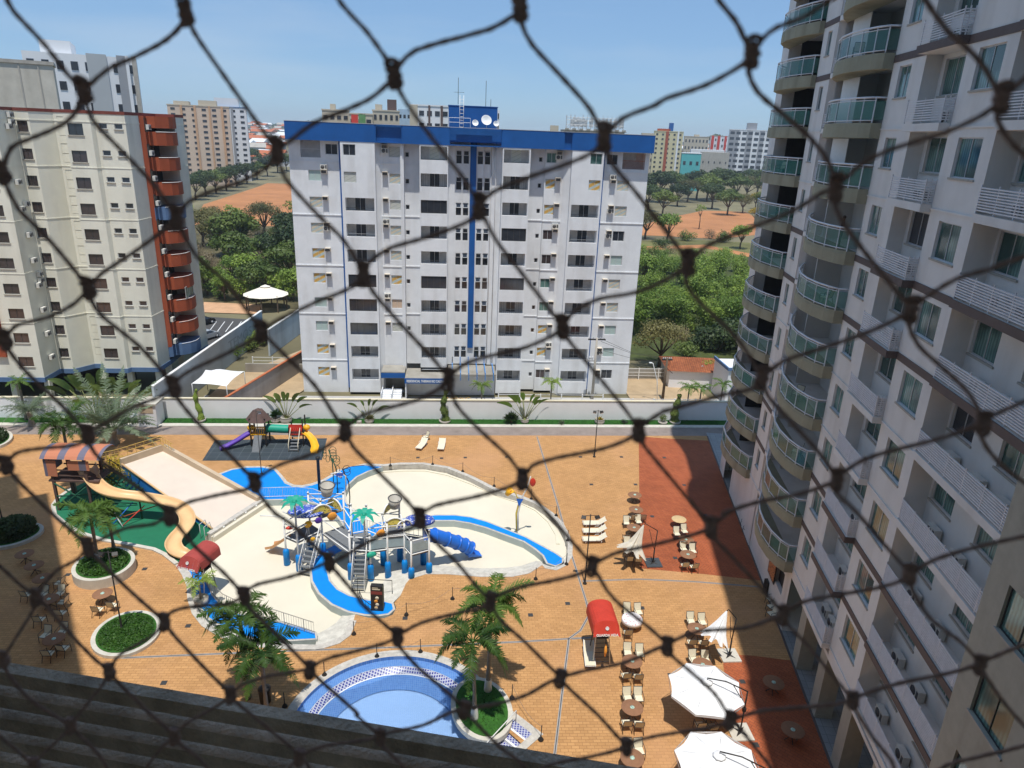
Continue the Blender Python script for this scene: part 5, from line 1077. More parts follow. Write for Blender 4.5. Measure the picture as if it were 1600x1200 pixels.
block('apartment_block', 'pale blue low block between two cream blocks beyond the roof', 622, 642, 172, 320, 9, 3, wht, 'glassd', .55, .35, 12, ((0, .9, mat('pale_blue_panel', (.38, .50, .60), .9, .1, 1), .1),))
block('apartment_block', 'white apartment block with brown vertical strips left of the blue tank house', 640, 702, 166, 280, 9, 5, wht, 'glassd', .62, .4, 12, ((.0, .2, bei, .3), (.47, .52, M['wood'], .4), (.78, .84, M['wood'], .4)), wht)
block('apartment_block', 'thin white block just right of the blue tank house', 777, 781, 172, 300, 9, 1, wht, 'glassd', .5, .5, 10)
block('water_tower', 'small cream tank house above the blue parapet', 860, 873, 196, 260, 0, 1, bei, depth=4)
block('apartment_tower', 'pale yellow tower with a blue roof tank', 1023, 1068, 206, 520, 11, 5, yl, 'glassd', .35, .4, 16, ((.4, .5, M['terra'], .4), (.8, .86, wht, .4)), yl, ((.1, .55, 2, M['terra']), (.5, .64, 6, M['royal'])))
block('apartment_block', 'low beige block behind the pale yellow tower', 1003, 1024, 208, 560, 6, 4, bei, 'glassd', .5, .4)
block('apartment_block', 'long cream block on the hill right of the yellow tower', 1070, 1108, 214, 640, 5, 7, bei, 'glassd', .4, .4, 16, (), bei, ((.4, .6, 2, bei),))
block('apartment_block', 'red and white block on the hill', 1111, 1138, 213, 640, 6, 5, wht, 'glassd', .4, .4, 16, ((.05, .2, M['redp'], .5), (.4, .55, M['redp'], .5), (.8, .92, M['redp'], .5)), bei)
block('apartment_tower', 'large white tower with dark grey balcony columns left of the hotel wing', 1141, 1216, 204, 560, 9, 8, wht, 'glassd', .7, .5, 18, ((.0, .2, bal, .1), (.36, .48, bal, .1), (.62, .72, bal, .1), (.84, 1, bal, .1)), wht, ((.35, .55, 5.5, bal),))
block('house', 'turquoise two-storey building at the edge of the trees', 1066, 1096, 240, 480, 2, 3, mat('turquoise_render', (.10, .42, .42), .8, .06, .1), 'glassd', .4, .25, 12, roof=wht)
block('house', 'bare grey concrete building beside the turquoise one', 1096, 1140, 238, 500, 2, 5, grc, 'glassd', .2, .15, 14)
block('warehouse', 'low white-roofed warehouse behind the turquoise building', 1080, 1132, 234, 600, 0, 1, wht, depth=20)
block('warehouse', 'low tan warehouse at the far end of the red soil street', 383, 428, 247, 620, 1, 9, bei, 'glassd', .6, .3, 14, roof=wht)
# rooftop scaffold
p = YP(930, 200, 230); sc = thing('scaffold_tower', 'white wrapped scaffolding on a building top above the right half of the blue parapet', 'scaffolding', (p.x, 230, 26))
a, b = YP(885, 200, 230).x-p.x, YP(974, 200, 230).x-p.x; zt = YP(930, 184, 230).z-26
q = MB(); q.box(a-.5, 0, -26, b+.5, 9, zt-3.7); q.build('building_top', grc, sc)
q = MB(); rs = random.Random(5)
for k in range(15):
    x_ = a+(b-a)*k/14
    for y_ in (0, 1.2): q.tube([(x_, y_, zt-4.4), (x_, y_, zt+rs.uniform(-.2, .8))], .07, 4)
    if k < 14: q.tube([(x_, 0, zt-3.2+(k % 3)), (x_+(b-a)/14, 0, zt-1.9+(k % 3)*.6)], .05, 4)
for z_ in (zt-3.5, zt-2.2, zt-.9, zt-.1):
    for y_ in (0, 1.2): q.tube([(a, y_, z_), (b, y_, z_)], .05, 4)
q.build('frame', M['frame'], sc)
q = MB()
for k in range(28):
    x_ = a+(b-a)*k/28; w_ = (b-a)/28; s0 = rs.uniform(.0, .25)
    if rs.random() < .85: q.quad((x_, .15+s0, zt-2.9+rs.random()*.4), (x_+w_, .15+rs.uniform(0, .25), zt-2.9), (x_+w_, .2, zt-.2-rs.random()*.5), (x_, .2+s0, zt-.1-rs.random()*.5))
q.build('netting', mat('torn_netting', (.55, .56, .56), .95, .25, 1.5), sc)
q = MB(); q.box(a-1, -.6, zt-4.0, b+1, 1.8, zt-3.8)
for k in range(9): q.box(a+(b-a)*k/8-.5, -.7, zt-3.8, a+(b-a)*k/8+.7, -.6, zt-3.3)
q.build('walkway', M['dconc'], sc)
# small houses of the far town, hilltop woods
hm = []
for k, (wc, rc) in enumerate((((.60, .58, .52), M['rooft']), ((.55, .42, .33), M['rooft']), ((.62, .62, .62), wht), ((.42, .44, .45), grc))):
    t = thing('far_house', 'x', 'house', (0, 0, -60)); q = MB(); q.box(-5, -4, -3, 5, 4, 3.2); q.build('wall', mat('house_wall_%d' % k, wc, .9, .08, .2), t)
    q = MB(); q.add([(-5.5, -4.5, 3.2), (5.5, -4.5, 3.2), (5.5, 4.5, 3.2), (-5.5, 4.5, 3.2), (-5.5, 0, 5.2), (5.5, 0, 5.2)], [(0, 1, 5, 4), (2, 3, 4, 5), (1, 2, 5), (3, 0, 4), (0, 3, 2, 1)]); q.build('roof', rc, t)
    q = MB(); q.box(-3, -4.06, .5, -1.6, -3.95, 2).box(1.6, -4.06, .5, 3, -3.95, 2); hm.append(t); KIDS[t.name] = [(c, []) for c in kids(t)]
rh = random.Random(9); usedh = set(); GL = 'small houses of the far town'; n_ = 0
for k in range(150):
    zone = rh.random()
    x_ = rh.uniform(384, 450) if zone < .45 else (rh.uniform(1000, 1225) if zone < .9 else rh.uniform(380, 1200)); dd = rh.uniform(560, 1700)
    p = YP(x_, 220, dd); ki = rh.randrange(4); lab = ('cream', 'brownish', 'white-roofed', 'grey')[ki]+' small house among the far roofs near the horizon'; sc_ = rh.uniform(.9, 1.9); loc = (p.x, dd, hz(p.x, dd)+.5); rz_ = rh.uniform(-.6, .6)
    if ki not in usedh: usedh.add(ki); t = hm[ki]; t.location = loc; t.rotation_euler = (0, 0, rz_); t.scale = (sc_,)*3; t['label'] = lab; t['group'] = GL+', '+lab.split()[0]
    else: dup(hm[ki], loc, rz_, lab, GL+', '+lab.split()[0], sc_)
wd = MB(); rw_ = random.Random(31)
for k in range(620):
    D_ = rw_.uniform(560, 1900); x_ = rw_.uniform(-1.1, 1.2)*D_; 
    if rw_.random() < .5: x_ = rw_.choice((-.33, .42))*D_+rw_.gauss(0, .07)*D_
    c = Vector((x_, D_, hz(x_, D_)+2.5)); R_ = rw_.uniform(4, 9)
    for _ in range(34):
        d = Vector((rw_.gauss(0, 1), rw_.gauss(0, 1), abs(rw_.gauss(0, .8)))).normalized(); leaf(wd, c+Vector((d.x*R_, d.y*R_*.7, d.z*R_*.7)), d+Vector((0, -.3, .4)), R_*.26, rw_)
tag(wd.build('far_woodland', M['leafd']), 'dark treetops scattered through the far town up to the horizon', 'woodland', None, 'stuff')
for x_, y_, D_, s_, lb_ in ((820, 206, 330, 1.25, 'flat-topped umbrella tree just above the blue parapet'), (790, 207, 420, .7, 'small dark tree above the blue parapet, left of the umbrella tree'), (845, 206, 420, .6, 'small round tree above the parapet, right of the umbrella tree'), (487, 190, 420, .75, 'small dark tree at the left end of the blue parapet'), (1120, 212, 760, 2.0, 'large round tree on the hill above the red and white block'), (1082, 250, 540, 1.0, 'tree between the yellow tower and the turquoise building')):
    p = YP(x_, y_, D_); plant('td' if x_ != 820 else 'tm', p.x, D_, s_, lb_, None, p.z-8*s_)
# ================================================================== terrace furniture
fw = M['dframe']
CH = thing('armchair', 'x', 'chair', (0, 0, -70))
q = MB(); q.box(-.24, -.22, .40, .24, .24, .425); q.build('seat', M['fabric'], CH)
q = MB(); q.add([(-.24, -.22, .44), (.24, -.22, .44), (.24, -.36, .92), (-.24, -.36, .92), (-.24, -.245, .44), (.24, -.245, .44), (.24, -.385, .92), (-.24, -.385, .92)], [(0, 1, 2, 3), (7, 6, 5, 4), (3, 2, 6, 7), (0, 4, 5, 1), (1, 5, 6, 2), (4, 0, 3, 7)]); q.build('backrest', M['fabric'], CH)
for s in (-1, 1):
    q = MB(); q.tube([(s*.27, .27, 0), (s*.27, .24, .62), (s*.28, -.1, .65), (s*.27, -.32, .66)], .02, 5); q.build('leg', fw, CH)
    q = MB(); q.tube([(s*.26, -.40, 0), (s*.26, -.24, .42), (s*.25, -.385, .94)], .02, 5); q.build('leg', fw, CH)
q = MB(); q.tube([(-.27, .25, .41), (.27, .25, .41)], .018, 5).tube([(-.26, -.24, .41), (.26, -.24, .41)], .018, 5).tube([(-.25, -.385, .94), (.25, -.385, .94)], .02, 5); q.build('frame', fw, CH)
def table_proto(topm, cloth=False, dark=False):
    t = thing('round_table', 'x', 'table', (0, 0, -70)); q = MB()
    if cloth: q.lathe([(0, .76), (.66, .765), (.70, .74), (.74, .52), (.73, .52), (0, .73)], 28)
    else: q.lathe([(0, .715), (.60, .715), (.635, .73), (.635, .75), (.62, .76), (0, .76)], 28)
    tp = q.build('top', topm, t)
    if not cloth and topm is not M['tan']:
        q = MB(); q.lathe([(0, .762), (.13, .762), (.13, .775), (.03, .78), (0, .78)], 10); q.add([(-.10, -.03, .79), (.10, .03, .79), (.10, .06, .83), (-.10, .02, .83)], [(0, 1, 2, 3)]); c = q.build('centrepiece', mat('white_and_green_holder', (.45, .62, .52), .5, .3, 12), t)
    for k in range(4):
        a = k*PI/2+.6; q = MB(); q.tube([(.07*math.cos(a), .07*math.sin(a), .72), (.06*math.cos(a), .06*math.sin(a), .3), (.36*math.cos(a), .36*math.sin(a), .02)], .025, 5); q.build('leg', fw, t)
    return t
flo = bpy.data.materials.new('floral_tablecloth'); flo.use_nodes = True; N_ = flo.node_tree.nodes; L_ = flo.node_tree.links
vr = N_.new('ShaderNodeTexVoronoi'); vr.inputs['Scale'].default_value = 6; tcn = N_.new('ShaderNodeTexCoord'); cr = N_.new('ShaderNodeValToRGB'); L_.new(tcn.outputs['Object'], vr.inputs[0]); L_.new(vr.outputs['Distance'], cr.inputs[0]); L_.new(cr.outputs[0], N_['Principled BSDF'].inputs[0])
cr.color_ramp.elements[0].color = (.55, .03, .06, 1); cr.color_ramp.elements[0].position = .16; cr.color_ramp.elements[1].color = (.82, .78, .78, 1); cr.color_ramp.elements[1].position = .3
TBP = {'b': table_proto(M['ttop']), 't': table_proto(M['tan']), 'f': table_proto(flo, True)}
UT = set(); UC = []
def table(px_, py_, kind, desc, chairs=()):
    p = G(px_, py_, .76); src = TBP[kind]; lab = desc
    if kind not in UT: UT.add(kind); t = src; t.location = (p.x, p.y, 0); t['label'] = lab; t['group'] = 'round tables on the pool terrace'
    else: t = dup(src, (p.x, p.y, 0), random.random()*3, lab, 'round tables on the pool terrace')
    for cx, cy, lb in chairs:
        c = G(cx, cy, .55); a = math.atan2(p.y-c.y, p.x-c.x); 
        a = (PI/2 if p.y > c.y else -PI/2) if abs(p.y-c.y) > .45*abs(p.x-c.x) else (0 if p.x > c.x else PI); a += -.18 if px_ < 400 else 0
        lbl = lb
        if not UC: UC.append(1); c_ = CH; c_.location = (c.x, c.y, 0); c_.rotation_euler = (0, 0, a-PI/2); c_['label'] = lbl; c_['group'] = 'cream sling armchairs on the terrace'
        else: dup(CH, (c.x, c.y, 0), a-PI/2+random.uniform(-.12, .12), lbl, 'cream sling armchairs on the terrace')
C4 = lambda T, *pts: [(x, y, 'cream sling armchair %s the %s' % (w_, T)) for x, y, w_ in pts]
table(992, 773, 'b', 'bare brown table farthest back on the red paving edge, without chairs')
table(994, 796, 'b', 'small brown table with two chairs, second from the back', C4('second brown table from the back', (989, 807, 'at the left of'), (1004, 807, 'at the right of')))
table(991, 824, 'b', 'brown table just behind the folded ivory parasol', C4('table behind the folded ivory parasol', (979, 815, 'far left of'), (998, 813, 'far right of'), (979, 838, 'near left of'), (994, 840, 'near right of')))
table(987, 858, 'b', 'brown table half hidden under the folded ivory parasol', C4('table under the folded ivory parasol', (980, 848, 'far left of'), (983, 872, 'near left of'), (997, 873, 'near right of')))
table(1061, 811, 't', 'bare tan table alone on the red paving')
table(1072, 843, 'b', 'brown table behind the front one on the red paving', C4('middle table on the red paving', (1058, 832, 'far left of'), (1070, 828, 'far right of'), (1067, 849, 'near left of'), (1081, 849, 'near right of')))
table(1075, 866, 'b', 'front brown table of the pair on the red paving', C4('front table on the red paving', (1069, 856, 'far left of'), (1083, 859, 'far right of'), (1070, 881, 'near left of'), (1084, 883, 'near right of')))
table(988, 966, 'f', 'table with a white and red flowered cloth', C4('table with the flowered cloth', (980, 953, 'far left of'), (998, 954, 'far right of'), (981, 986, 'in front of')))
table(988, 1033, 'b', 'brown table in front of the flowered one', C4('brown table in front of the flowered one', (981, 1017, 'far left of'), (1000, 1019, 'far right of'), (978, 1053, 'near left of'), (997, 1055, 'near right of')))
table(988, 1105, 'b', 'large brown table left of the open white parasol', C4('table left of the open white parasol', (981, 1088, 'far left of'), (998, 1088, 'far right of'), (979, 1127, 'near left of'), (998, 1129, 'near right of')))
table(988, 1184, 'b', 'brown table cut by the louvre at the bottom of the picture', C4('table at the bottom edge of the picture', (981, 1170, 'far left of'), (999, 1170, 'far right of')))
table(1089, 982, 'b', 'brown table beside the folded white parasol', C4('table beside the folded white parasol', (1080, 968, 'far left of'), (1098, 970, 'far right of'), (1081, 1001, 'near left of'), (1099, 1002, 'near right of')))
table(1098, 1038, 'b', 'brown table just behind the open white parasol', C4('table behind the open white parasol', (1084, 1028, 'far left of'), (1103, 1029, 'far right of')))
table(1108, 1112, 'b', 'shaded table under the open white parasol', C4('shaded table under the open white parasol', (1094, 1130, 'near left of'), (1113, 1133, 'near right of')))
table(1209, 1066, 'b', 'bare brown table on the red paving, upper of the two by the arcade')
table(1239, 1140, 'b', 'bare brown table on the red paving, lower of the two by the arcade')
table(38, 865, 'b', 'shaded table farthest back at the left edge')
table(53, 883, 'b', 'shaded table second from the back at the left edge')
table(66, 903, 'b', 'shaded table third from the back at the left edge', C4('third shaded table', (92, 908, 'in the sun right of'), (42, 926, 'in the shade left of')))
table(76, 936, 'b', 'shaded table surrounded by five chairs at the left edge', C4('crowded shaded table', (66, 926, 'behind'), (92, 925, 'far right of'), (97, 938, 'to the right of'), (95, 955, 'near right of'), (62, 965, 'near left of')))
table(160, 927, 'b', 'sunlit brown table between the two oval planters', C4('sunlit table between the planters', (153, 950, 'near left of'), (176, 943, 'near right of')))
table(84, 998, 'b', 'shaded table nearest the louvre at the left edge', C4('shaded table nearest the louvre', (70, 990, 'far left of'), (96, 985, 'far right of'), (76, 1018, 'near left of'), (99, 1010, 'near right of')))
def chair(px_, py_, rz, lb): p = G(px_, py_, .5); dup(CH, (p.x, p.y, 0), rz, lb, 'cream sling armchairs on the terrace')
chair(665, 681, 2.2, 'cream armchair on the path behind the pair of loungers'); 
for k, (a, b) in enumerate(((1136, 722), (1142, 728), (1148, 746))): chair(a, b, 1.6, 'chair by the arcade, %s from the back' % nth(k, 3))
for k, (a, b) in enumerate(((1164, 805), (1165, 815), (1168, 826))): chair(a, b, 1.7, 'stacked chair against the white arcade wall, %s from the back' % nth(k, 3))
# loungers
LG = thing('sun_lounger', 'x', 'sun lounger', (0, 0, -70)); q = MB(); q.box(-.31, -.95, .30, .31, .35, .335); q.build('seat', M['fabric'], LG)
q = MB(); q.add([(-.31, .35, .31), (.31, .35, .31), (.31, .93, .72), (-.31, .93, .72), (-.31, .36, .28), (.31, .36, .28), (.31, .95, .69), (-.31, .95, .69)], [(0, 1, 2, 3), (7, 6, 5, 4), (0, 4, 5, 1), (1, 5, 6, 2), (2, 6, 7, 3), (3, 7, 4, 0)]); q.build('backrest', M['fabric'], LG)
for s in (-1, 1):
    for y_ in (-.8, .5): q = MB(); q.tube([(s*.31, y_, 0), (s*.31, y_+.06, .3)], .02, 5); q.build('leg', M['wpaint'], LG)
q = MB(); 
for s in (-1, 1): q.tube([(s*.33, -1, .31), (s*.33, .38, .31), (s*.33, .97, .73)], .022, 5); q.tube([(s*.35, .1, .31), (s*.36, .12, .5), (s*.36, .45, .52)], .018, 5)
q.tube([(-.33, -1, .31), (.33, -1, .31)], .022, 5); q.build('frame', M['wpaint'], LG)
for k, (a, b, rz, lb) in enumerate(((659, 694, -.35, 'white lounger left of the pair by the service path'), (690, 695, -.1, 'white lounger right of the pair by the service path'), (929, 816, -PI/2, 'farthest of the three white loungers beside the lamp post'), (929, 828, -PI/2, 'middle of the three white loungers beside the lamp post'), (929, 841, -PI/2, 'nearest of the three white loungers beside the lamp post'))):
    p = G(a, b, .35)
    if k == 0: LG.location = (p.x, p.y, 0); LG.rotation_euler = (0, 0, rz); LG['label'] = lb; LG['group'] = 'white sun loungers'
    else: dup(LG, (p.x, p.y, 0), rz, lb, 'white sun loungers')
# parasols
def para_base(t, px_, m, sz=.62):
    q = MB(); q.box(-sz, -sz, 0, sz, sz, .09); q.build('base_slab', m, t)
    q = MB()
    for k in range(4): a = k*PI/2+.78; q.add([(0, 0, .16), (.12*math.cos(a-.9), .12*math.sin(a-.9), .10), (.5*math.cos(a), .5*math.sin(a), .095), (.12*math.cos(a+.9), .12*math.sin(a+.9), .10)], [(0, 1, 2), (0, 2, 3)])
    q.lathe([(.07, .09), (.07, .3), (.04, .32)], 8); q.build('star_foot', M['black'], t)
def open_parasol(label, cxy, bxy, z=2.45, R=2.15, rot=.2):
    t = thing('cantilever_parasol', label, 'parasol', (bxy[0], bxy[1], 0), 0, None); para_base(t, 0, M['kerb'])
    c = Vector((cxy[0]-bxy[0], cxy[1]-bxy[1], 0)); cb = MB(); n = 8; V = []
    cen = c+Vector((0, 0, z+.55)); fs = []
    vs = [cen]; S_ = 6
    for k in range(n):
        a0 = rot+2*PI*k/n; a1 = rot+2*PI*(k+1)/n; p0 = Vector((math.cos(a0), math.sin(a0), 0)); p1 = Vector((math.cos(a1), math.sin(a1), 0))
        for i in range(6):
            for j in range(4):
                def pt(i, j):
                    u = i/6; v = j/4; d = p0.lerp(p1, v); sag = .07*math.sin(PI*v)*u; r_ = R*(u-(.05*math.sin(PI*v)*u**2)); return c+d*r_+Vector((0, 0, z+.55*(1-u)**1.15-sag))
                cb.add([pt(i, j), pt(i+1, j), pt(i+1, j+1), pt(i, j+1)], [(0, 1, 2, 3)], 0, True)
        cb.add([c+p0*R+Vector((0, 0, z)), c+p1*R+Vector((0, 0, z)), c+p1*R+Vector((0, 0, z-.13)), c+p0*R+Vector((0, 0, z-.13))], [(0, 1, 2, 3)])
    cb.build('canopy', M['canvas'], t)
    v = MB(); v.lathe([(.34, z+.5), (.3, z+.56), (.05, z+.66), (0, z+.66)], 8, c.x, c.y); v.build('vent', M['canvas'], t)
    for k in range(8): a = rot+2*PI*k/8; q = MB(); q.tube([c+Vector((0, 0, z+.5)), c+Vector((R*.98*math.cos(a), R*.98*math.sin(a), z-.02))], .015, 4); q.build('rib', M['black'], t)
    q = MB(); q.tube([(0, 0, .1), (0, 0, 2.1), (.0, 0, 2.95)], .045, 8); q.build('mast', M['black'], t)
    ap = c+Vector((0, 0, z+.78)); q = MB(); q.tube([(0, 0, 2.95), tuple(Vector((0, 0, 2.95)).lerp(ap, .55)+Vector((0, 0, .18))), tuple(ap), tuple(ap-Vector((0, 0, .25)))], .035, 6); q.tube([(0, 0, 2.0), tuple(Vector((0, 0, 2.95)).lerp(ap, .35)+Vector((0, 0, .08)))], .025, 6); q.build('arm', M['black'], t)
    q = MB(); q.box(-.09, -.07, 1.55, .09, .07, 1.8); q.tube([(.0, -.07, 1.68), (0, -.2, 1.68), (.12, -.2, 1.68)], .015, 4); q.build('crank', M['black'], t)
open_parasol('open white octagonal parasol in full sun on the terrace', (14.55, 30.6), (16.6, 29.81))
pc = G(1122, 1192, 2.5); open_parasol('open white parasol at the bottom edge of the picture', (pc.x, pc.y), (pc.x+2.1, pc.y-.9), rot=.35)
def closed_parasol(label, bxy, apx, low, m, rb=.62, slabm=None):
    t = thing('cantilever_parasol', label, 'parasol', (bxy[0], bxy[1], 0)); para_base(t, 0, slabm or M['kerb'])
    a = Vector(apx)-Vector((*bxy, 0)); l = Vector(low)-Vector((*bxy, 0)); ax = (a-l); zz = ax.normalized(); xx = zz.orthogonal().normalized(); yy = zz.cross(xx)
    q = MB(); K = 32; prof = [(0, 0.04), (.15, .14), (.4, .26), (.7, .45), (1, rb)]
    for i in range(4):
        for k in range(K):
            def pt(i, k): u, r_ = prof[i]; rr = r_*(1+(.30 if k % 4 < 2 else -.32)*min(1, u*2)); an = 2*PI*k/K; return a-ax*(u*(1+(.05 if k % 4 < 2 else -.06)))+xx*rr*math.cos(an)+yy*rr*math.sin(an)
            q.add([pt(i, k), pt(i+1, k), pt(i+1, (k+1) % K), pt(i, (k+1) % K)], [(0, 1, 2, 3)])
    q.build('canopy', m, t); q = MB(); q.tube([(0, 0, .1), (0, 0, 1.2)], .055, 8); q.tube([(0, 0, 1.2), (.06, 0, 2.95)], .04, 8); q.build('mast', M['black'], t)
    q = MB(); q.tube([(.06, 0, 2.95), tuple(a+Vector((.1, 0, .12))), tuple(a)], .03, 6); q.tube([(.0, 0, 1.25), (-.12, 0, 1.5), tuple(a*.55+Vector((0, 0, 1.15)))], .022, 5); q.build('arm', M['black'], t)
closed_parasol('folded white parasol hanging beside its mast on the terrace', (18.32, 35.99), (17.72, 36.1, 3.45), (16.95, 35.6, 1.75), M['canvas'], .75)
closed_parasol('folded ivory parasol over a table on the red paving', (16.15, 46.57), (15.1, 46.7, 3.4), (14.2, 46.1, 1.4), mat('ivory_canvas', (.62, .57, .48), .9, .06, 3), 1.0, M['rubber'])
# lifeguard chairs
def lifeguard(label, x, y, h, rot, m, wid=1.65, dep=2.1):
    t = thing('lifeguard_chair', label, 'lifeguard chair', (x, y, 0), rot)
    for sx in (-1, 1):
        for sy in (-1, 1): q = MB(); q.tube([(sx*.55, sy*.65-.1, 0), (sx*.42, sy*.38, 1.9), (sx*.48, sy*.45, h-.45)], .035, 6); q.build('leg', M['dframe'] if sy > 0 else M['wpaint'], t)
    q = MB(); q.box(-.42, -.35, 1.72, .42, .4, 1.8); q.build('seat', M['dframe'], t); q = MB(); q.box(-.4, .33, 1.8, .4, .4, 2.5); q.build('backrest', M['dframe'], t)
    q = MB()
    for k in range(5): q.tube([(-.46, -.75+.07*k, .3+.3*k), (.46, -.75+.07*k, .3+.3*k)], .022, 5)
    q.build('ladder', M['dframe'], t)
    q = MB(); n = 12; W2 = wid/2
    for k in range(n):
        def pt(k, y_): u = k/n; an = PI*(1-u); return (W2*math.cos(an)*1.0, y_, h-.5+.62*math.sin(an)**.8)
        q.quad(pt(k, -dep*.5), pt(k+1, -dep*.5), pt(k+1, dep*.5), pt(k, dep*.5))
        q.add([pt(k, dep*.5), pt(k+1, dep*.5), (0, dep*.5, h-.5)], [(0, 1, 2)])
    q.quad((-W2, -dep*.5, h-.5), (-W2, dep*.5, h-.5), (-W2-.03, dep*.5, h-.85), (-W2-.03, -dep*.5, h-.85)); q.quad((W2, -dep*.5, h-.5), (W2, dep*.5, h-.5), (W2+.03, dep*.5, h-.85), (W2+.03, -dep*.5, h-.85))
    # sloping front valance with the lettering
    for k in range(n):
        def pa(k): u = k/n; an = PI*(1-u); return (W2*math.cos(an), -dep*.5, h-.5+.62*math.sin(an)**.8)
        a, b = pa(k), pa(k+1); lo = lambda p: (p[0]*1.03, -dep*.5-.42, h-.80+(.03 if k % 2 else 0)+ .25*(1-(p[0]/W2)**2)*.5)
        q.quad(lo(a), lo(b), b, a)
    cn = q.build('canopy', m, t)
    text('GUARDA VIDA', .205, M['wpaint'], cn, (0, -dep*.5-.45, h-.70), (rad(72), 0, 0), align='CENTER', ext=.006, bold=.006)
    c = MB(); c.lathe([(.115, -.004), (.115, .008), (.085, .008), (.085, -.004)], 16); c.box(-.07, -.02, 0, .07, .02, .01).box(-.02, -.07, 0, .02, .07, .01); c_ = c.build('cross_emblem', M['wpaint'], cn, (0, -dep*.5-.27, h-.26)); c_.rotation_euler = (rad(62), 0, 0)
    return t
lg = lifeguard('lifeguard chair with a bright red canopy beside the terrace tables', 9.75, 36.2, 3.55, 0, M['redc'])
lifeguard('lifeguard chair with a faded red canopy by the body slide exit', -17.3, 44.1, 3.3, -.35, mat('faded_red_vinyl', (.36, .06, .05), .7, .12, 2))
q = MB(); q.tube([(9.8, 35.0, 1.1), (9.8, 34.95, 1.5), (9.8, 35.05, 1.95)], [.05, .10, .05], 8); tag(q.build('rescue_tube', M['orange']), 'orange rescue float hanging under the red lifeguard chair', 'rescue float')
p = G(921, 1022, .4); o_ = dup(LG, (p.x, p.y, 0), -.1, 'grey shaded lounger left of the red lifeguard chair', 'white sun loungers')
# lamp posts
def lamp(label, base, h, arm=.5, n=2, r=.05):
    t = thing('lamp_post', label, 'lamp post', (base[0], base[1], 0)); q = MB(); q.lathe([(.16, 0), (.16, .06), (r*1.5, .1), (r*1.3, .8), (r, .9), (r*.8, h), (0, h)], 8); q.build('pole', M['black'], t)
    q = MB(); q.tube([(-arm, 0, h-.1), (arm, 0, h-.1)], .025, 5); q.build('crossarm', M['black'], t)
    for s in ((-1, 1) if n == 2 else (1,)): q = MB(); q.box(-.16, -.12, -.08, .16, .12, .1, 0); q.box(-.13, -.13, -.06, .13, -.121, .07, 1); f_ = q.build('floodlight', [M['black'], M['frame']], t, (s*arm, -.05, h-.22)); f_.rotation_euler = (rad(35), 0, s*.4)
lamp('black lamp post with twin floodlights near the white wall on the right terrace', (15.2, 65.97), 5.3, .35)
lamp('black lamp post beside the three stacked loungers', (10.24, 44.04), 5.9)
lamp('tall thin lamp post rising from the low oval planter', (-21.1, 39.71), 6.1, .4)
lamp('thin lamp post on the blue walkway in front of the playground', (-17.8, 62.2), 6.6, .3, 1, .035)
lamp('lamp post in the round bush bed at the left edge', (-36.0, 53.2), 4.2, .3, 1)
q = MB(); q.lathe([(.14, 0), (.14, 3.3), (.2, 3.3), (.2, 3.5), (0, 3.5)], 10, -11.75, 58.69); tag(q.build('short_post', M['black']), 'thick short black post with a pale cap behind the tipping bucket', 'post')
# barrier posts and ropes
SP_ = thing('barrier_post', 'x', 'barrier post', (0, 0, -70)); q = MB(); q.lathe([(.17, 0), (.16, .05), (.05, .22), (.03, .24)], 10); q.build('foot', M['black'], SP_); q = MB(); q.tube([(0, 0, .2), (0, 0, 1.02)], .028, 6); q.build('pole', M['black'], SP_)
ST = [(610,728,'behind the upper cream basin'),(676,726,'behind the upper cream basin'),(723,737,'behind the upper cream basin'),(772,760,'behind the upper cream basin'),(830,780,'behind the upper cream basin'),(869,806,'right of the upper cream basin'),(887,845,'beside the rounded blue walkway end'),(885,882,'beside the rounded blue walkway end'),(837,905,'below the lower cream basin'),(780,917,'below the lower cream basin'),(707,936,'between the cream basin and the twin palms'),(635,961,'beside the menu board'),(553,991,'at the beach entry of the left basin'),(589,1026,'above the big tiled pool'),(657,1019,'above the big tiled pool'),(507,1055,'above the big tiled pool'),(445,1104,'left of the big tiled pool'),(800,1091,'right of the palm planter'),(845,1156,'by the steps of the big tiled pool')]
for k, (a, b, w_) in enumerate(ST):
    p = G(a, b); lb = 'barrier post %s, %s along its rope line' % (w_, nth(k, 19))
    if k == 0: SP_.location = (p.x, p.y, 0); SP_['label'] = lb; SP_['group'] = 'black barrier posts'
    else: dup(SP_, (p.x, p.y, 0), 0, lb, 'black barrier posts')
rm = mat('grey_rope', (.22, .18, .15), .9, .2, 8)
for k in [i for i in range(18) if i not in (12, 14, 15, 16)]:
    a = G(*ST[k][:2]); b = G(*ST[k+1][:2]); q = MB(); q.tube([a.lerp(b, u/10)+Vector((0, 0, .93-.45*math.sin(PI*u/10))) for u in range(11)], .012, 4)
    tag(q.build('barrier_rope', rm), 'thin sagging rope from the %s to the %s barrier post' % (nth(k, 19), nth(k+1, 19)), 'rope', 'barrier ropes')
# floor drains
DR = [(226,889),(294,978),(256,1067),(829,961),(887,943),(653,715),(690,716),(727,715),(792,714),(907,714),(971,714),(1038,715),(924,757),(993,757),(1069,758),(1019,807),(1102,805),(1055,872),(1003,950),(1048,1055),(1160,1065),(1181,1164),(633,966),(106,898)]
dm = None
for k, (a, b) in enumerate(sorted(DR, key=lambda t: (t[1]//60, t[0]))):
    p = G(a, b)
    if dm is None: q = MB(); q.box(-.17, -.17, .002, .17, .17, .014); o_ = q.build('drain_cover', M['dframe']); dm = o_.data
    else: o_ = bpy.data.objects.new('drain_cover', dm); COL.objects.link(o_)
    o_.location = (p.x, p.y, 0); tag(o_, 'small dark square drain cover set flush in the terrace paving', 'drain cover', 'drain covers in the paving')
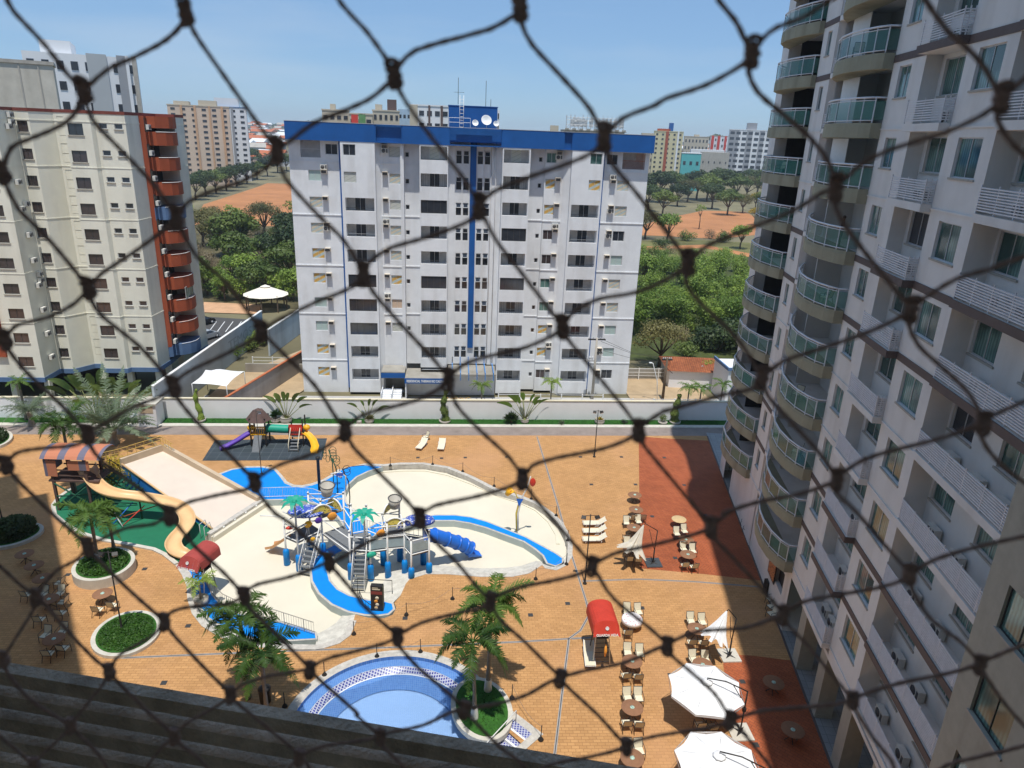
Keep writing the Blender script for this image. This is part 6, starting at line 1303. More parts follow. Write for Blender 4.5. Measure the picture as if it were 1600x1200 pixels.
# ------------------------------------------------------------------ planters, palms, wall plants
def planter(label, cpx, lpx, rpx, npx, h, bush, inner=.86, z0=0):
    a = G(*lpx, h); b = G(*rpx, h); c = (a+b)/2; n_ = G(*npx, h); ax = (b-a)/2; ay = Vector((-ax.y, ax.x, 0)).normalized(); ry = abs((n_-c).dot(ay))
    pts = [(c.x+ax.x*math.cos(t)+ay.x*ry*math.sin(t), c.y+ax.y*math.cos(t)+ay.y*ry*math.sin(t)) for t in [2*PI*k/36 for k in range(36)]]
    t = thing('planter', label, 'planter', (0, 0, 0)); q = MB(); q.prism(pts, -.02, h); q.build('kerb', M['kerb'], t)
    pin = inset(pts, .28); q = MB(); q.prism(pin, h, h+.04); q.build('soil', M['grass'], t)
    r_ = random.Random(len(label)); q = MB(); cc = Vector((c.x, c.y, 0))
    for k in range(bush[0]):
        an = r_.random()*2*PI; rr = math.sqrt(r_.random())*.93; i = an/(2*PI)*36; P0 = Vector((*pin[int(i) % 36], 0)).lerp(Vector((*pin[(int(i)+1) % 36], 0)), i-int(i)); p = cc+(P0-cc)*rr
        leaf(q, p+Vector((0, 0, h+bush[1]*r_.random()*(1.05-rr*rr*.5))), Vector((r_.uniform(-1, 1), r_.uniform(-1, 1), r_.uniform(.1, 1.4))), bush[2]*r_.uniform(.7, 1.3), r_)
    tag(q.build('ground_cover', bush[3], t)); return t
planter('raised oval planter of leafy shrubs with a palm rising from it', None, (111, 893), (211, 868), (163, 905), .75, (5200, .42, .09, M['turf']))
planter('low oval bed of clipped green ground cover with a lamp post', None, (141, 1003), (252, 973), (203, 1021), .22, (6500, .16, .07, M['turf']))
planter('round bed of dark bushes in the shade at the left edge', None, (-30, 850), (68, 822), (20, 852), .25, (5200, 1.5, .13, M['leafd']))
planter('kerbed bed with the twin palms beside the big tiled pool', None, (707, 1115), (797, 1095), (735, 1165), .3, (900, .07, .06, M['turf']))
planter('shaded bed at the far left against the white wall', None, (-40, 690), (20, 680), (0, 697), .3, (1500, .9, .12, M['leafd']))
P_['p1'] = make_palm('fan_palm', 'tall palm standing nearest in the kerbed bed beside the tiled pool', 4.5, 14, 2.6, 41, M['palm'], 'feather palms round the pool', True, lean=(-.18, 0), wl=.62, n=52, thin=.065, droop=.98, rise=.72)
P_['p2'] = make_palm('fan_palm', 'tall palm standing farther back in the bed beside the tiled pool', 5.2, 14, 2.6, 42, M['palm'], 'feather palms round the pool', True, lean=(.05, .1), wl=.62, n=52, thin=.065, droop=.98, rise=.72)
for o_, l_ in ((P_['p1'], (1.57, 31.15, .3)), (P_['p2'], (2.44, 33.3, .3))): o_.location = l_; o_.name = 'palm_tree'
for nm, l_, h_, lb, sd in (('palm_tree', (-10.1, 32.2, 0), 3.6, 'palm rising above the louvre, nearer of the left pair', 43), ('palm_tree', (-11.5, 33.6, 0), 4.7, 'palm rising above the louvre, farther of the left pair', 44), ('palm_tree', (-25.6, 46.7, .6), 3.1, 'palm with a whitewashed foot in the raised oval planter', 45), ('palm_tree', (-25.2, 48.3, .6), 2.2, 'small young palm behind the one in the raised oval planter', 46), ('palm_tree', (-33.2, 58.9, 0), 5.5, 'palm behind the striped slide tower canopy', 47)):
    o_ = make_palm(nm, lb, h_, 13 if h_ > 3 else 8, 2.5 if h_ > 3 else 1.2, sd, M['palm'], 'feather palms round the pool', nm and sd == 45, wl=.7 if h_ > 3 else .35, n=50, thin=.065, droop=.98 if h_ > 3 else .7, rise=.72); o_.location = l_
o_ = make_palm('date_palm', 'huge silvery feather palm spreading in front of the white wall', 1.5, 34, 5.2, 51, M['date'], None, False, .42, .95, (0, 0), .7, 52, .35, False, .085); o_.location = (-34.2, 69.2, 0)
o_ = make_palm('cycad_palm', 'low wide cycad palm in front of the wall at the left', 1.6, 26, 3.0, 52, M['date'], None, False, .5, .62, (0, 0), .45, 34, .3, False, .05); o_.location = (YP(47, 650, 73.9).x, 73.9, 0)
o_ = make_palm('palm_tree', 'small bushy palm right behind the cycad palm, left', 3.6, 12, 1.6, 53, M['palm'], None, wl=.4); o_.location = (YP(40, 650, 75.4).x, 75.4, 0)
def wallplant(o_, px_, Y_, s=1, z=0, rz=0): p = YP(px_, 650, Y_); o_.location = (p.x, Y_, z); o_.scale = (s,)*3; o_.rotation_euler = (0, 0, rz); return o_
wallplant(make_banana('travellers_palm', 'big travellers palm fan above the silvery palm at the left', 5.6, 12, 61, M['leafm']), 150, 75.2, 1.15)
wallplant(make_banana('travellers_palm', 'travellers palm fan second from the left behind the silvery palm', 5.0, 10, 66, M['leafm']), 185, 75.4, 1.1, 0, .5)
wallplant(make_banana('travellers_palm', 'travellers palm in a round pot behind the playground', 3.9, 11, 62, M['leafm']), 447, 75.0, 1)
wallplant(make_banana('paddle_leaf_plant', 'small paddle-leaf plant in a pot against the wall', 3.0, 5, 63, M['leafm']), 575, 75.2, 1)
wallplant(make_banana('travellers_palm', 'travellers palm leaning over the wall above the cycad', 4.1, 9, 64, M['palm']), 820, 75.2, 1)
def spiky(name, label, R, h, n, seed, m, px_, Y_, st=.0):
    r_ = random.Random(seed); t = thing(name, label, 'plant', (0, 0, 0)); q = MB(); tb = MB(); tb.lathe([(.12, 0), (.1, max(.1, st)), (0, max(.12, st)+.02)], 7); tb.build('stem', M['bark'], t)
    for k in range(n):
        a = r_.random()*2*PI; el = r_.uniform(.1, 1.3); d = Vector((math.cos(a)*math.cos(el), math.sin(a)*math.cos(el), math.sin(el))); L2 = R*r_.uniform(.75, 1.05); s = d.cross(Vector((0, 0, 1))).normalized()*.05*R
        b = Vector((0, 0, st)); m2 = b+d*L2*.55+Vector((0, 0, .05)); e = b+d*L2-Vector((0, 0, .12*L2)); q.add([b-s, b+s, m2+s*1.2, e, m2-s*1.2], [(0, 1, 2, 3, 4)])
    q.build('leaves', m, t); p = YP(px_, 655, Y_); t.location = (p.x, Y_, .05); return t
spiky('cycad', 'round cycad beside the travellers palm on the right half', 1.15, 1, 110, 71, M['leafd'], 799, 74.9, .5)
spiky('cycad', 'bushy spiky plant in a pot left of the travellers palm', .95, 1, 90, 72, M['palm'], 431, 75.0, .75)
spiky('cycad', 'spiky plant around the foot of the small paddle-leaf plant', .75, 1, 90, 73, M['leafo'], 578, 74.9, .4)
spiky('agave', 'blue-green agave on the lawn right of the cycad', .62, 1, 40, 74, M['date'], 878, 74.6, .1)
spiky('agave', 'small pale agave on the lawn left of the topiary ball', .6, 1, 40, 75, M['date'], 976, 74.9, .1)
spiky('agave', 'dark agave on the lawn behind the hanging net knot, right', .6, 1, 40, 76, M['leafd'], 1010, 74.9, .1)
spiky('bromeliad', 'golden green bromeliad in the round bed behind the lamp post', .7, 1, 50, 77, M['leafy'], 937, 75.0, .3)
def column(label, px_, Y_, h, m, seed, pot=True, wr=.38):
    r_ = random.Random(seed); t = thing('column_plant', label, 'plant', (0, 0, 0)); q = MB()
    for k in range(1500):
        z_ = r_.random()*h; rr = wr*(1.15-.65*(z_/h)+.2*math.sin(z_*5+seed)); a = r_.random()*2*PI; x_ = .18*math.sin(z_*1.5+seed); leaf(q, Vector((x_+rr*math.cos(a)*r_.uniform(.6, 1), rr*math.sin(a)*r_.uniform(.6, 1), z_+.3)), Vector((math.cos(a), math.sin(a), .5)), .13, r_)
    q.build('foliage', m, t); s_ = MB(); s_.tube([(0, 0, 0), (.1, 0, h)], .05, 5); s_.build('stem', M['bark'], t)
    s_ = MB(); s_.lathe([(.5, 0), (.62, .05), (.68, .3), (.6, .32), (.55, .2), (0, .2)], 14); s_.build('pot', M['conc'], t); p = YP(px_, 655, Y_); t.location = (p.x, Y_, .05)
column('slim yellow-green column plant in a low pot, leftmost on the wall', 312, 75.1, 3.5, M['leafb'], 1, wr=.3)
column('dense green column plant in a low pot, middle of the wall', 695, 75.1, 3.6, M['leafm'], 2, wr=.42)
column('tapering leafy column plant in a wide pot near the hotel wing', 1055, 75.1, 3.3, M['leafm'], 3, wr=.5)
t = thing('potted_topiary', 'small clipped ball shrub in a wide pot near the hotel wing', 'plant', (YP(1036, 655, 75.0).x, 75.0, .05)); r_ = random.Random(8); q = MB(); crown(q, [((0, 0, .75), .45, .45)], 2600, .06, r_); q.build('foliage', M['leafm'], t); q = MB(); q.lathe([(.45, 0), (.58, .22), (.5, .25), (0, .2)], 12); q.build('pot', M['conc'], t)
POT = None
for k, (px_, Y_, s_, lb) in enumerate(((431, 75.0, 1.0, 'round pale pot under the spiky plant'), (447, 75.0, 1.25, 'round pale pot under the travellers palm'), (577, 75.0, 1.0, 'bowl pot under the small paddle-leaf plant'), (561, 74.7, .6, 'tiny bowl pot on the lawn left of the paddle-leaf plant'), (820, 75.1, .9, 'pot at the foot of the right travellers palm'), (937, 75.0, 1.1, 'wide shallow bowl behind the lamp post'))):
    if POT is None: q = MB(); q.lathe([(.3, 0), (.5, .12), (.55, .4), (.45, .6), (.5, .66), (.42, .66), (.38, .5), (0, .48)], 14); o_ = q.build('plant_pot', M['conc']); POT = o_.data
    else: o_ = bpy.data.objects.new('plant_pot', POT); COL.objects.link(o_)
    o_.location = (YP(px_, 655, Y_).x, Y_-.05, .04); o_.scale = (s_, s_, s_*.8); tag(o_, lb, 'pot', 'plant pots along the wall')
o_ = make_palm('potted_palm', 'yellow-green palm in a round pot on the blue walkway', 1.3, 9, 1.5, 54, M['leafb'], None, False, .6, .6, (0, 0), .4, 20, .07, False); p = G(315, 943, .05); o_.location = (p.x, p.y, .4)
q = MB(); q.lathe([(.35, 0), (.45, .1), (.5, .5), (.42, .5), (.4, .42), (0, .42)], 14); q.build('pot', M['conc'], o_, (0, 0, -.36))
for sd, (px_, Y_, h_, lb) in enumerate(((753, 80.2, 2.1, 'small street palm right of the porch'), (862, 80.0, 2.7, 'street palm in front of the right half of the white block'), (1130, 80.0, 2.6, 'street palm closest to the hotel wing'), (1078, 79.8, 2.2, 'feathery street palm left of the zigzag wall'), (1097, 80.4, 2.0, 'feathery street palm in front of the zigzag wall'))):
    o_ = make_palm('palm_tree', lb, h_, 11, 1.7, sd*7+int(px_), M['leafb'] if px_ < 900 else M['palm'], 'street palms beyond the wall', wl=.45, n=22, tr=.1); o_.location = (YP(px_, 600, Y_).x, Y_, -.2)
t = thing('orange_hedge', 'orange and yellow croton hedge in front of the lobby', 'hedge', (YP(715, 615, 80).x, 80, -.2)); r_ = random.Random(3); q = MB(); crown(q, [((k*.5-1.2, 0, .8), .6, .65) for k in range(6)], 420, .11, r_); q.build('foliage', M['croton'], t); q = MB()
for k in range(6): q.tube([(k*.5-1.2, 0, 0), (k*.5-1.2, 0, .8)], .03, 4)
q.build('stems', M['bark'], t)
t = thing('shrub', 'yellow-green shrubs at the top of the wide slide', 'shrub', (-30.2, 62.2, 0)); r_ = random.Random(6); q = MB(); crown(q, [((k*.7-1.6, r_.uniform(-.5, .6), .95+.2*(k % 2)), .8, .8) for k in range(6)], 330, .13, r_); q.build('foliage', M['leafy'], t); crown(q, [], 1, 1, r_); q = MB(); q.tube([(-1.6, 0, 0), (2, .2, .8)], .05, 4); q.build('stems', M['bark'], t)
t = thing('shrub', 'yellow and green croton shrubs under the striped slide tower', 'shrub', (-29.9, 58.7, 0)); q = MB(); crown(q, [((k*.6-1.0, r_.uniform(-.4, .4), 1.3+.2*(k % 2)), .7, .8) for k in range(4)], 300, .13, r_); q.build('foliage', M['leafy'], t); q = MB(); q.tube([(-.8, 0, 0), (.8, .2, 1.2)], .05, 4); q.build('stems', M['bark'], t)
# kiosk on the lawn
t = thing('gas_kiosk', 'small white brick kiosk standing at the left end of the lawn', 'kiosk', (-32.6, 73.6, 0)); q = MB(); q.box(-1.0, 0, 0, 1.0, 2.0, 2.55); q.build('wall', M['wallw'], t); q = MB(); q.box(-1.15, -.15, 2.55, 1.15, 2.2, 2.72); q.build('roof', M['kerb'], t); q = MB(); q.box(-.6, -.03, 1.6, .7, .0, 2.4); q.build('tile_panel', M['rampwall'], t)
# street things
def upole(label, px_, Y_, h, x_arm=1.1, wood=M['conc'], tr=True):
    x = YP(px_, 600, Y_).x; t = thing('utility_pole', label, 'utility pole', (x, Y_, -.3)); q = MB(); q.tube([(0, 0, 0), (0, 0, h)], [.2, .13], 8); q.build('pole', wood, t); q = MB(); q.box(-x_arm, -.07, h-.35, x_arm, .07, h-.2); 
    q.tube([(-.1, 0, h-1.2), (.9, 0, h-2.1)], .04, 5); q.build('crossarm', M['black'], t)
    for k in range(5): i_ = MB(); i_.lathe([(.05, 0), (.09, .08), (.05, .12), (.09, .2), (0, .24)], 8); i_.build('insulator', M['frame'], t, (-x_arm+.2+k*(2*x_arm-.4)/4, 0, h-.2))
    if tr: i_ = MB(); i_.box(-.9, -.25, h-3.1, -.2, .2, h-2.9).lathe([(.12, h-2.9), (.12, h-2.5)], 8, -.7, 0).lathe([(.12, h-2.9), (.12, h-2.5)], 8, -.4, 0); i_.build('switchgear', M['frame'], t)
    return x
x1 = upole('tall concrete power pole in front of the right end of the white block', 927, 83.4, 8.4); x2 = upole('dark power pole leaning beside the tan yard', 1038, 83.6, 5.8, .7, M['bark'], False)
for k, dz in enumerate((0, .25, -1.2)):
    q = MB(); q.tube([(x1+.5+k*.2, 83.4, 7.9-.3+dz), ((x1+x2)/2, 83.5, 6.0+dz*.5), (x2, 83.6, 5.3+dz*.4)], .02, 4); tag(q.build('power_cable', M['black']), 'thin black cable sagging between the two power poles', 'cable', 'power cables')
t = thing('street_lamp', 'white leaning street lamp between the two power poles', 'street lamp', (YP(1030, 600, 83).x, 83, -.3)); q = MB(); q.tube([(0, 0, 0), (-.3, 0, 2.8), (-1.1, 0, 5.2), (-1.3, 0, 5.3)], .06, 6); q.build('pole', M['wpaint'], t); q = MB(); q.box(-1.6, -.12, 5.24, -1.25, .12, 5.34); q.build('lamp_head', M['wpaint'], t)
# tiled house right
c = G(1088, 566, 2.6); t = thing('house', 'low house with an orange tiled roof half covered by a creeper', 'house', (c.x, c.y, -.3), -.1)
q = MB(); q.box(-4.2, -3, 0, 4.2, 3, 2.6); q.build('wall', M['wallw'], t); q = MB(); q.add([(-4.6, -3.4, 2.55), (4.6, -3.4, 2.55), (4.6, 3.4, 2.55), (-4.6, 3.4, 2.55), (-3.4, 0, 3.6), (3.4, 0, 3.6)], [(0, 1, 5, 4), (2, 3, 4, 5), (1, 2, 5), (3, 0, 4), (0, 3, 2, 1)]); q.build('roof', brickmat('roof_tiles', (.50, .17, .07), (.36, .11, .05), (.18, .06, .03), .3, .22, 0, .03, 0, .9, .4), t)
r_ = random.Random(5); q = MB(); crown(q, [((1+k*.6, -1.2+r_.uniform(-1, 1), 3.1), .8, .45) for k in range(5)], 260, .12, r_); q.build('creeper', M['leafb'], t)
t = thing('zigzag_wall', 'grey wall with a zigzag top in front of the tiled house', 'wall', (33.5, 88.8, -.3), .05); q = MB()
for k in range(5): q.add([(k*1.9, 0, 0), (k*1.9+1.9, 0, 0), (k*1.9+1.9, 0, 2.4), (k*1.9+.95, 0, 3.1), (k*1.9, 0, 2.4), (k*1.9, .2, 0), (k*1.9+1.9, .2, 0), (k*1.9+1.9, .2, 2.4), (k*1.9+.95, .2, 3.1), (k*1.9, .2, 2.4)], [(0, 1, 2, 3, 4), (9, 8, 7, 6, 5), (4, 3, 8, 9), (3, 2, 7, 8)])
q.build('wall', mat('grey_zigzag', (.36, .36, .37), .9, .1, 1, dirt=.4), t)
c = G(1130, 590, 3); t = thing('annex', 'small white building with a grey flat roof rim against the hotel wing', 'building', (c.x+2.2, c.y+1, -.3)); q = MB(); q.box(-2, -2, 0, 4, 3, 4.6); q.build('wall', M['wallw'], t); q = MB(); q.box(-2.2, -2.2, 4.6, 4, -2, 5.0).box(-2.2, -2, 4.6, -2, 3, 5.0); q.build('roof_rim', M['steelblue'], t)
# gazebo and tent
t = thing('gazebo', 'round cream canopy gazebo by the restaurant terrace', 'gazebo', (-33.4, 129.4, -.3)); q = MB(); n = 12
for k in range(n):
    a0, a1 = 2*PI*k/n, 2*PI*(k+1)/n
    for (r0, z0, r1, z1) in ((4.0, 2.75, .9, 4.0), (.9, 4.15, 0, 4.5)): q.add([(r0*math.cos(a0), r0*math.sin(a0), z0), (r0*math.cos(a1), r0*math.sin(a1), z0), (r1*math.cos(a1), r1*math.sin(a1), z1), (r1*math.cos(a0), r1*math.sin(a0), z1)], [(0, 1, 2, 3)])
q.build('canopy', M['gcanvas'], t)
for k in range(8): a = 2*PI*k/8; q = MB(); q.box(-.1, -.1, 0, .1, .1, 2.9); q.build('post', M['bark'], t, (3.6*math.cos(a), 3.6*math.sin(a), 0))
t = thing('shade_tent', 'white stretched shade tent with raised corners behind the wall', 'tent', tuple(G(340, 588, 2.6).xy)+(-.2,)); C_ = [G(303, 601, 2.3), G(353, 605, 2.3), G(378, 576, 2.9), G(322, 574, 2.9)]; o0 = Vector((*t.location.xy, -.2)); q = MB(); N2 = 8
def tp(u, v):
    p = C_[0].lerp(C_[1], u).lerp(C_[3].lerp(C_[2], u), v); p = Vector((p.x, p.y, 2.5+.9*math.sin(PI*u)*math.sin(PI*v)**.7-.0)); s = 1-.10*(math.sin(PI*u)+math.sin(PI*v)) ; cc = (C_[0]+C_[1]+C_[2]+C_[3])/4; return Vector((cc.x+(p.x-cc.x)*s*1.08, cc.y+(p.y-cc.y)*s*1.08, p.z))-o0
for i in range(N2):
    for j in range(N2): q.add([tp(i/N2, j/N2), tp((i+1)/N2, j/N2), tp((i+1)/N2, (j+1)/N2), tp(i/N2, (j+1)/N2)], [(0, 1, 2, 3)], 0, True)
q.build('canopy', M['canvas'], t)
for u, v in ((0, 0), (1, 0), (1, 1), (0, 1)): p = tp(u, v); q = MB(); q.tube([(p.x, p.y, 0), tuple(p)], .05, 6); q.build('post', M['frame'], t)
def car(label, px_, py_, rz, m, kind='car'):
    p = G(px_, py_); t = thing('parked_car', label, 'car', (p.x, p.y, -.25), rz); q = MB()
    prof = [(-2.05, .35), (-2.1, .75), (-1.75, .95), (-1.25, 1.42), (.35, 1.46), (1.1, .98), (1.9, .82), (2.1, .55), (2.08, .3)]; n = len(prof)
    for s, wd in ((0, .82),):
        L = [(x, -(.84 if z < 1 else .66), z) for x, z in prof]; R = [(x, (.84 if z < 1 else .66), z) for x, z in prof]; q.add(L+R, [(i, i+1, n+i+1, n+i) for i in range(n-1)]+[tuple(range(n))[::-1], tuple(range(n, 2*n))])
    q.build('body', m, t)
    for x, lb in ((-1.32, 'wheel'), (1.32, 'wheel')):
        for s in (-1, 1): q = MB(); q.tube([(x, s*.66, .33), (x, s*.87, .33)], .33, 14, 0); w_ = q.build('wheel', M['black'], t); q = MB(); q.tube([(x, s*.86, .33), (x, s*.885, .33)], .19, 10); q.build('rim', M['frame'], w_)
    q = MB(); q.quad((-1.68, -.64, 1.03), (-1.68, .64, 1.03), (-1.28, .56, 1.40), (-1.28, -.56, 1.40)); q.build('rear_window', M['glassd'], t)
    q = MB(); q.quad((1.06, .64, 1.03), (1.06, -.64, 1.03), (.42, -.56, 1.44), (.42, .56, 1.44)); q.build('windscreen', M['glassd'], t)
    for s in (-1, 1): q = MB(); q.quad((-1.5, s*.83, 1.0), (.95, s*.83, 1.0), (.3, s*.685, 1.40), (-1.2, s*.685, 1.40)); q.build('side_window', M['glassd'], t); q = MB(); q.box(1.95, s*.6-.15, .6, 2.09, s*.6+.15, .74); q.build('headlight', M['frame'], t); q = MB(); q.box(-2.1, s*.62-.12, .72, -2.0, s*.62+.12, .88); q.build('tail_light', M['redp'], t)
car('silver hatchback parked beside the cream block', 323, 527, rad(62), mat('silver_paint', (.50, .52, .54), .3, .04, 1, .4))
car('black car parked behind the silver one beside the cream block', 316, 505, rad(60), mat('black_paint', (.02, .02, .025), .3, .04, 1, .3))
car('dark car under the stilts of the cream block', 268, 590, rad(80), MATS['black_paint'])
# ================================================================== wide slide, body slide and tower
A_, B_, C_, D_ = Vector((-29.3, 59.9, 2.1)), Vector((-26.85, 62.85, 2.1)), Vector((*G(402, 785).xy, .07)), Vector((*G(332, 829).xy, .07))
t = thing('wide_slide', 'wide pale pink family slide with beige side walls running down to the splash pool', 'water slide', (0, 0, 0))
q = MB(); N_ = 14
def sp(u, v): return A_.lerp(B_, v).lerp(D_.lerp(C_, v), u)+Vector((0, 0, .0))
for i in range(N_): q.add([sp(i/N_, 0), sp((i+1)/N_, 0), sp((i+1)/N_, 1), sp(i/N_, 1)], [(0, 1, 2, 3)], 0, True)
q.build('slide_surface', M['ramp'], t)
dn = (D_-A_).normalized(); sdv = (B_-A_).normalized()
def wallseg(nm, a, b, ha, hb, th, m, out):
    q = MB(); o = out*th; P = [a, b, b+o, a+o]; q.add([(p.x, p.y, -.6) for p in P]+[(P[0].x, P[0].y, ha), (P[1].x, P[1].y, hb), (P[2].x, P[2].y, hb), (P[3].x, P[3].y, ha)], [(0, 3, 2, 1), (4, 5, 6, 7), (0, 1, 5, 4), (1, 2, 6, 5), (2, 3, 7, 6), (3, 0, 4, 7)]); return q.build(nm, m, t)
out = sdv.cross(Vector((0, 0, 1))); 
wallseg('side_wall', B_, C_, 2.75, .45, .35, M['rampwall'], sdv)
wallseg('top_wall', A_-dn*.0, B_, 2.7, 2.75, .3, M['rampwall'], -Vector((dn.x, dn.y, 0)).normalized())
q = MB(); o = -sdv; q.quad((A_.x, A_.y, -.1), (D_.x, D_.y, -.1), (D_.x, D_.y, .02), (A_.x, A_.y, 2.2)); q.build('blue_side', mat('deep_blue_tile', (.02, .20, .62), .5, .08, 1), t)
q = MB(); q.tube([A_+Vector((0, 0, .13)), D_+Vector((0, 0, .13))], .09, 6); q.build('side_rim', M['slidep'], t)
q = MB()
pts = [A_-dn*.6-sdv*1.6+Vector((0, 0, .6)), A_-dn*.3+Vector((0, 0, .6)), B_-dn*.15+Vector((0, 0, .65)), B_+dn*1.5+sdv*.2+Vector((0, 0, .45))]
for z_ in (.05, .45, .85): q.tube([p+Vector((0, 0, z_)) for p in pts], .03, 5)
for i in range(3):
    for k in range(5): p = pts[i].lerp(pts[i+1], k/5); q.tube([p-Vector((0, 0, .3)), p+Vector((0, 0, .85))], .025, 4)
q.build('railing', mat('yellow_rail', (.62, .40, .10), .6, .1, 2), t)
# slide base wall with round lights along the pool
e0 = G(334, 827); e1 = G(402, 783); t = thing('pool_wall', 'low cream wall with round lights at the foot of the wide slide', 'wall', (0, 0, 0)); dv = (e1-e0).normalized(); nv_ = Vector((dv.y, -dv.x, 0))
q = MB(); P = [e0-dv*.8, e1+dv*.4, e1+dv*.4+nv_*.45, e0-dv*.8+nv_*.45]; q.prism([(p.x, p.y) for p in P], -.6, .12); q.build('wall', M['pcurb'], t)
q = MB(); P = [e0-dv*.8+nv_*.45, e1+dv*.4+nv_*.45, e1+dv*.4+nv_*.75, e0-dv*.8+nv_*.75]; q.prism([(p.x, p.y) for p in P], -.6, -.12); q.build('step', M['cpool'], t)
for k in range(4): p = e0.lerp(e1, .12+.25*k)+nv_*.46; q = MB(); q.tube([p+Vector((0, 0, -.02)), p+nv_*.05+Vector((0, 0, -.02))], .11, 12); q.build('pool_light', M['wpaint'], t)
# green island
GI = px([(84,792),(88,804),(104,818),(128,832),(163,842),(204,849),(240,856),(258,864),(276,880),(292,878),(318,858),(322,838),(334,828),(300,805),(262,774),(212,742),(180,738),(150,745),(110,765),(92,778)])
sheet('green_carpet', GI, .03, M['gcarpet'])
struct(strip('island_kerb', px([(112,764),(92,778),(83,790),(86,806),(103,820),(127,834),(162,845),(204,852),(240,859),(257,867),(276,882)]), .32, .12, M['kerb'], .2))
# tower
T0 = Vector((-31.4, 56.6, 0)); t = thing('slide_tower', 'wooden slide tower with an orange and blue striped canopy and green struts', 'slide tower', tuple(T0))
ang = rad(-4); ex, ey = Vector((math.cos(ang), math.sin(ang), 0)), Vector((-math.sin(ang), math.cos(ang), 0))
W_, Dp = 1.75, 1.1
for sx in (-1, 1):
    for sy in (-1, 1):
        p = ex*W_*sx*.8+ey*Dp*sy; q = MB(); q.box(-.1, -.1, 0, .1, .1, 4.9); q.build('post', M['wood'], t, (p.x, p.y, 0))
q = MB(); q.box(-W_, -Dp-.1, 2.75, W_+.6, Dp+.1, 2.9); o_ = q.build('platform', M['wood'], t); o_.rotation_euler = (0, 0, ang)
stm = bpy.data.materials.new('striped_canopy'); stm.use_nodes = True; N2_ = stm.node_tree.nodes; L2_ = stm.node_tree.links; tcn = N2_.new('ShaderNodeTexCoord'); sx_ = N2_.new('ShaderNodeSeparateXYZ'); mm = N2_.new('ShaderNodeMath'); mm.operation = 'MULTIPLY'; mm.inputs[1].default_value = .62; fr = N2_.new('ShaderNodeMath'); fr.operation = 'FRACT'; crs = N2_.new('ShaderNodeValToRGB'); crs.color_ramp.interpolation = 'CONSTANT'
L2_.new(tcn.outputs['Object'], sx_.inputs[0]); L2_.new(sx_.outputs[0], mm.inputs[0]); L2_.new(mm.outputs[0], fr.inputs[0]); L2_.new(fr.outputs[0], crs.inputs[0]); L2_.new(crs.outputs[0], N2_['Principled BSDF'].inputs[0]); crs.color_ramp.elements[0].color = (.52, .19, .10, 1); crs.color_ramp.elements[1].position = .64; crs.color_ramp.elements[1].color = (.15, .14, .19, 1); N2_['Principled BSDF'].inputs['Roughness'].default_value = .8
q = MB(); n = 10; X0, X1 = -W_-.25, W_+1.2
for k in range(n):
    for j in range(8):
        def pt(k, j): u = k/n; v = j/8; an = PI*(.12+.76*u); return (X0+(X1-X0)*v, -math.cos(an)*(Dp+.45), 4.95+.95*math.sin(an)-.35+.0*v)
        q.add([pt(k, j), pt(k, j+1), pt(k+1, j+1), pt(k+1, j)], [(0, 1, 2, 3)], 0, True)
o_ = q.build('canopy', stm, t); o_.rotation_euler = (0, 0, ang)
q = MB(); q.box(-W_-.1, -Dp-.2, 3.3, -W_+.9, -Dp-.14, 4.75); o_ = q.build('side_curtain', stm, t); o_.rotation_euler = (0, 0, ang)
q = MB(); q.box(.1, -Dp-.2, 3.9, W_+.1, -Dp-.14, 4.75); o_ = q.build('side_curtain', stm, t); o_.rotation_euler = (0, 0, ang)
q = MB(); q.box(-W_-.16, -Dp-.1, 3.3, -W_-.1, Dp, 4.8); o_ = q.build('side_curtain', stm, t); o_.rotation_euler = (0, 0, ang)
for sy in (-1, 1):
    q = MB()
    for z_ in (3.3, 3.8): q.box(-W_, sy*Dp-.04, z_-.05, W_, sy*Dp+.04, z_+.05)
    o_ = q.build('guard_rail', M['wood'], t); o_.rotation_euler = (0, 0, ang)
q = MB()
for a, b in (((-1.4, -1.1, .2), (1.6, -1.1, 2.7)), ((-1.4, -1.1, 2.6), (1.6, -1.1, .3)), ((-1.4, 1.1, .2), (1.6, 1.1, 2.7)), ((1.6, -1.1, 1.2), (1.6, 1.1, 1.2)), ((-1.4, -1.1, 1.4), (3.6, -.6, 1.4)), ((1.6, -1.1, .9), (4.6, -.3, .2))): q.tube([a, b], .07, 5)
q.build('green_strut', M['tgreen'], t)
t = thing('slide_stairs', 'green wooden stairs and landing behind the striped slide tower', 'stairs', (-29.0, 57.6, 0)); q = MB()
for k in range(10): q.box(-.5+.32*k, -.5, 2.6-.27*k, -.15+.32*k, .6, 2.68-.27*k)
q.build('treads', M['tgreen'], t); q = MB()
for y_ in (-.55, .65): q.tube([(-.5, y_, 2.6), (2.7, y_, -.1)], .06, 5); q.tube([(-.5, y_, 3.5), (2.7, y_, .8)], .035, 5)
for k in range(5):
    for y_ in (-.55, .65): q.tube([(-.5+.8*k, y_, 2.6-.675*k), (-.5+.8*k, y_, 3.5-.675*k)], .03, 4)
q.build('stringers', M['tgreen'], t)
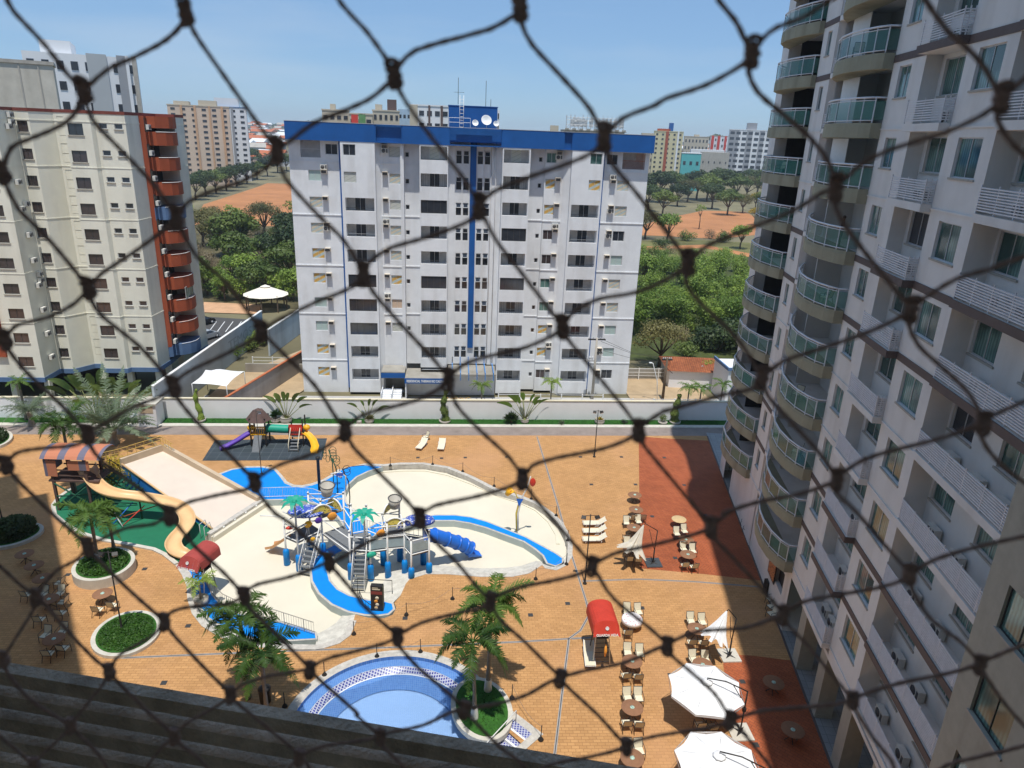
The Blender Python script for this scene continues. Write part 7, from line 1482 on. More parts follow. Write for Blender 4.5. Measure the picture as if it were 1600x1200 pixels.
# body slide
SPX = [(135,731,3.05),(141,744,2.95),(150,757,2.7),(165,768,2.45),(186,774,2.25),(212,777,2.05),(238,781,1.9),(262,786,1.75),(280,794,1.55),(291,806,1.35),(293,818,1.15),(286,830,.95),(276,841,.75),(271,852,.55),(276,862,.35),(289,868,.15),(302,871,-.1)]
t = thing('body_slide', 'winding tan fibreglass body slide coming down from the striped tower', 'water slide', (0, 0, 0)); P = [G(a, b, z) for a, b, z in SPX]; S = []
for i in range(len(P)-1):
    p0 = P[max(i-1, 0)]; p1 = P[i]; p2 = P[i+1]; p3 = P[min(i+2, len(P)-1)]
    for j in range(5): u = j/5; S.append(.5*((2*p1)+(p2-p0)*u+(2*p0-5*p1+4*p2-p3)*u*u+(3*p1-p0-3*p2+p3)*u**3))
S.append(P[-1]); q = MB(); rows = []; RR = .55
for i, p in enumerate(S):
    tg = S[min(i+1, len(S)-1)]-S[max(i-1, 0)]; tg.z = 0; tg.normalize(); sd = Vector((-tg.y, tg.x, 0)); rr = RR*(1.25 if i < 6 else 1)
    sec = [(-1.12, .42), (-1.0, .45), (-.92, .2), (-.6, -.1), (0, -.22), (.6, -.1), (.92, .2), (1.0, .45), (1.12, .42), (1.05, .15), (.7, -.25), (0, -.36), (-.7, -.25), (-1.05, .15)]
    rows.append([p+sd*a*rr+Vector((0, 0, b*rr*1.1)) for a, b in sec])
m_ = len(rows[0]); vs = [v for r in rows for v in r]; q.add(vs, [(i*m_+j, i*m_+(j+1) % m_, (i+1)*m_+(j+1) % m_, (i+1)*m_+j) for i in range(len(rows)-1) for j in range(m_)], 0, True); q.build('chute', M['slidep'], t)
for k, i in enumerate((14, 26, 38, 50, 62)):
    if i < len(S): p = S[i]; q = MB(); q.tube([(p.x, p.y, 0), (p.x, p.y, p.z-.3)], .07, 8); q.build('support', M['tgreen'] if k != 2 else M['terra'], t)
for (a, b), c_ in ((((-1, -.4, 0), (4.2, .9, 1.4)), M['terra']), (((.2, 0, 1.5), (1.3, -.8, .1)), M['wpaint']), (((.4, -.5, .2), (1.7, .6, 1.6)), M['plb']), (((1.2, -.6, .1), (2.6, .6, 1.3)), M['redp'])):
    o = S[22]; q = MB(); q.tube([(o.x+a[0]-1.2, o.y+a[1]-.6, a[2]), (o.x+b[0]-1.2, o.y+b[1]-.6, b[2])], .045, 5); q.build('brace', c_, t)
t = thing('hand_rail', 'grey steel handrail steps between the slides', 'handrail', tuple(G(314, 842))); q = MB()
for dx in (0, .8):
    q.tube([(dx*.6, dx*-.5, 0), (dx*.6, dx*-.5, 1.3), (dx*.6+.3, .5+dx*-.5, 1.45), (dx*.6+.3, .9+dx*-.5, .5)], .03, 5)
q.build('rails', M['frame'], t)
# railings along the blue walkways
def railing(label, P, h, m, n, name='pool_railing', top=.05):
    t = thing(name, label, 'railing', (0, 0, 0)); q = MB(); L_ = [Vector((*p, top)) for p in P]; q.tube([p+Vector((0, 0, h)) for p in L_], .028, 5); q.tube([p+Vector((0, 0, .12)) for p in L_], .02, 4); q.build('rails', m, t); q = MB(); tot = sum((b-a).length for a, b in zip(L_, L_[1:])); k = 0; s = 0
    for a, b in zip(L_, L_[1:]):
        l_ = (b-a).length
        while s <= l_: p = a.lerp(b, s/l_); r_ = .025 if k % 8 == 0 else .009; q.tube([p, p+Vector((0, 0, h))], r_, 4); k += 1; s += tot/n
        s -= l_
    q.build('balusters', m, t)
railing('dark metal railing along the lower left edge of the splash pool', px([(316,902),(330,928),(350,948),(385,965),(430,973),(491,993)]), 1.0, M['dconc'], 60)
railing('pale metal railing along the upper left edge of the splash pool', px([(400,779),(430,778),(465,777),(490,780),(510,788)]), 1.0, M['frame'], 46)
railing('dark railing at the toe of the kids pool walkway, by the menu board', px([(562,934),(567,946),(580,956)]), .5, M['black'], 6)
# ================================================================== water playground
t = thing('water_playground', 'white pipe water playground with blue pillar feet, buckets, bridges and slides', 'playground', (0, 0, 0)); wp = t
fz = -.5
def pole(x, y, h, foot=True, m=None):
    q = MB(); q.tube([(x, y, fz), (x, y, h)], .075, 8); q.lathe([(.0, h+.12), (.05, h+.1), (.11, h), (.0, h-.02)], 8, x, y); q.build('pole', m or M['wpaint'], wp)
    if foot: q = MB(); q.lathe([(.24, fz), (.24, fz+1.15), (.19, fz+1.3), (.09, fz+1.36)], 14, x, y); q.build('blue_foot', mat('azure_foot_pad', (.0, .21, .62), .5, .06, 2), wp)
PL = dict(a=(-12.4, 47.9, 3.6), b=(-11.3, 47.1, 5.2), c=(-9.75, 48.7, 4.6), d=(-7.25, 45.9, 3.55), e=(-5.75, 45.7, 3.4), f=(-3.25, 46.2, 4.2), g=(-4.5, 46.0, 4.3), h=(-2.7, 45.2, 3.3), i=(-1.4, 45.8, 3.6), j=(-5.0, 47.7, 4.0), k=(-3.75, 48.2, 4.9), l=(-1.9, 47.6, 4.1), m=(-8.2, 49.9, 4.6), n=(-10.9, 49.9, 4.6), o=(-6.3, 48.6, 4.2), p=(-7.4, 48.2, 4.5))
for k_, (x, y, h) in PL.items(): pole(x, y, h)
def slab(pts, z, m=None, th=.1, nm='deck'): q = MB(); q.prism(pts, z-th, z); return q.build(nm, m or M['greyst'], wp)
xy = lambda *ks: [PL[k][:2] for k in ks]
slab(xy('b', 'c', 'n', 'a'), 1.9); slab(xy('c', 'm', 'n'), 3.1); slab([(-9.75, 48.7), (-8.2, 49.9), (-7.4, 48.2), (-7.25, 45.9), (-8.1, 46.6)], 1.7); slab(xy('d', 'e', 'g', 'o', 'p'), 1.9); slab(xy('g', 'f', 'k', 'j'), 2.1); slab(xy('f', 'h', 'i', 'l', 'k'), 1.9); slab(xy('j', 'k', 'f', 'g'), 3.0, th=.25)
def rail(pts, z, hs=(.1, 1.0), r=.045, m=None, nm='guard_rail', bal=0):
    q = MB()
    for h in hs: q.tube([(*p, z+h) for p in pts], r, 6)
    if bal:
        for a, b in zip(pts, pts[1:]):
            for k in range(bal+1): q.tube([(a[0]+(b[0]-a[0])*k/bal, a[1]+(b[1]-a[1])*k/bal, z+hs[0]), (a[0]+(b[0]-a[0])*k/bal, a[1]+(b[1]-a[1])*k/bal, z+hs[-1])], .014, 4)
    q.build(nm, m or M['wpaint'], wp)
rail(xy('c', 'd'), 1.7, (.05, 1.25)); rail(xy('d', 'e'), 1.9, (.1, 1.2)); rail(xy('e', 'g', 'f'), 1.9, (.05, 1.1, 2.0)); rail(xy('f', 'h', 'i'), 1.9, (.05, 1.2)); rail(xy('i', 'l', 'k'), 1.9, (.1, 1.1), bal=5); rail(xy('p', 'o', 'j'), 1.9, (.1, 1.1), bal=5); rail(xy('a', 'b', 'c'), 1.9, (.1, 1.2, 2.2)); rail(xy('a', 'n', 'm', 'p'), 2.0, (.1, 1.2)); rail(xy('c', 'm', 'n', 'c'), 4.1, (0, .4)); rail(xy('g', 'f', 'k', 'j', 'g'), 3.0, (.1, .9)); rail(xy('m', 'o'), 3.4, (0,)); rail(xy('o', 'k'), 3.6, (0,)); rail(xy('d', 'p'), 3.3, (0,))
pn = mat('clear_grey_panel', (.34, .44, .48), .3, .1, 2)
for a, b in (('e', 'g'), ('g', 'f'), ('f', 'h'), ('h', 'i')):
    (x0, y0), (x1, y1) = PL[a][:2], PL[b][:2]; q = MB(); q.quad((x0, y0, 2.1), (x1, y1, 2.1), (x1, y1, 2.85), (x0, y0, 2.85)); q.build('panel', pn, wp)
def bucket(x, y, z, r=.55, h=.9, tilt=.15):
    q = MB(); q.lathe([(r*.72, 0), (r, h), (r*.94, h), (r*.68, .06), (0, .06)], 18); o_ = q.build('tipping_bucket', M['bucket'], wp, (x, y, z)); o_.rotation_euler = (tilt, .1, 0)
    s = MB(); s.tube([(r*math.cos(a), r*math.sin(a), h) for a in [2*PI*k/18 for k in range(18)]], .045, 5, closed=True); s.build('rim', M['acg'], o_)
bucket(-9.4, 49.6, 4.6); bucket(-4.1, 47.9, 4.45, .5, .8)
def arch(c, r, rz, m, z, full=True):
    q = MB(); n = 12; pts = [(r*math.cos(PI*k/n), 0, r*math.sin(PI*k/n)) for k in range(n+1)]; q.add([(0, 0, 0)]+pts, [(0, k+1, k+2) for k in range(n)], 0); q2 = MB(); q2.tube(pts, .06, 6)
    o_ = q.build('arched_panel', m, wp, (c[0], c[1], z)); o_.rotation_euler = (0, 0, rz); k_ = q2.build('arch_rim', M['wpaint'], o_)
vm = {}
def spotted(name, a, b):
    m = bpy.data.materials.new(name); m.use_nodes = True; N = m.node_tree.nodes; L = m.node_tree.links; tc = N.new('ShaderNodeTexCoord'); v = N.new('ShaderNodeTexVoronoi'); v.inputs['Scale'].default_value = 6; c = N.new('ShaderNodeValToRGB'); c.color_ramp.interpolation = 'CONSTANT'; c.color_ramp.elements[0].color = (*a, 1); c.color_ramp.elements[1].position = .32; c.color_ramp.elements[1].color = (*b, 1)
    L.new(tc.outputs['Object'], v.inputs[0]); L.new(v.outputs['Distance'], c.inputs[0]); L.new(c.outputs[0], N['Principled BSDF'].inputs[0]); return m
ypan = spotted('yellow_spotted_panel', (.15, .13, .08), (.72, .60, .12)); bpan = spotted('blue_spotted_panel', (.70, .72, .75), (.05, .10, .45))
arch((-9.75, 48.6), .85, .6, ypan, 3.4); arch((-8.8, 49.3), .8, -.7, ypan, 3.6); arch((-4.0, 46.5), .75, .2, ypan, 3.55); arch((-3.3, 46.7), .6, .5, bpan, 3.4); arch((-4.6, 47.8), .6, 1.1, ypan, 4.1)
def canopy(c, r, z, m, sq=.6):
    q = MB(); q.lathe([(r, 0), (r*.92, r*.25), (r*.6, r*.5), (0, r*.62)], 16); o_ = q.build('dome_canopy', m, wp, (c[0], c[1], z)); o_.scale = (1.15, .8, sq)
canopy((-10.9, 48.9), 1.25, 3.5, bpan, .45); canopy((-2.2, 47.9), 1.05, 3.2, bpan, .7)
def ppalm(x, y, z0, z):
    q = MB(); q.tube([(x, y, z0), (x, y, z)], .07, 8); q.build('topper_pole', M['wpaint'], wp); q = MB()
    for k in range(8):
        a = 2*PI*k/8; d = Vector((math.cos(a), math.sin(a), 0)); s = Vector((-d.y, d.x, 0)); P = [Vector((x, y, z))+d*(.18+u)+Vector((0, 0, .25*math.sin(u*2.8)-.35*u*u)) for u in (0, .3, .6, .95)]; W = (.09, .2, .17, .02)
        for i in range(3): q.add([P[i]-s*W[i], P[i+1]-s*W[i+1], P[i+1]+s*W[i+1], P[i]+s*W[i]], [(0, 1, 2, 3)])
    q.lathe([(0, z-.45), (.14, z-.1), (.2, z+.05), (0, z+.12)], 8, x, y); q.build('green_leaf_topper', M['grn'], wp)
ppalm(-11.3, 47.1, 1.9, 5.4); ppalm(-6.15, 46.1, 1.9, 4.85)
def stairs(nm, a, b, wd, nst=8):
    a, b = Vector(a), Vector(b); d = (b-a); h = Vector((d.x, d.y, 0)).normalized(); s = Vector((-h.y, h.x, 0))*wd/2; q = MB()
    for k in range(nst):
        p = a+d*(k/nst); e = h*(d.xy.length/nst)*1.02; P = [p-s, p+s, p+s+e, p-s+e]; zt = p.z+d.z/nst; q.prism([(v.x, v.y) for v in P], zt-.06, zt)
    st = q.build('stairs', M['greyst'], wp)
    for sg in (-1, 1):
        q = MB(); q.tube([a+s*sg, b+s*sg], .05, 5); q.tube([a+s*sg+Vector((0, 0, .95)), b+s*sg+Vector((0, 0, .95))], .04, 5)
        for k in range(nst+1): p = a+d*(k/nst)+s*sg; q.tube([p, p+Vector((0, 0, .95))], .016 if k % 4 else .035, 4)
        q.build('hand_rail', M['wpaint'], st)
stairs('s', (-10.75, 46.3, fz), (-10.2, 48.1, 1.9), .95); stairs('s', (-6.55, 44.3, fz), (-6.45, 46.0, 1.9), .95, 9)
q = MB(); P = [Vector(v) for v in ((-11.7, 48.4, 1.9), (-12.6, 49.0, 1.0), (-13.5, 49.55, .1), (-14.2, 50.0, -.3))]
for i in range(3):
    d = (P[i+1]-P[i]).normalized(); s = Vector((-d.y, d.x, 0)).normalized()*.5
    for (o1, h1, o2, h2) in ((-1, .25, -.9, 0), (-.9, 0, .9, 0), (.9, 0, 1, .25)): q.add([P[i]+s*o1+Vector((0, 0, h1)), P[i+1]+s*o1+Vector((0, 0, h1)), P[i+1]+s*o2+Vector((0, 0, h2)), P[i]+s*o2+Vector((0, 0, h2))], [(0, 1, 2, 3)])
q.build('double_slide', mat('apricot_fibreglass', (.72, .38, .17), .4, .08, 2), wp)
TS = [Vector(v) for v in ((-1.6, 46.9, 2.5), (-1.0, 47.2, 2.35), (-.1, 47.6, 1.75), (.7, 48.0, 1.2), (1.3, 48.3, .75), (1.75, 48.45, .35))]
q = MB(); q.tube(TS, .52, 16, cap=False); ts = q.build('tube_slide', M['plb'], wp)
for i in range(1, 6): q = MB(); d = (TS[i]-TS[i-1]).normalized(); q.tube([TS[i]-d*.05, TS[i]+d*.05], .60, 16); q.build('tube_flange', M['plb'], wp)
q = MB(); p = TS[-1]; q.add([p+Vector((-.1, -.5, -.5)), p+Vector((1.0, .0, -.75)), p+Vector((.75, .75, -.75)), p+Vector((-.45, .45, -.5)), p+Vector((-.1, -.6, .0)), p+Vector((-.5, .6, .0))], [(0, 1, 2, 3), (0, 4, 1), (3, 2, 5)]); q.build('slide_exit', M['plb'], wp)
for (c, r, m, sz) in (((-10.6, 47.9, 3.0), .33, M['yel'], 1), ((-9.9, 48.3, 3.1), .3, M['pur'], 1), ((-8.95, 48.9, 3.1), .4, M['orange'], 1), ((-5.0, 46.3, 3.15), .36, M['orange'], 1), ((-5.65, 45.6, 1.75), .42, M['grn'], .55), ((-11.9, 47.6, 2.9), .33, M['redp'], .4), ((-10.15, 47.1, 2.2), .22, M['yel'], .8)):
    q = MB(); q.lathe([(0, -r), (r*.6, -r*.8), (r, 0), (r*.6, r*.8), (0, r)], 14); o_ = q.build('play_wheel', m, wp, c); o_.scale = (1, .55, sz); o_.rotation_euler = (.3, 0, .4)
q = MB(); q.tube([(-12.4, 47.9, 3.6), (-13.4, 48.1, 3.65), (-14.2, 48.2, 3.6)], .04, 5); q.build('spray_arm', M['wpaint'], wp)
q = MB(); q.tube([(-8.0, 50.0, 4.6), (-8.0, 50.2, 5.9), (-8.4, 50.1, 6.3), (-9.1, 50, 6.2)], .05, 5); q.build('spray_arm', M['wpaint'], wp); q = MB(); q.add([(-8.9, 49.95, 6.2), (-8.1, 50.1, 6.25), (-8.3, 50.0, 5.75)], [(0, 1, 2)]); q.build('spray_flag', bpan, wp)
# sprinkler with yellow and red buckets
t = thing('splash_sprayer', 'tall curved sprayer with a yellow bucket and a red fish shape on the blue walkway', 'water toy', tuple(G(811, 829))); q = MB(); q.tube([(-.1, 0, 0), (-.15, .1, 1.6), (.1, .1, 3.0), (.55, 0, 4.2), (.75, 0, 5.1)], [.09, .08, .07, .06, .04], 8); q.build('stem', M['wpaint'], t)
q = MB(); q.tube([(-.2, 0, 0), (-.3, .1, 1.6), (-.1, .1, 2.7), (-.5, 0, 3.7), (-.95, 0, 3.9)], [.07, .07, .06, .04, .03], 7); q.build('arm', mat('yellow_pipe', (.70, .52, .08), .4, .05, 2), t)
q = MB(); q.lathe([(.20, 0), (.32, .6), (.28, .6), (.17, .04), (0, .04)], 12); o_ = q.build('yellow_bucket', M['yel'], t, (-1.15, 0, 3.45)); o_.rotation_euler = (.3, .5, 0)
q = MB(); q.lathe([(0, -.42), (.2, -.25), (.26, 0), (.2, .25), (0, .42)], 12); o_ = q.build('red_fish', M['redp'], t, (.95, 0, 4.55)); o_.scale = (1, .4, 1)
q = MB(); q.add([(-.1, 0, 2.3), (.25, 0, 3.0), (-.35, 0, 3.05)], [(0, 1, 2)]); q.build('blue_fin', M['plb'], t)
# wire flower trees
for k, (pp, hh, lab, ln) in enumerate(((G(521, 764), 4.0, 'green wire flower sculpture taller of the two behind the tipping bucket', .25), (G(527, 772), 3.6, 'green wire stem sculpture in front of the taller wire flower', .3), (G(546, 800), 4.2, 'leaning black wire stem beside the upper cream basin', .45))):
    t = thing('wire_flower', lab, 'sculpture', tuple(pp)); q = MB(); q.tube([(0, 0, 0), (ln*.2, 0, hh*.35), (ln*.1, 0, hh*.7), (-ln, 0, hh)], .05, 6); q.build('stem', M['tgreen'] if k < 2 else M['black'], t)
    for j in range(7 if k == 0 else 3):
        q = MB(); a = j*.9-2.3; c = Vector((-ln+.0, 0, hh-.2-(.28*(j//2))))+Vector(((-1)**j*.38, 0, .15)); q.tube([(c.x+.30*math.cos(x)*abs(math.cos((j % 2)*1)) , 0, c.z+.42*math.sin(x)*.8) for x in [2*PI*i/14 for i in range(14)]], .025, 5, closed=True); q.build('petal', M['tgreen'] if k < 2 else M['black'], t)
# menu board
t = thing('menu_board', 'dark upright sign totem with pictures on the end of the blue walkway', 'sign', tuple(G(590, 952, .05))); t.rotation_euler = (0, 0, -.12); q = MB(); q.box(-.42, -.18, 0, .42, .18, 2.0); q.build('board', M['black'], t); q = MB(); q.box(.421, -.17, .05, .44, .17, 1.95); q.build('side_panel', mat('olive_side', (.12, .15, .10), .7, .1, 2), t)
q = MB(); q.box(-.40, -.192, 1.35, .40, -.183, 1.6); q.build('red_strip', mat('dull_red_print', (.22, .05, .04), .7, .15, 6), t)
for k in range(4): q = MB(); q.lathe([(0, 0), (.13, 0), (.13, .01), (0, .01)], 14); o_ = q.build('picture', (M['tan'], M['fabric'], M['orange'], M['fabric'])[k], t, (-.05+.08*(k % 2), -.185, .25+.27*k)); o_.rotation_euler = (rad(90), 0, 0)
q = MB(); q.box(-.3, -.19, 1.72, .25, -.184, 1.80).box(-.3, -.19, 1.85, .1, -.184, 1.9); q.build('header_bars', M['fabric'], t)
t = thing('frame_gate', 'thin dark metal hoop frame behind the menu board', 'handrail', tuple(G(580, 925))); q = MB(); q.tube([(-1.0, .3, -.4), (-1.0, .3, .95), (1.5, .0, .95), (1.5, .0, -.4)], .03, 5); q.build('hoop', M['black'], t)
# ================================================================== dry playground
M_c = G2([(316,720),(336,688),(511,685),(503,719)]); sheet('rubber_mat', M_c, .02, brickmat('rubber_mat_tiles', (.055, .07, .085), (.045, .06, .07), (.10, .12, .13), 1, 1, 0, .03, 0, .9, .2))
pg = thing('playground_tower', 'playground set with a brown roof, green tunnel and purple and yellow slides', 'playground', (-19.6, 69.3, 0)); wood = M['black']
tw = [(-.75, -.75), (.75, -.75), (.75, .75), (-.75, .75)]
for x, y in tw: q = MB(); q.box(-.07, -.07, 0, .07, .07, 3.1); q.build('post', wood, pg, (x, y, 0))
for x, y in ((3.1, -.65), (4.5, -.65), (4.5, .65), (3.1, .65)): q = MB(); q.box(-.06, -.06, 0, .06, .06, 3.0 if x > 4 else 2.2); q.build('post', wood, pg, (x, y, 0))
q = MB(); q.box(-.8, -.8, 1.2, .8, .8, 1.3); q.build('deck', wood, pg); q = MB(); q.box(3.05, -.7, 1.2, 4.55, .7, 1.3); q.build('deck', wood, pg)
q = MB(); q.lathe([(1.35, 2.75), (.55, 3.75), (.3, 3.85), (0, 4.0)], 6, 0, 0, 0, False); q.build('roof', M['wood'], pg)
q = MB(); q.tube([(.7, 0, 1.75), (1.3, 0, 1.72), (2.4, 0, 1.66), (3.1, 0, 1.65)], .45, 14, cap=False); q.build('tunnel', M['grn'], pg)
for a, b, m_ in (((-.75, -.8), (.75, -.8), M['yel']), ((3.1, -.7), (4.5, -.7), M['redp'])):
    q = MB()
    for k in range(7): x = a[0]+(b[0]-a[0])*(k+.5)/7; q.tube([(x-.12, a[1], 1.35), (x+.06, a[1], 2.15)], .045, 5)
    q.box(a[0], a[1]-.03, 2.1, b[0], a[1]+.03, 2.2); q.box(a[0], a[1]-.03, 1.3, b[0], a[1]+.03, 1.4); 
    if m_ is M['redp']: q.box(a[0], a[1]-.01, 1.7, b[0], a[1]+.02, 2.45)
    q.build('safety_panel', m_, pg)
def chute(P, wd, m):
    q = MB(); P = [Vector(p) for p in P]; R_ = []
    for i, p in enumerate(P):
        d = (P[min(i+1, len(P)-1)]-P[max(i-1, 0)]); d.z = 0; d.normalize(); s = Vector((-d.y, d.x, 0))*wd; R_.append([p-s+Vector((0, 0, .22)), p-s*.85, p+s*.85, p+s+Vector((0, 0, .22)), p+s*1.1+Vector((0, 0, .2)), p+s*.9-Vector((0, 0, .08)), p-s*.9-Vector((0, 0, .08)), p-s*1.1+Vector((0, 0, .2))])
    k = 8; q.add([v for r in R_ for v in r], [(i*k+j, i*k+(j+1) % k, (i+1)*k+(j+1) % k, (i+1)*k+j) for i in range(len(P)-1) for j in range(k)], 0, True); q.build('slide', m, pg)
chute([(-.7, -.2, 1.4), (-1.3, -.6, 1.15), (-2.1, -1.0, .7), (-3.0, -1.5, .3), (-3.6, -1.8, .18)], .32, M['pur'])
chute([(4.5, -.3, 1.4), (5.1, -.6, 1.1), (5.6, -1.1, .7), (5.9, -1.8, .35), (5.9, -2.5, .12)], .36, M['yel'])
q = MB(); q.box(-.4, -2.3, .0, .4, -2.2, .05); q.add([(-.4, -.85, 1.3), (.4, -.85, 1.3), (.4, -2.1, 0), (-.4, -2.1, 0)], [(0, 1, 2, 3)]); q.build('climbing_ramp', M['greyst'], pg)
q = MB()
for k in range(5): q.box(3.35, -.85-.3*k, 1.1-.24*k, 4.2, -.6-.3*k, 1.15-.24*k)
q.build('stairs', M['greyst'], pg)
for x in (3.3, 4.25): q = MB(); q.tube([(x, -.7, 2.1), (x, -2.2, .85), (x, -2.2, 0)], .04, 5); q.build('hand_rail', M['fabric'], pg)
q = MB(); q.lathe([(0, -.35), (.3, -.2), (.38, 0), (.3, .2), (0, .35)], 12); o_ = q.build('yellow_bubble', M['yel'], pg, (-.9, 0, 1.8)); q = MB(); q.lathe([(0, -.35), (.3, -.2), (.38, 0), (.3, .2), (0, .35)], 12); q.build('yellow_bubble', M['yel'], pg, (4.75, .1, 1.8))
# grass blades / steps of the big pool with rail
t = thing('pool_steps', 'navy mosaic steps with white nosings and a handrail at the corner of the tiled pool', 'steps', (0, 0, 0))
o0 = G(763, 1098); ox = (G(845, 1150)-G(790, 1108)).normalized(); oy = Vector((-ox.y, ox.x, 0)); oy = oy if oy.y < 0 else -oy
b0 = G(785, 1112)
for k in range(4):
    q = MB(); P = [b0+oy*(.62*k), b0+ox*2.3+oy*(.62*k), b0+ox*2.3+oy*(.62*k+.5), b0+oy*(.62*k+.5)]; q.prism([(p.x, p.y) for p in P], -.7, .03-.0*k-.16*k); q.build('step', M['tankd'], t)
    q = MB(); P = [b0+oy*(.62*k+.5), b0+ox*2.3+oy*(.62*k+.5), b0+ox*2.3+oy*(.62*k+.62), b0+oy*(.62*k+.62)]; q.prism([(p.x, p.y) for p in P], -.7, .032-.16*k); q.build('nosing', M['wpaint'], t)
q = MB(); a = b0+ox*1.15+oy*.1; q.tube([a, a+Vector((0, 0, .95)), a+oy*2.6+Vector((0, 0, .25)), a+oy*2.6+Vector((0, 0, -.5))], .03, 6); q.build('hand_rail', M['wpaint'], t)
q = MB(); P = [b0-oy*.45-ox*.2, b0-oy*.45+ox*2.75, b0+ox*2.75+oy*3, b0+ox*2.3+oy*3, b0+ox*2.3, b0-ox*.2]; q.prism([(p.x, p.y) for p in P], -.3, .038); q.build('stone_rim', M['pcurb'], t)
# person on the balcony of the hotel wing
def skin_person(name, label, loc, rz, shirt, pants):
    t = thing(name, label, 'person', loc, rz)
    J = [(0,0,.95,.15,.11),(0,0,1.12,.145,.10),(0,.01,1.33,.17,.115),(0,.0,1.47,.10,.08),(0,0,1.55,.06,.06),(0,.01,1.66,.085,.10),(0,.01,1.76,.07,.085),
         (-.19,0,1.42,.065,.06),(-.27,.06,1.16,.05,.045),(-.20,.30,1.08,.038,.035),(.19,0,1.42,.065,.06),(.27,.05,1.16,.05,.045),(.22,.28,1.06,.038,.035),
         (-.1,0,.9,.095,.09),(-.12,.02,.5,.065,.065),(-.13,0,.09,.045,.05),(-.13,.14,.04,.045,.035),(.1,0,.9,.095,.09),(.12,.03,.5,.065,.065),(.13,0,.09,.045,.05),(.13,.14,.04,.045,.035)]
    E = [(0,1),(1,2),(2,3),(3,4),(4,5),(5,6),(2,7),(7,8),(8,9),(2,10),(10,11),(11,12),(0,13),(13,14),(14,15),(15,16),(0,17),(17,18),(18,19),(19,20)]
    for hnd, s in ((9, -1), (12, 1)):
        for f in range(5):
            b = len(J); x, y, z = J[hnd][:3]; dx = (-.03+.015*f)*1.0; ln = (.05 if f == 4 else .085)
            J.append((x+dx*1.0, y+.06, z-.01, .011, .011)); J.append((x+dx*1.2+(s*-.03 if f == 4 else 0), y+.06+ln*.6, z-.02, .009, .009)); J.append((x+dx*1.2+(s*-.04 if f == 4 else 0), y+.06+ln, z-.05, .008, .008)); E += [(hnd, b), (b, b+1), (b+1, b+2)]
    me = bpy.data.meshes.new('body'); me.from_pydata([j[:3] for j in J], E, []); o = bpy.data.objects.new('body', me); COL.objects.link(o)
    m = o.modifiers.new('s', 'SKIN'); sv = me.skin_vertices[0].data
    for i, j in enumerate(J): sv[i].radius = (j[3], j[4])
    sv[0].use_root = True; o.modifiers.new('d', 'SUBSURF').levels = 1
    bpy.context.view_layer.update(); m2 = bpy.data.meshes.new_from_object(o.evaluated_get(bpy.context.evaluated_depsgraph_get())); bpy.data.objects.remove(o)
    sk = mat('skin', (.32, .17, .10), .6, .05, 3); m2.materials.clear(); [m2.materials.append(x) for x in (sk, shirt, pants)]
    for p in m2.polygons: c = p.center; p.material_index = 2 if c.z < .97 and c.z > .08 and abs(c.y) < .2 else (1 if c.z < 1.5 and c.z >= .97 and abs(c.x) < .30 and c.y < .16 else 0); p.use_smooth = True
    b = bpy.data.objects.new('body', m2); COL.objects.link(b); b.parent = t
    h = MB(); h.lathe([(.075, 1.70), (.098, 1.74), (.09, 1.81), (.05, 1.86), (0, 1.87)], 12, 0, -.01); h.build('hair', M['black'], t)
    f = MB(); f.box(-.012, .10, 1.67, .012, .128, 1.71).box(-.03, .105, 1.635, .03, .112, 1.643).box(-.045, .1, 1.715, -.02, .108, 1.727).box(.02, .1, 1.715, .045, .108, 1.727); f.build('face', sk, t); return t
ps = Vector((20.72, 27.26, 0))+DV*12.6+NV*.55; skin_person('person', 'person in a dark patterned top standing at the glass rail of a hotel balcony', (ps.x, ps.y, SL(6)+.16), rad(60), mat('dark_patterned_cloth', (.07, .04, .05), .9, .5, 12), mat('brown_cloth', (.10, .06, .055), .9, .3, 9))
for fl_, s_, o_, ang_ in ((2, 13.2, .55, 1.0), (3, 14.6, .7, 2.2), (5, 13.0, .6, .6), (9, 15.0, .7, 2.6), (4, 27.6, .6, .8), (7, 28.4, .7, 1.8), (10, 13.4, .6, 1.2)):
    p = Vector((20.72, 27.26, 0))+DV*s_+NV*o_; dup(CH, (p.x, p.y, SL(fl_)+.16), ang_, 'chair on the %s hotel balcony of the %s column, counted from below' % (nth(fl_, 13), 'near' if s_ < 20 else 'far'), 'chairs on the hotel balconies')
# things standing by the arcade
t = thing('speaker_box', 'black loudspeaker box against the arcade wall', 'loudspeaker', tuple(G(1201, 925))); q = MB(); q.box(-.35, -.3, 0, .35, .3, 1.0); q.build('cabinet', M['black'], t); q = MB(); q.tube([(0, -.305, .62), (0, -.32, .62)], .2, 14); q.build('cone', M['acg'], t)
for k, (a, b) in enumerate(((1205, 935), (1206, 946), (1206, 957))): chair(a, b, 1.8, 'white chair folded by the loudspeaker, %s from the back' % nth(k, 3))
t = thing('waste_bin', 'dark waste bin between two arcade pillars', 'bin', tuple(G(1288, 1112))); q = MB(); q.lathe([(.3, 0), (.36, .9), (.38, .95), (.2, 1.05), (0, 1.06)], 12); q.build('body', M['black'], t)
t = thing('waste_bin', 'dark waste bin under the left palms by the louvre', 'bin', tuple(G(415, 1096))); q = MB(); q.lathe([(.3, 0), (.36, .9), (.38, .95), (.2, 1.05), (0, 1.06)], 12); q.build('body', M['black'], t)
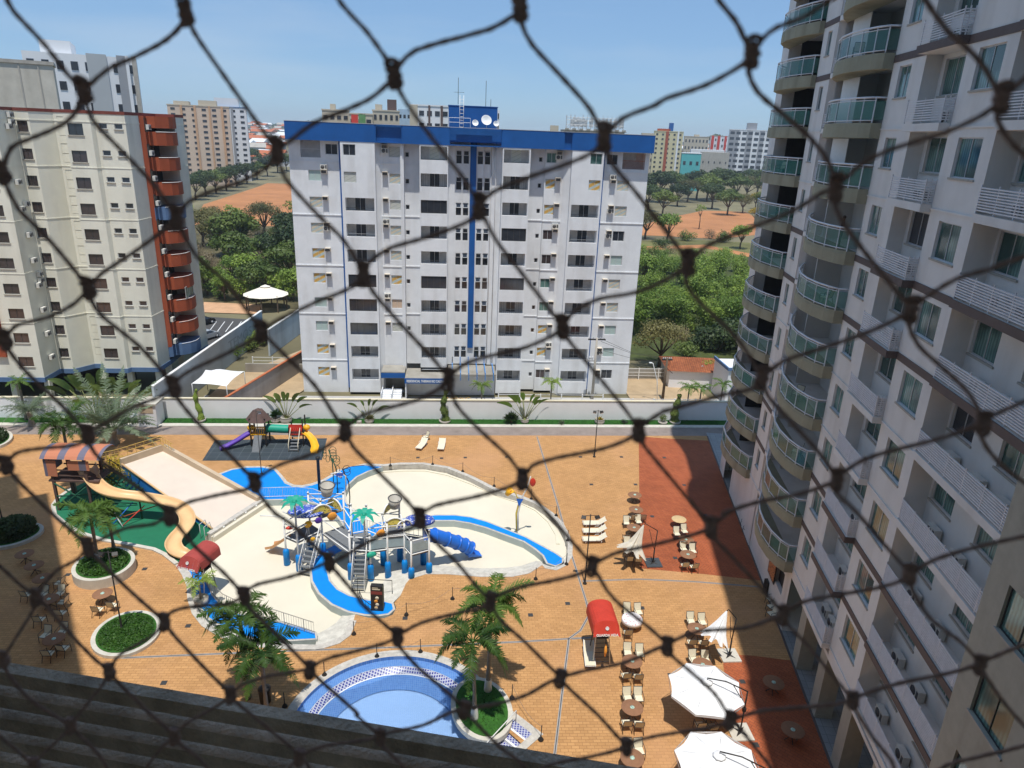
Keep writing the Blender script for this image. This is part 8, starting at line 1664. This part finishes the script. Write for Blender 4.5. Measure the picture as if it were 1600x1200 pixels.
t = thing('wall_picture', 'framed orange and black poster on the arcade wall', 'poster', tuple(Vector((20.72, 27.26, 1.6))+DV*15.2+NV*.02)); t.rotation_euler = (0, 0, rad(259)); q = MB(); q.box(-.9, -.02, 0, .9, .03, 1.6); q.build('frame', M['black'], t); q = MB(); q.box(-.8, -.035, .1, .8, -.021, 1.5); q.build('print', spotted('poster_print', (.02, .02, .02), (.5, .2, .08)), t)
# neighbouring left wing of the hotel, just outside the picture; it shades the left edge of the terrace
t = thing('hotel_wing', 'left hotel wing standing outside the frame, shading the left edge of the terrace', 'building', (0, 0, 0)); q = MB()
dv2 = Vector((12.16, -20.3, 0)).normalized(); nl = Vector((dv2.y, -dv2.x, 0)); nl = nl if nl.x < 0 else -nl; HH = 45
a = Vector((-35.38, 58.7, 0))-Vector((.01*HH, .3*HH, 0)); b = a+dv2*34
P = [a, b, b+nl*16, a+nl*16]; q.prism([(p.x, p.y) for p in P], 0, HH); 
a2 = a+nl*5.5-dv2*0; P = [a2-dv2*.0, a2+dv2*10, a2+dv2*10+nl*9, a2+nl*9]; q.prism([(p.x, p.y) for p in P], HH, HH+22); q.build('wall', M['white'], t)
for i in range(12):
    for k in range(8): p = a+dv2*(2.5+4*k)-nl*.02; window(t, p.x, p.y, 3+3.4*i, 1.8, 1.5, 'glasst', sill=True, ry=math.atan2(dv2.y, dv2.x)+PI if False else math.atan2(dv2.y, dv2.x))

# ------------------------------------------------------------------ air
hzb = MB(); hzb.box(-3300, -250, -3, 3300, 2950, 75); hm_ = bpy.data.materials.new('haze_air'); hm_.use_nodes = True
hn = hm_.node_tree; hn.nodes.remove(hn.nodes['Principled BSDF']); hv = hn.nodes.new('ShaderNodeVolumePrincipled'); hv.inputs['Color'].default_value = (.80, .90, 1, 1); hv.inputs['Density'].default_value = .00022; hv.inputs['Anisotropy'].default_value = .2
hn.links.new(hv.outputs[0], hn.nodes['Material Output'].inputs['Volume']); tag(hzb.build('haze', hm_), 'thin pale air between the camera and the far town', 'haze', None, 'stuff')
SC.cycles.volume_bounces = 0
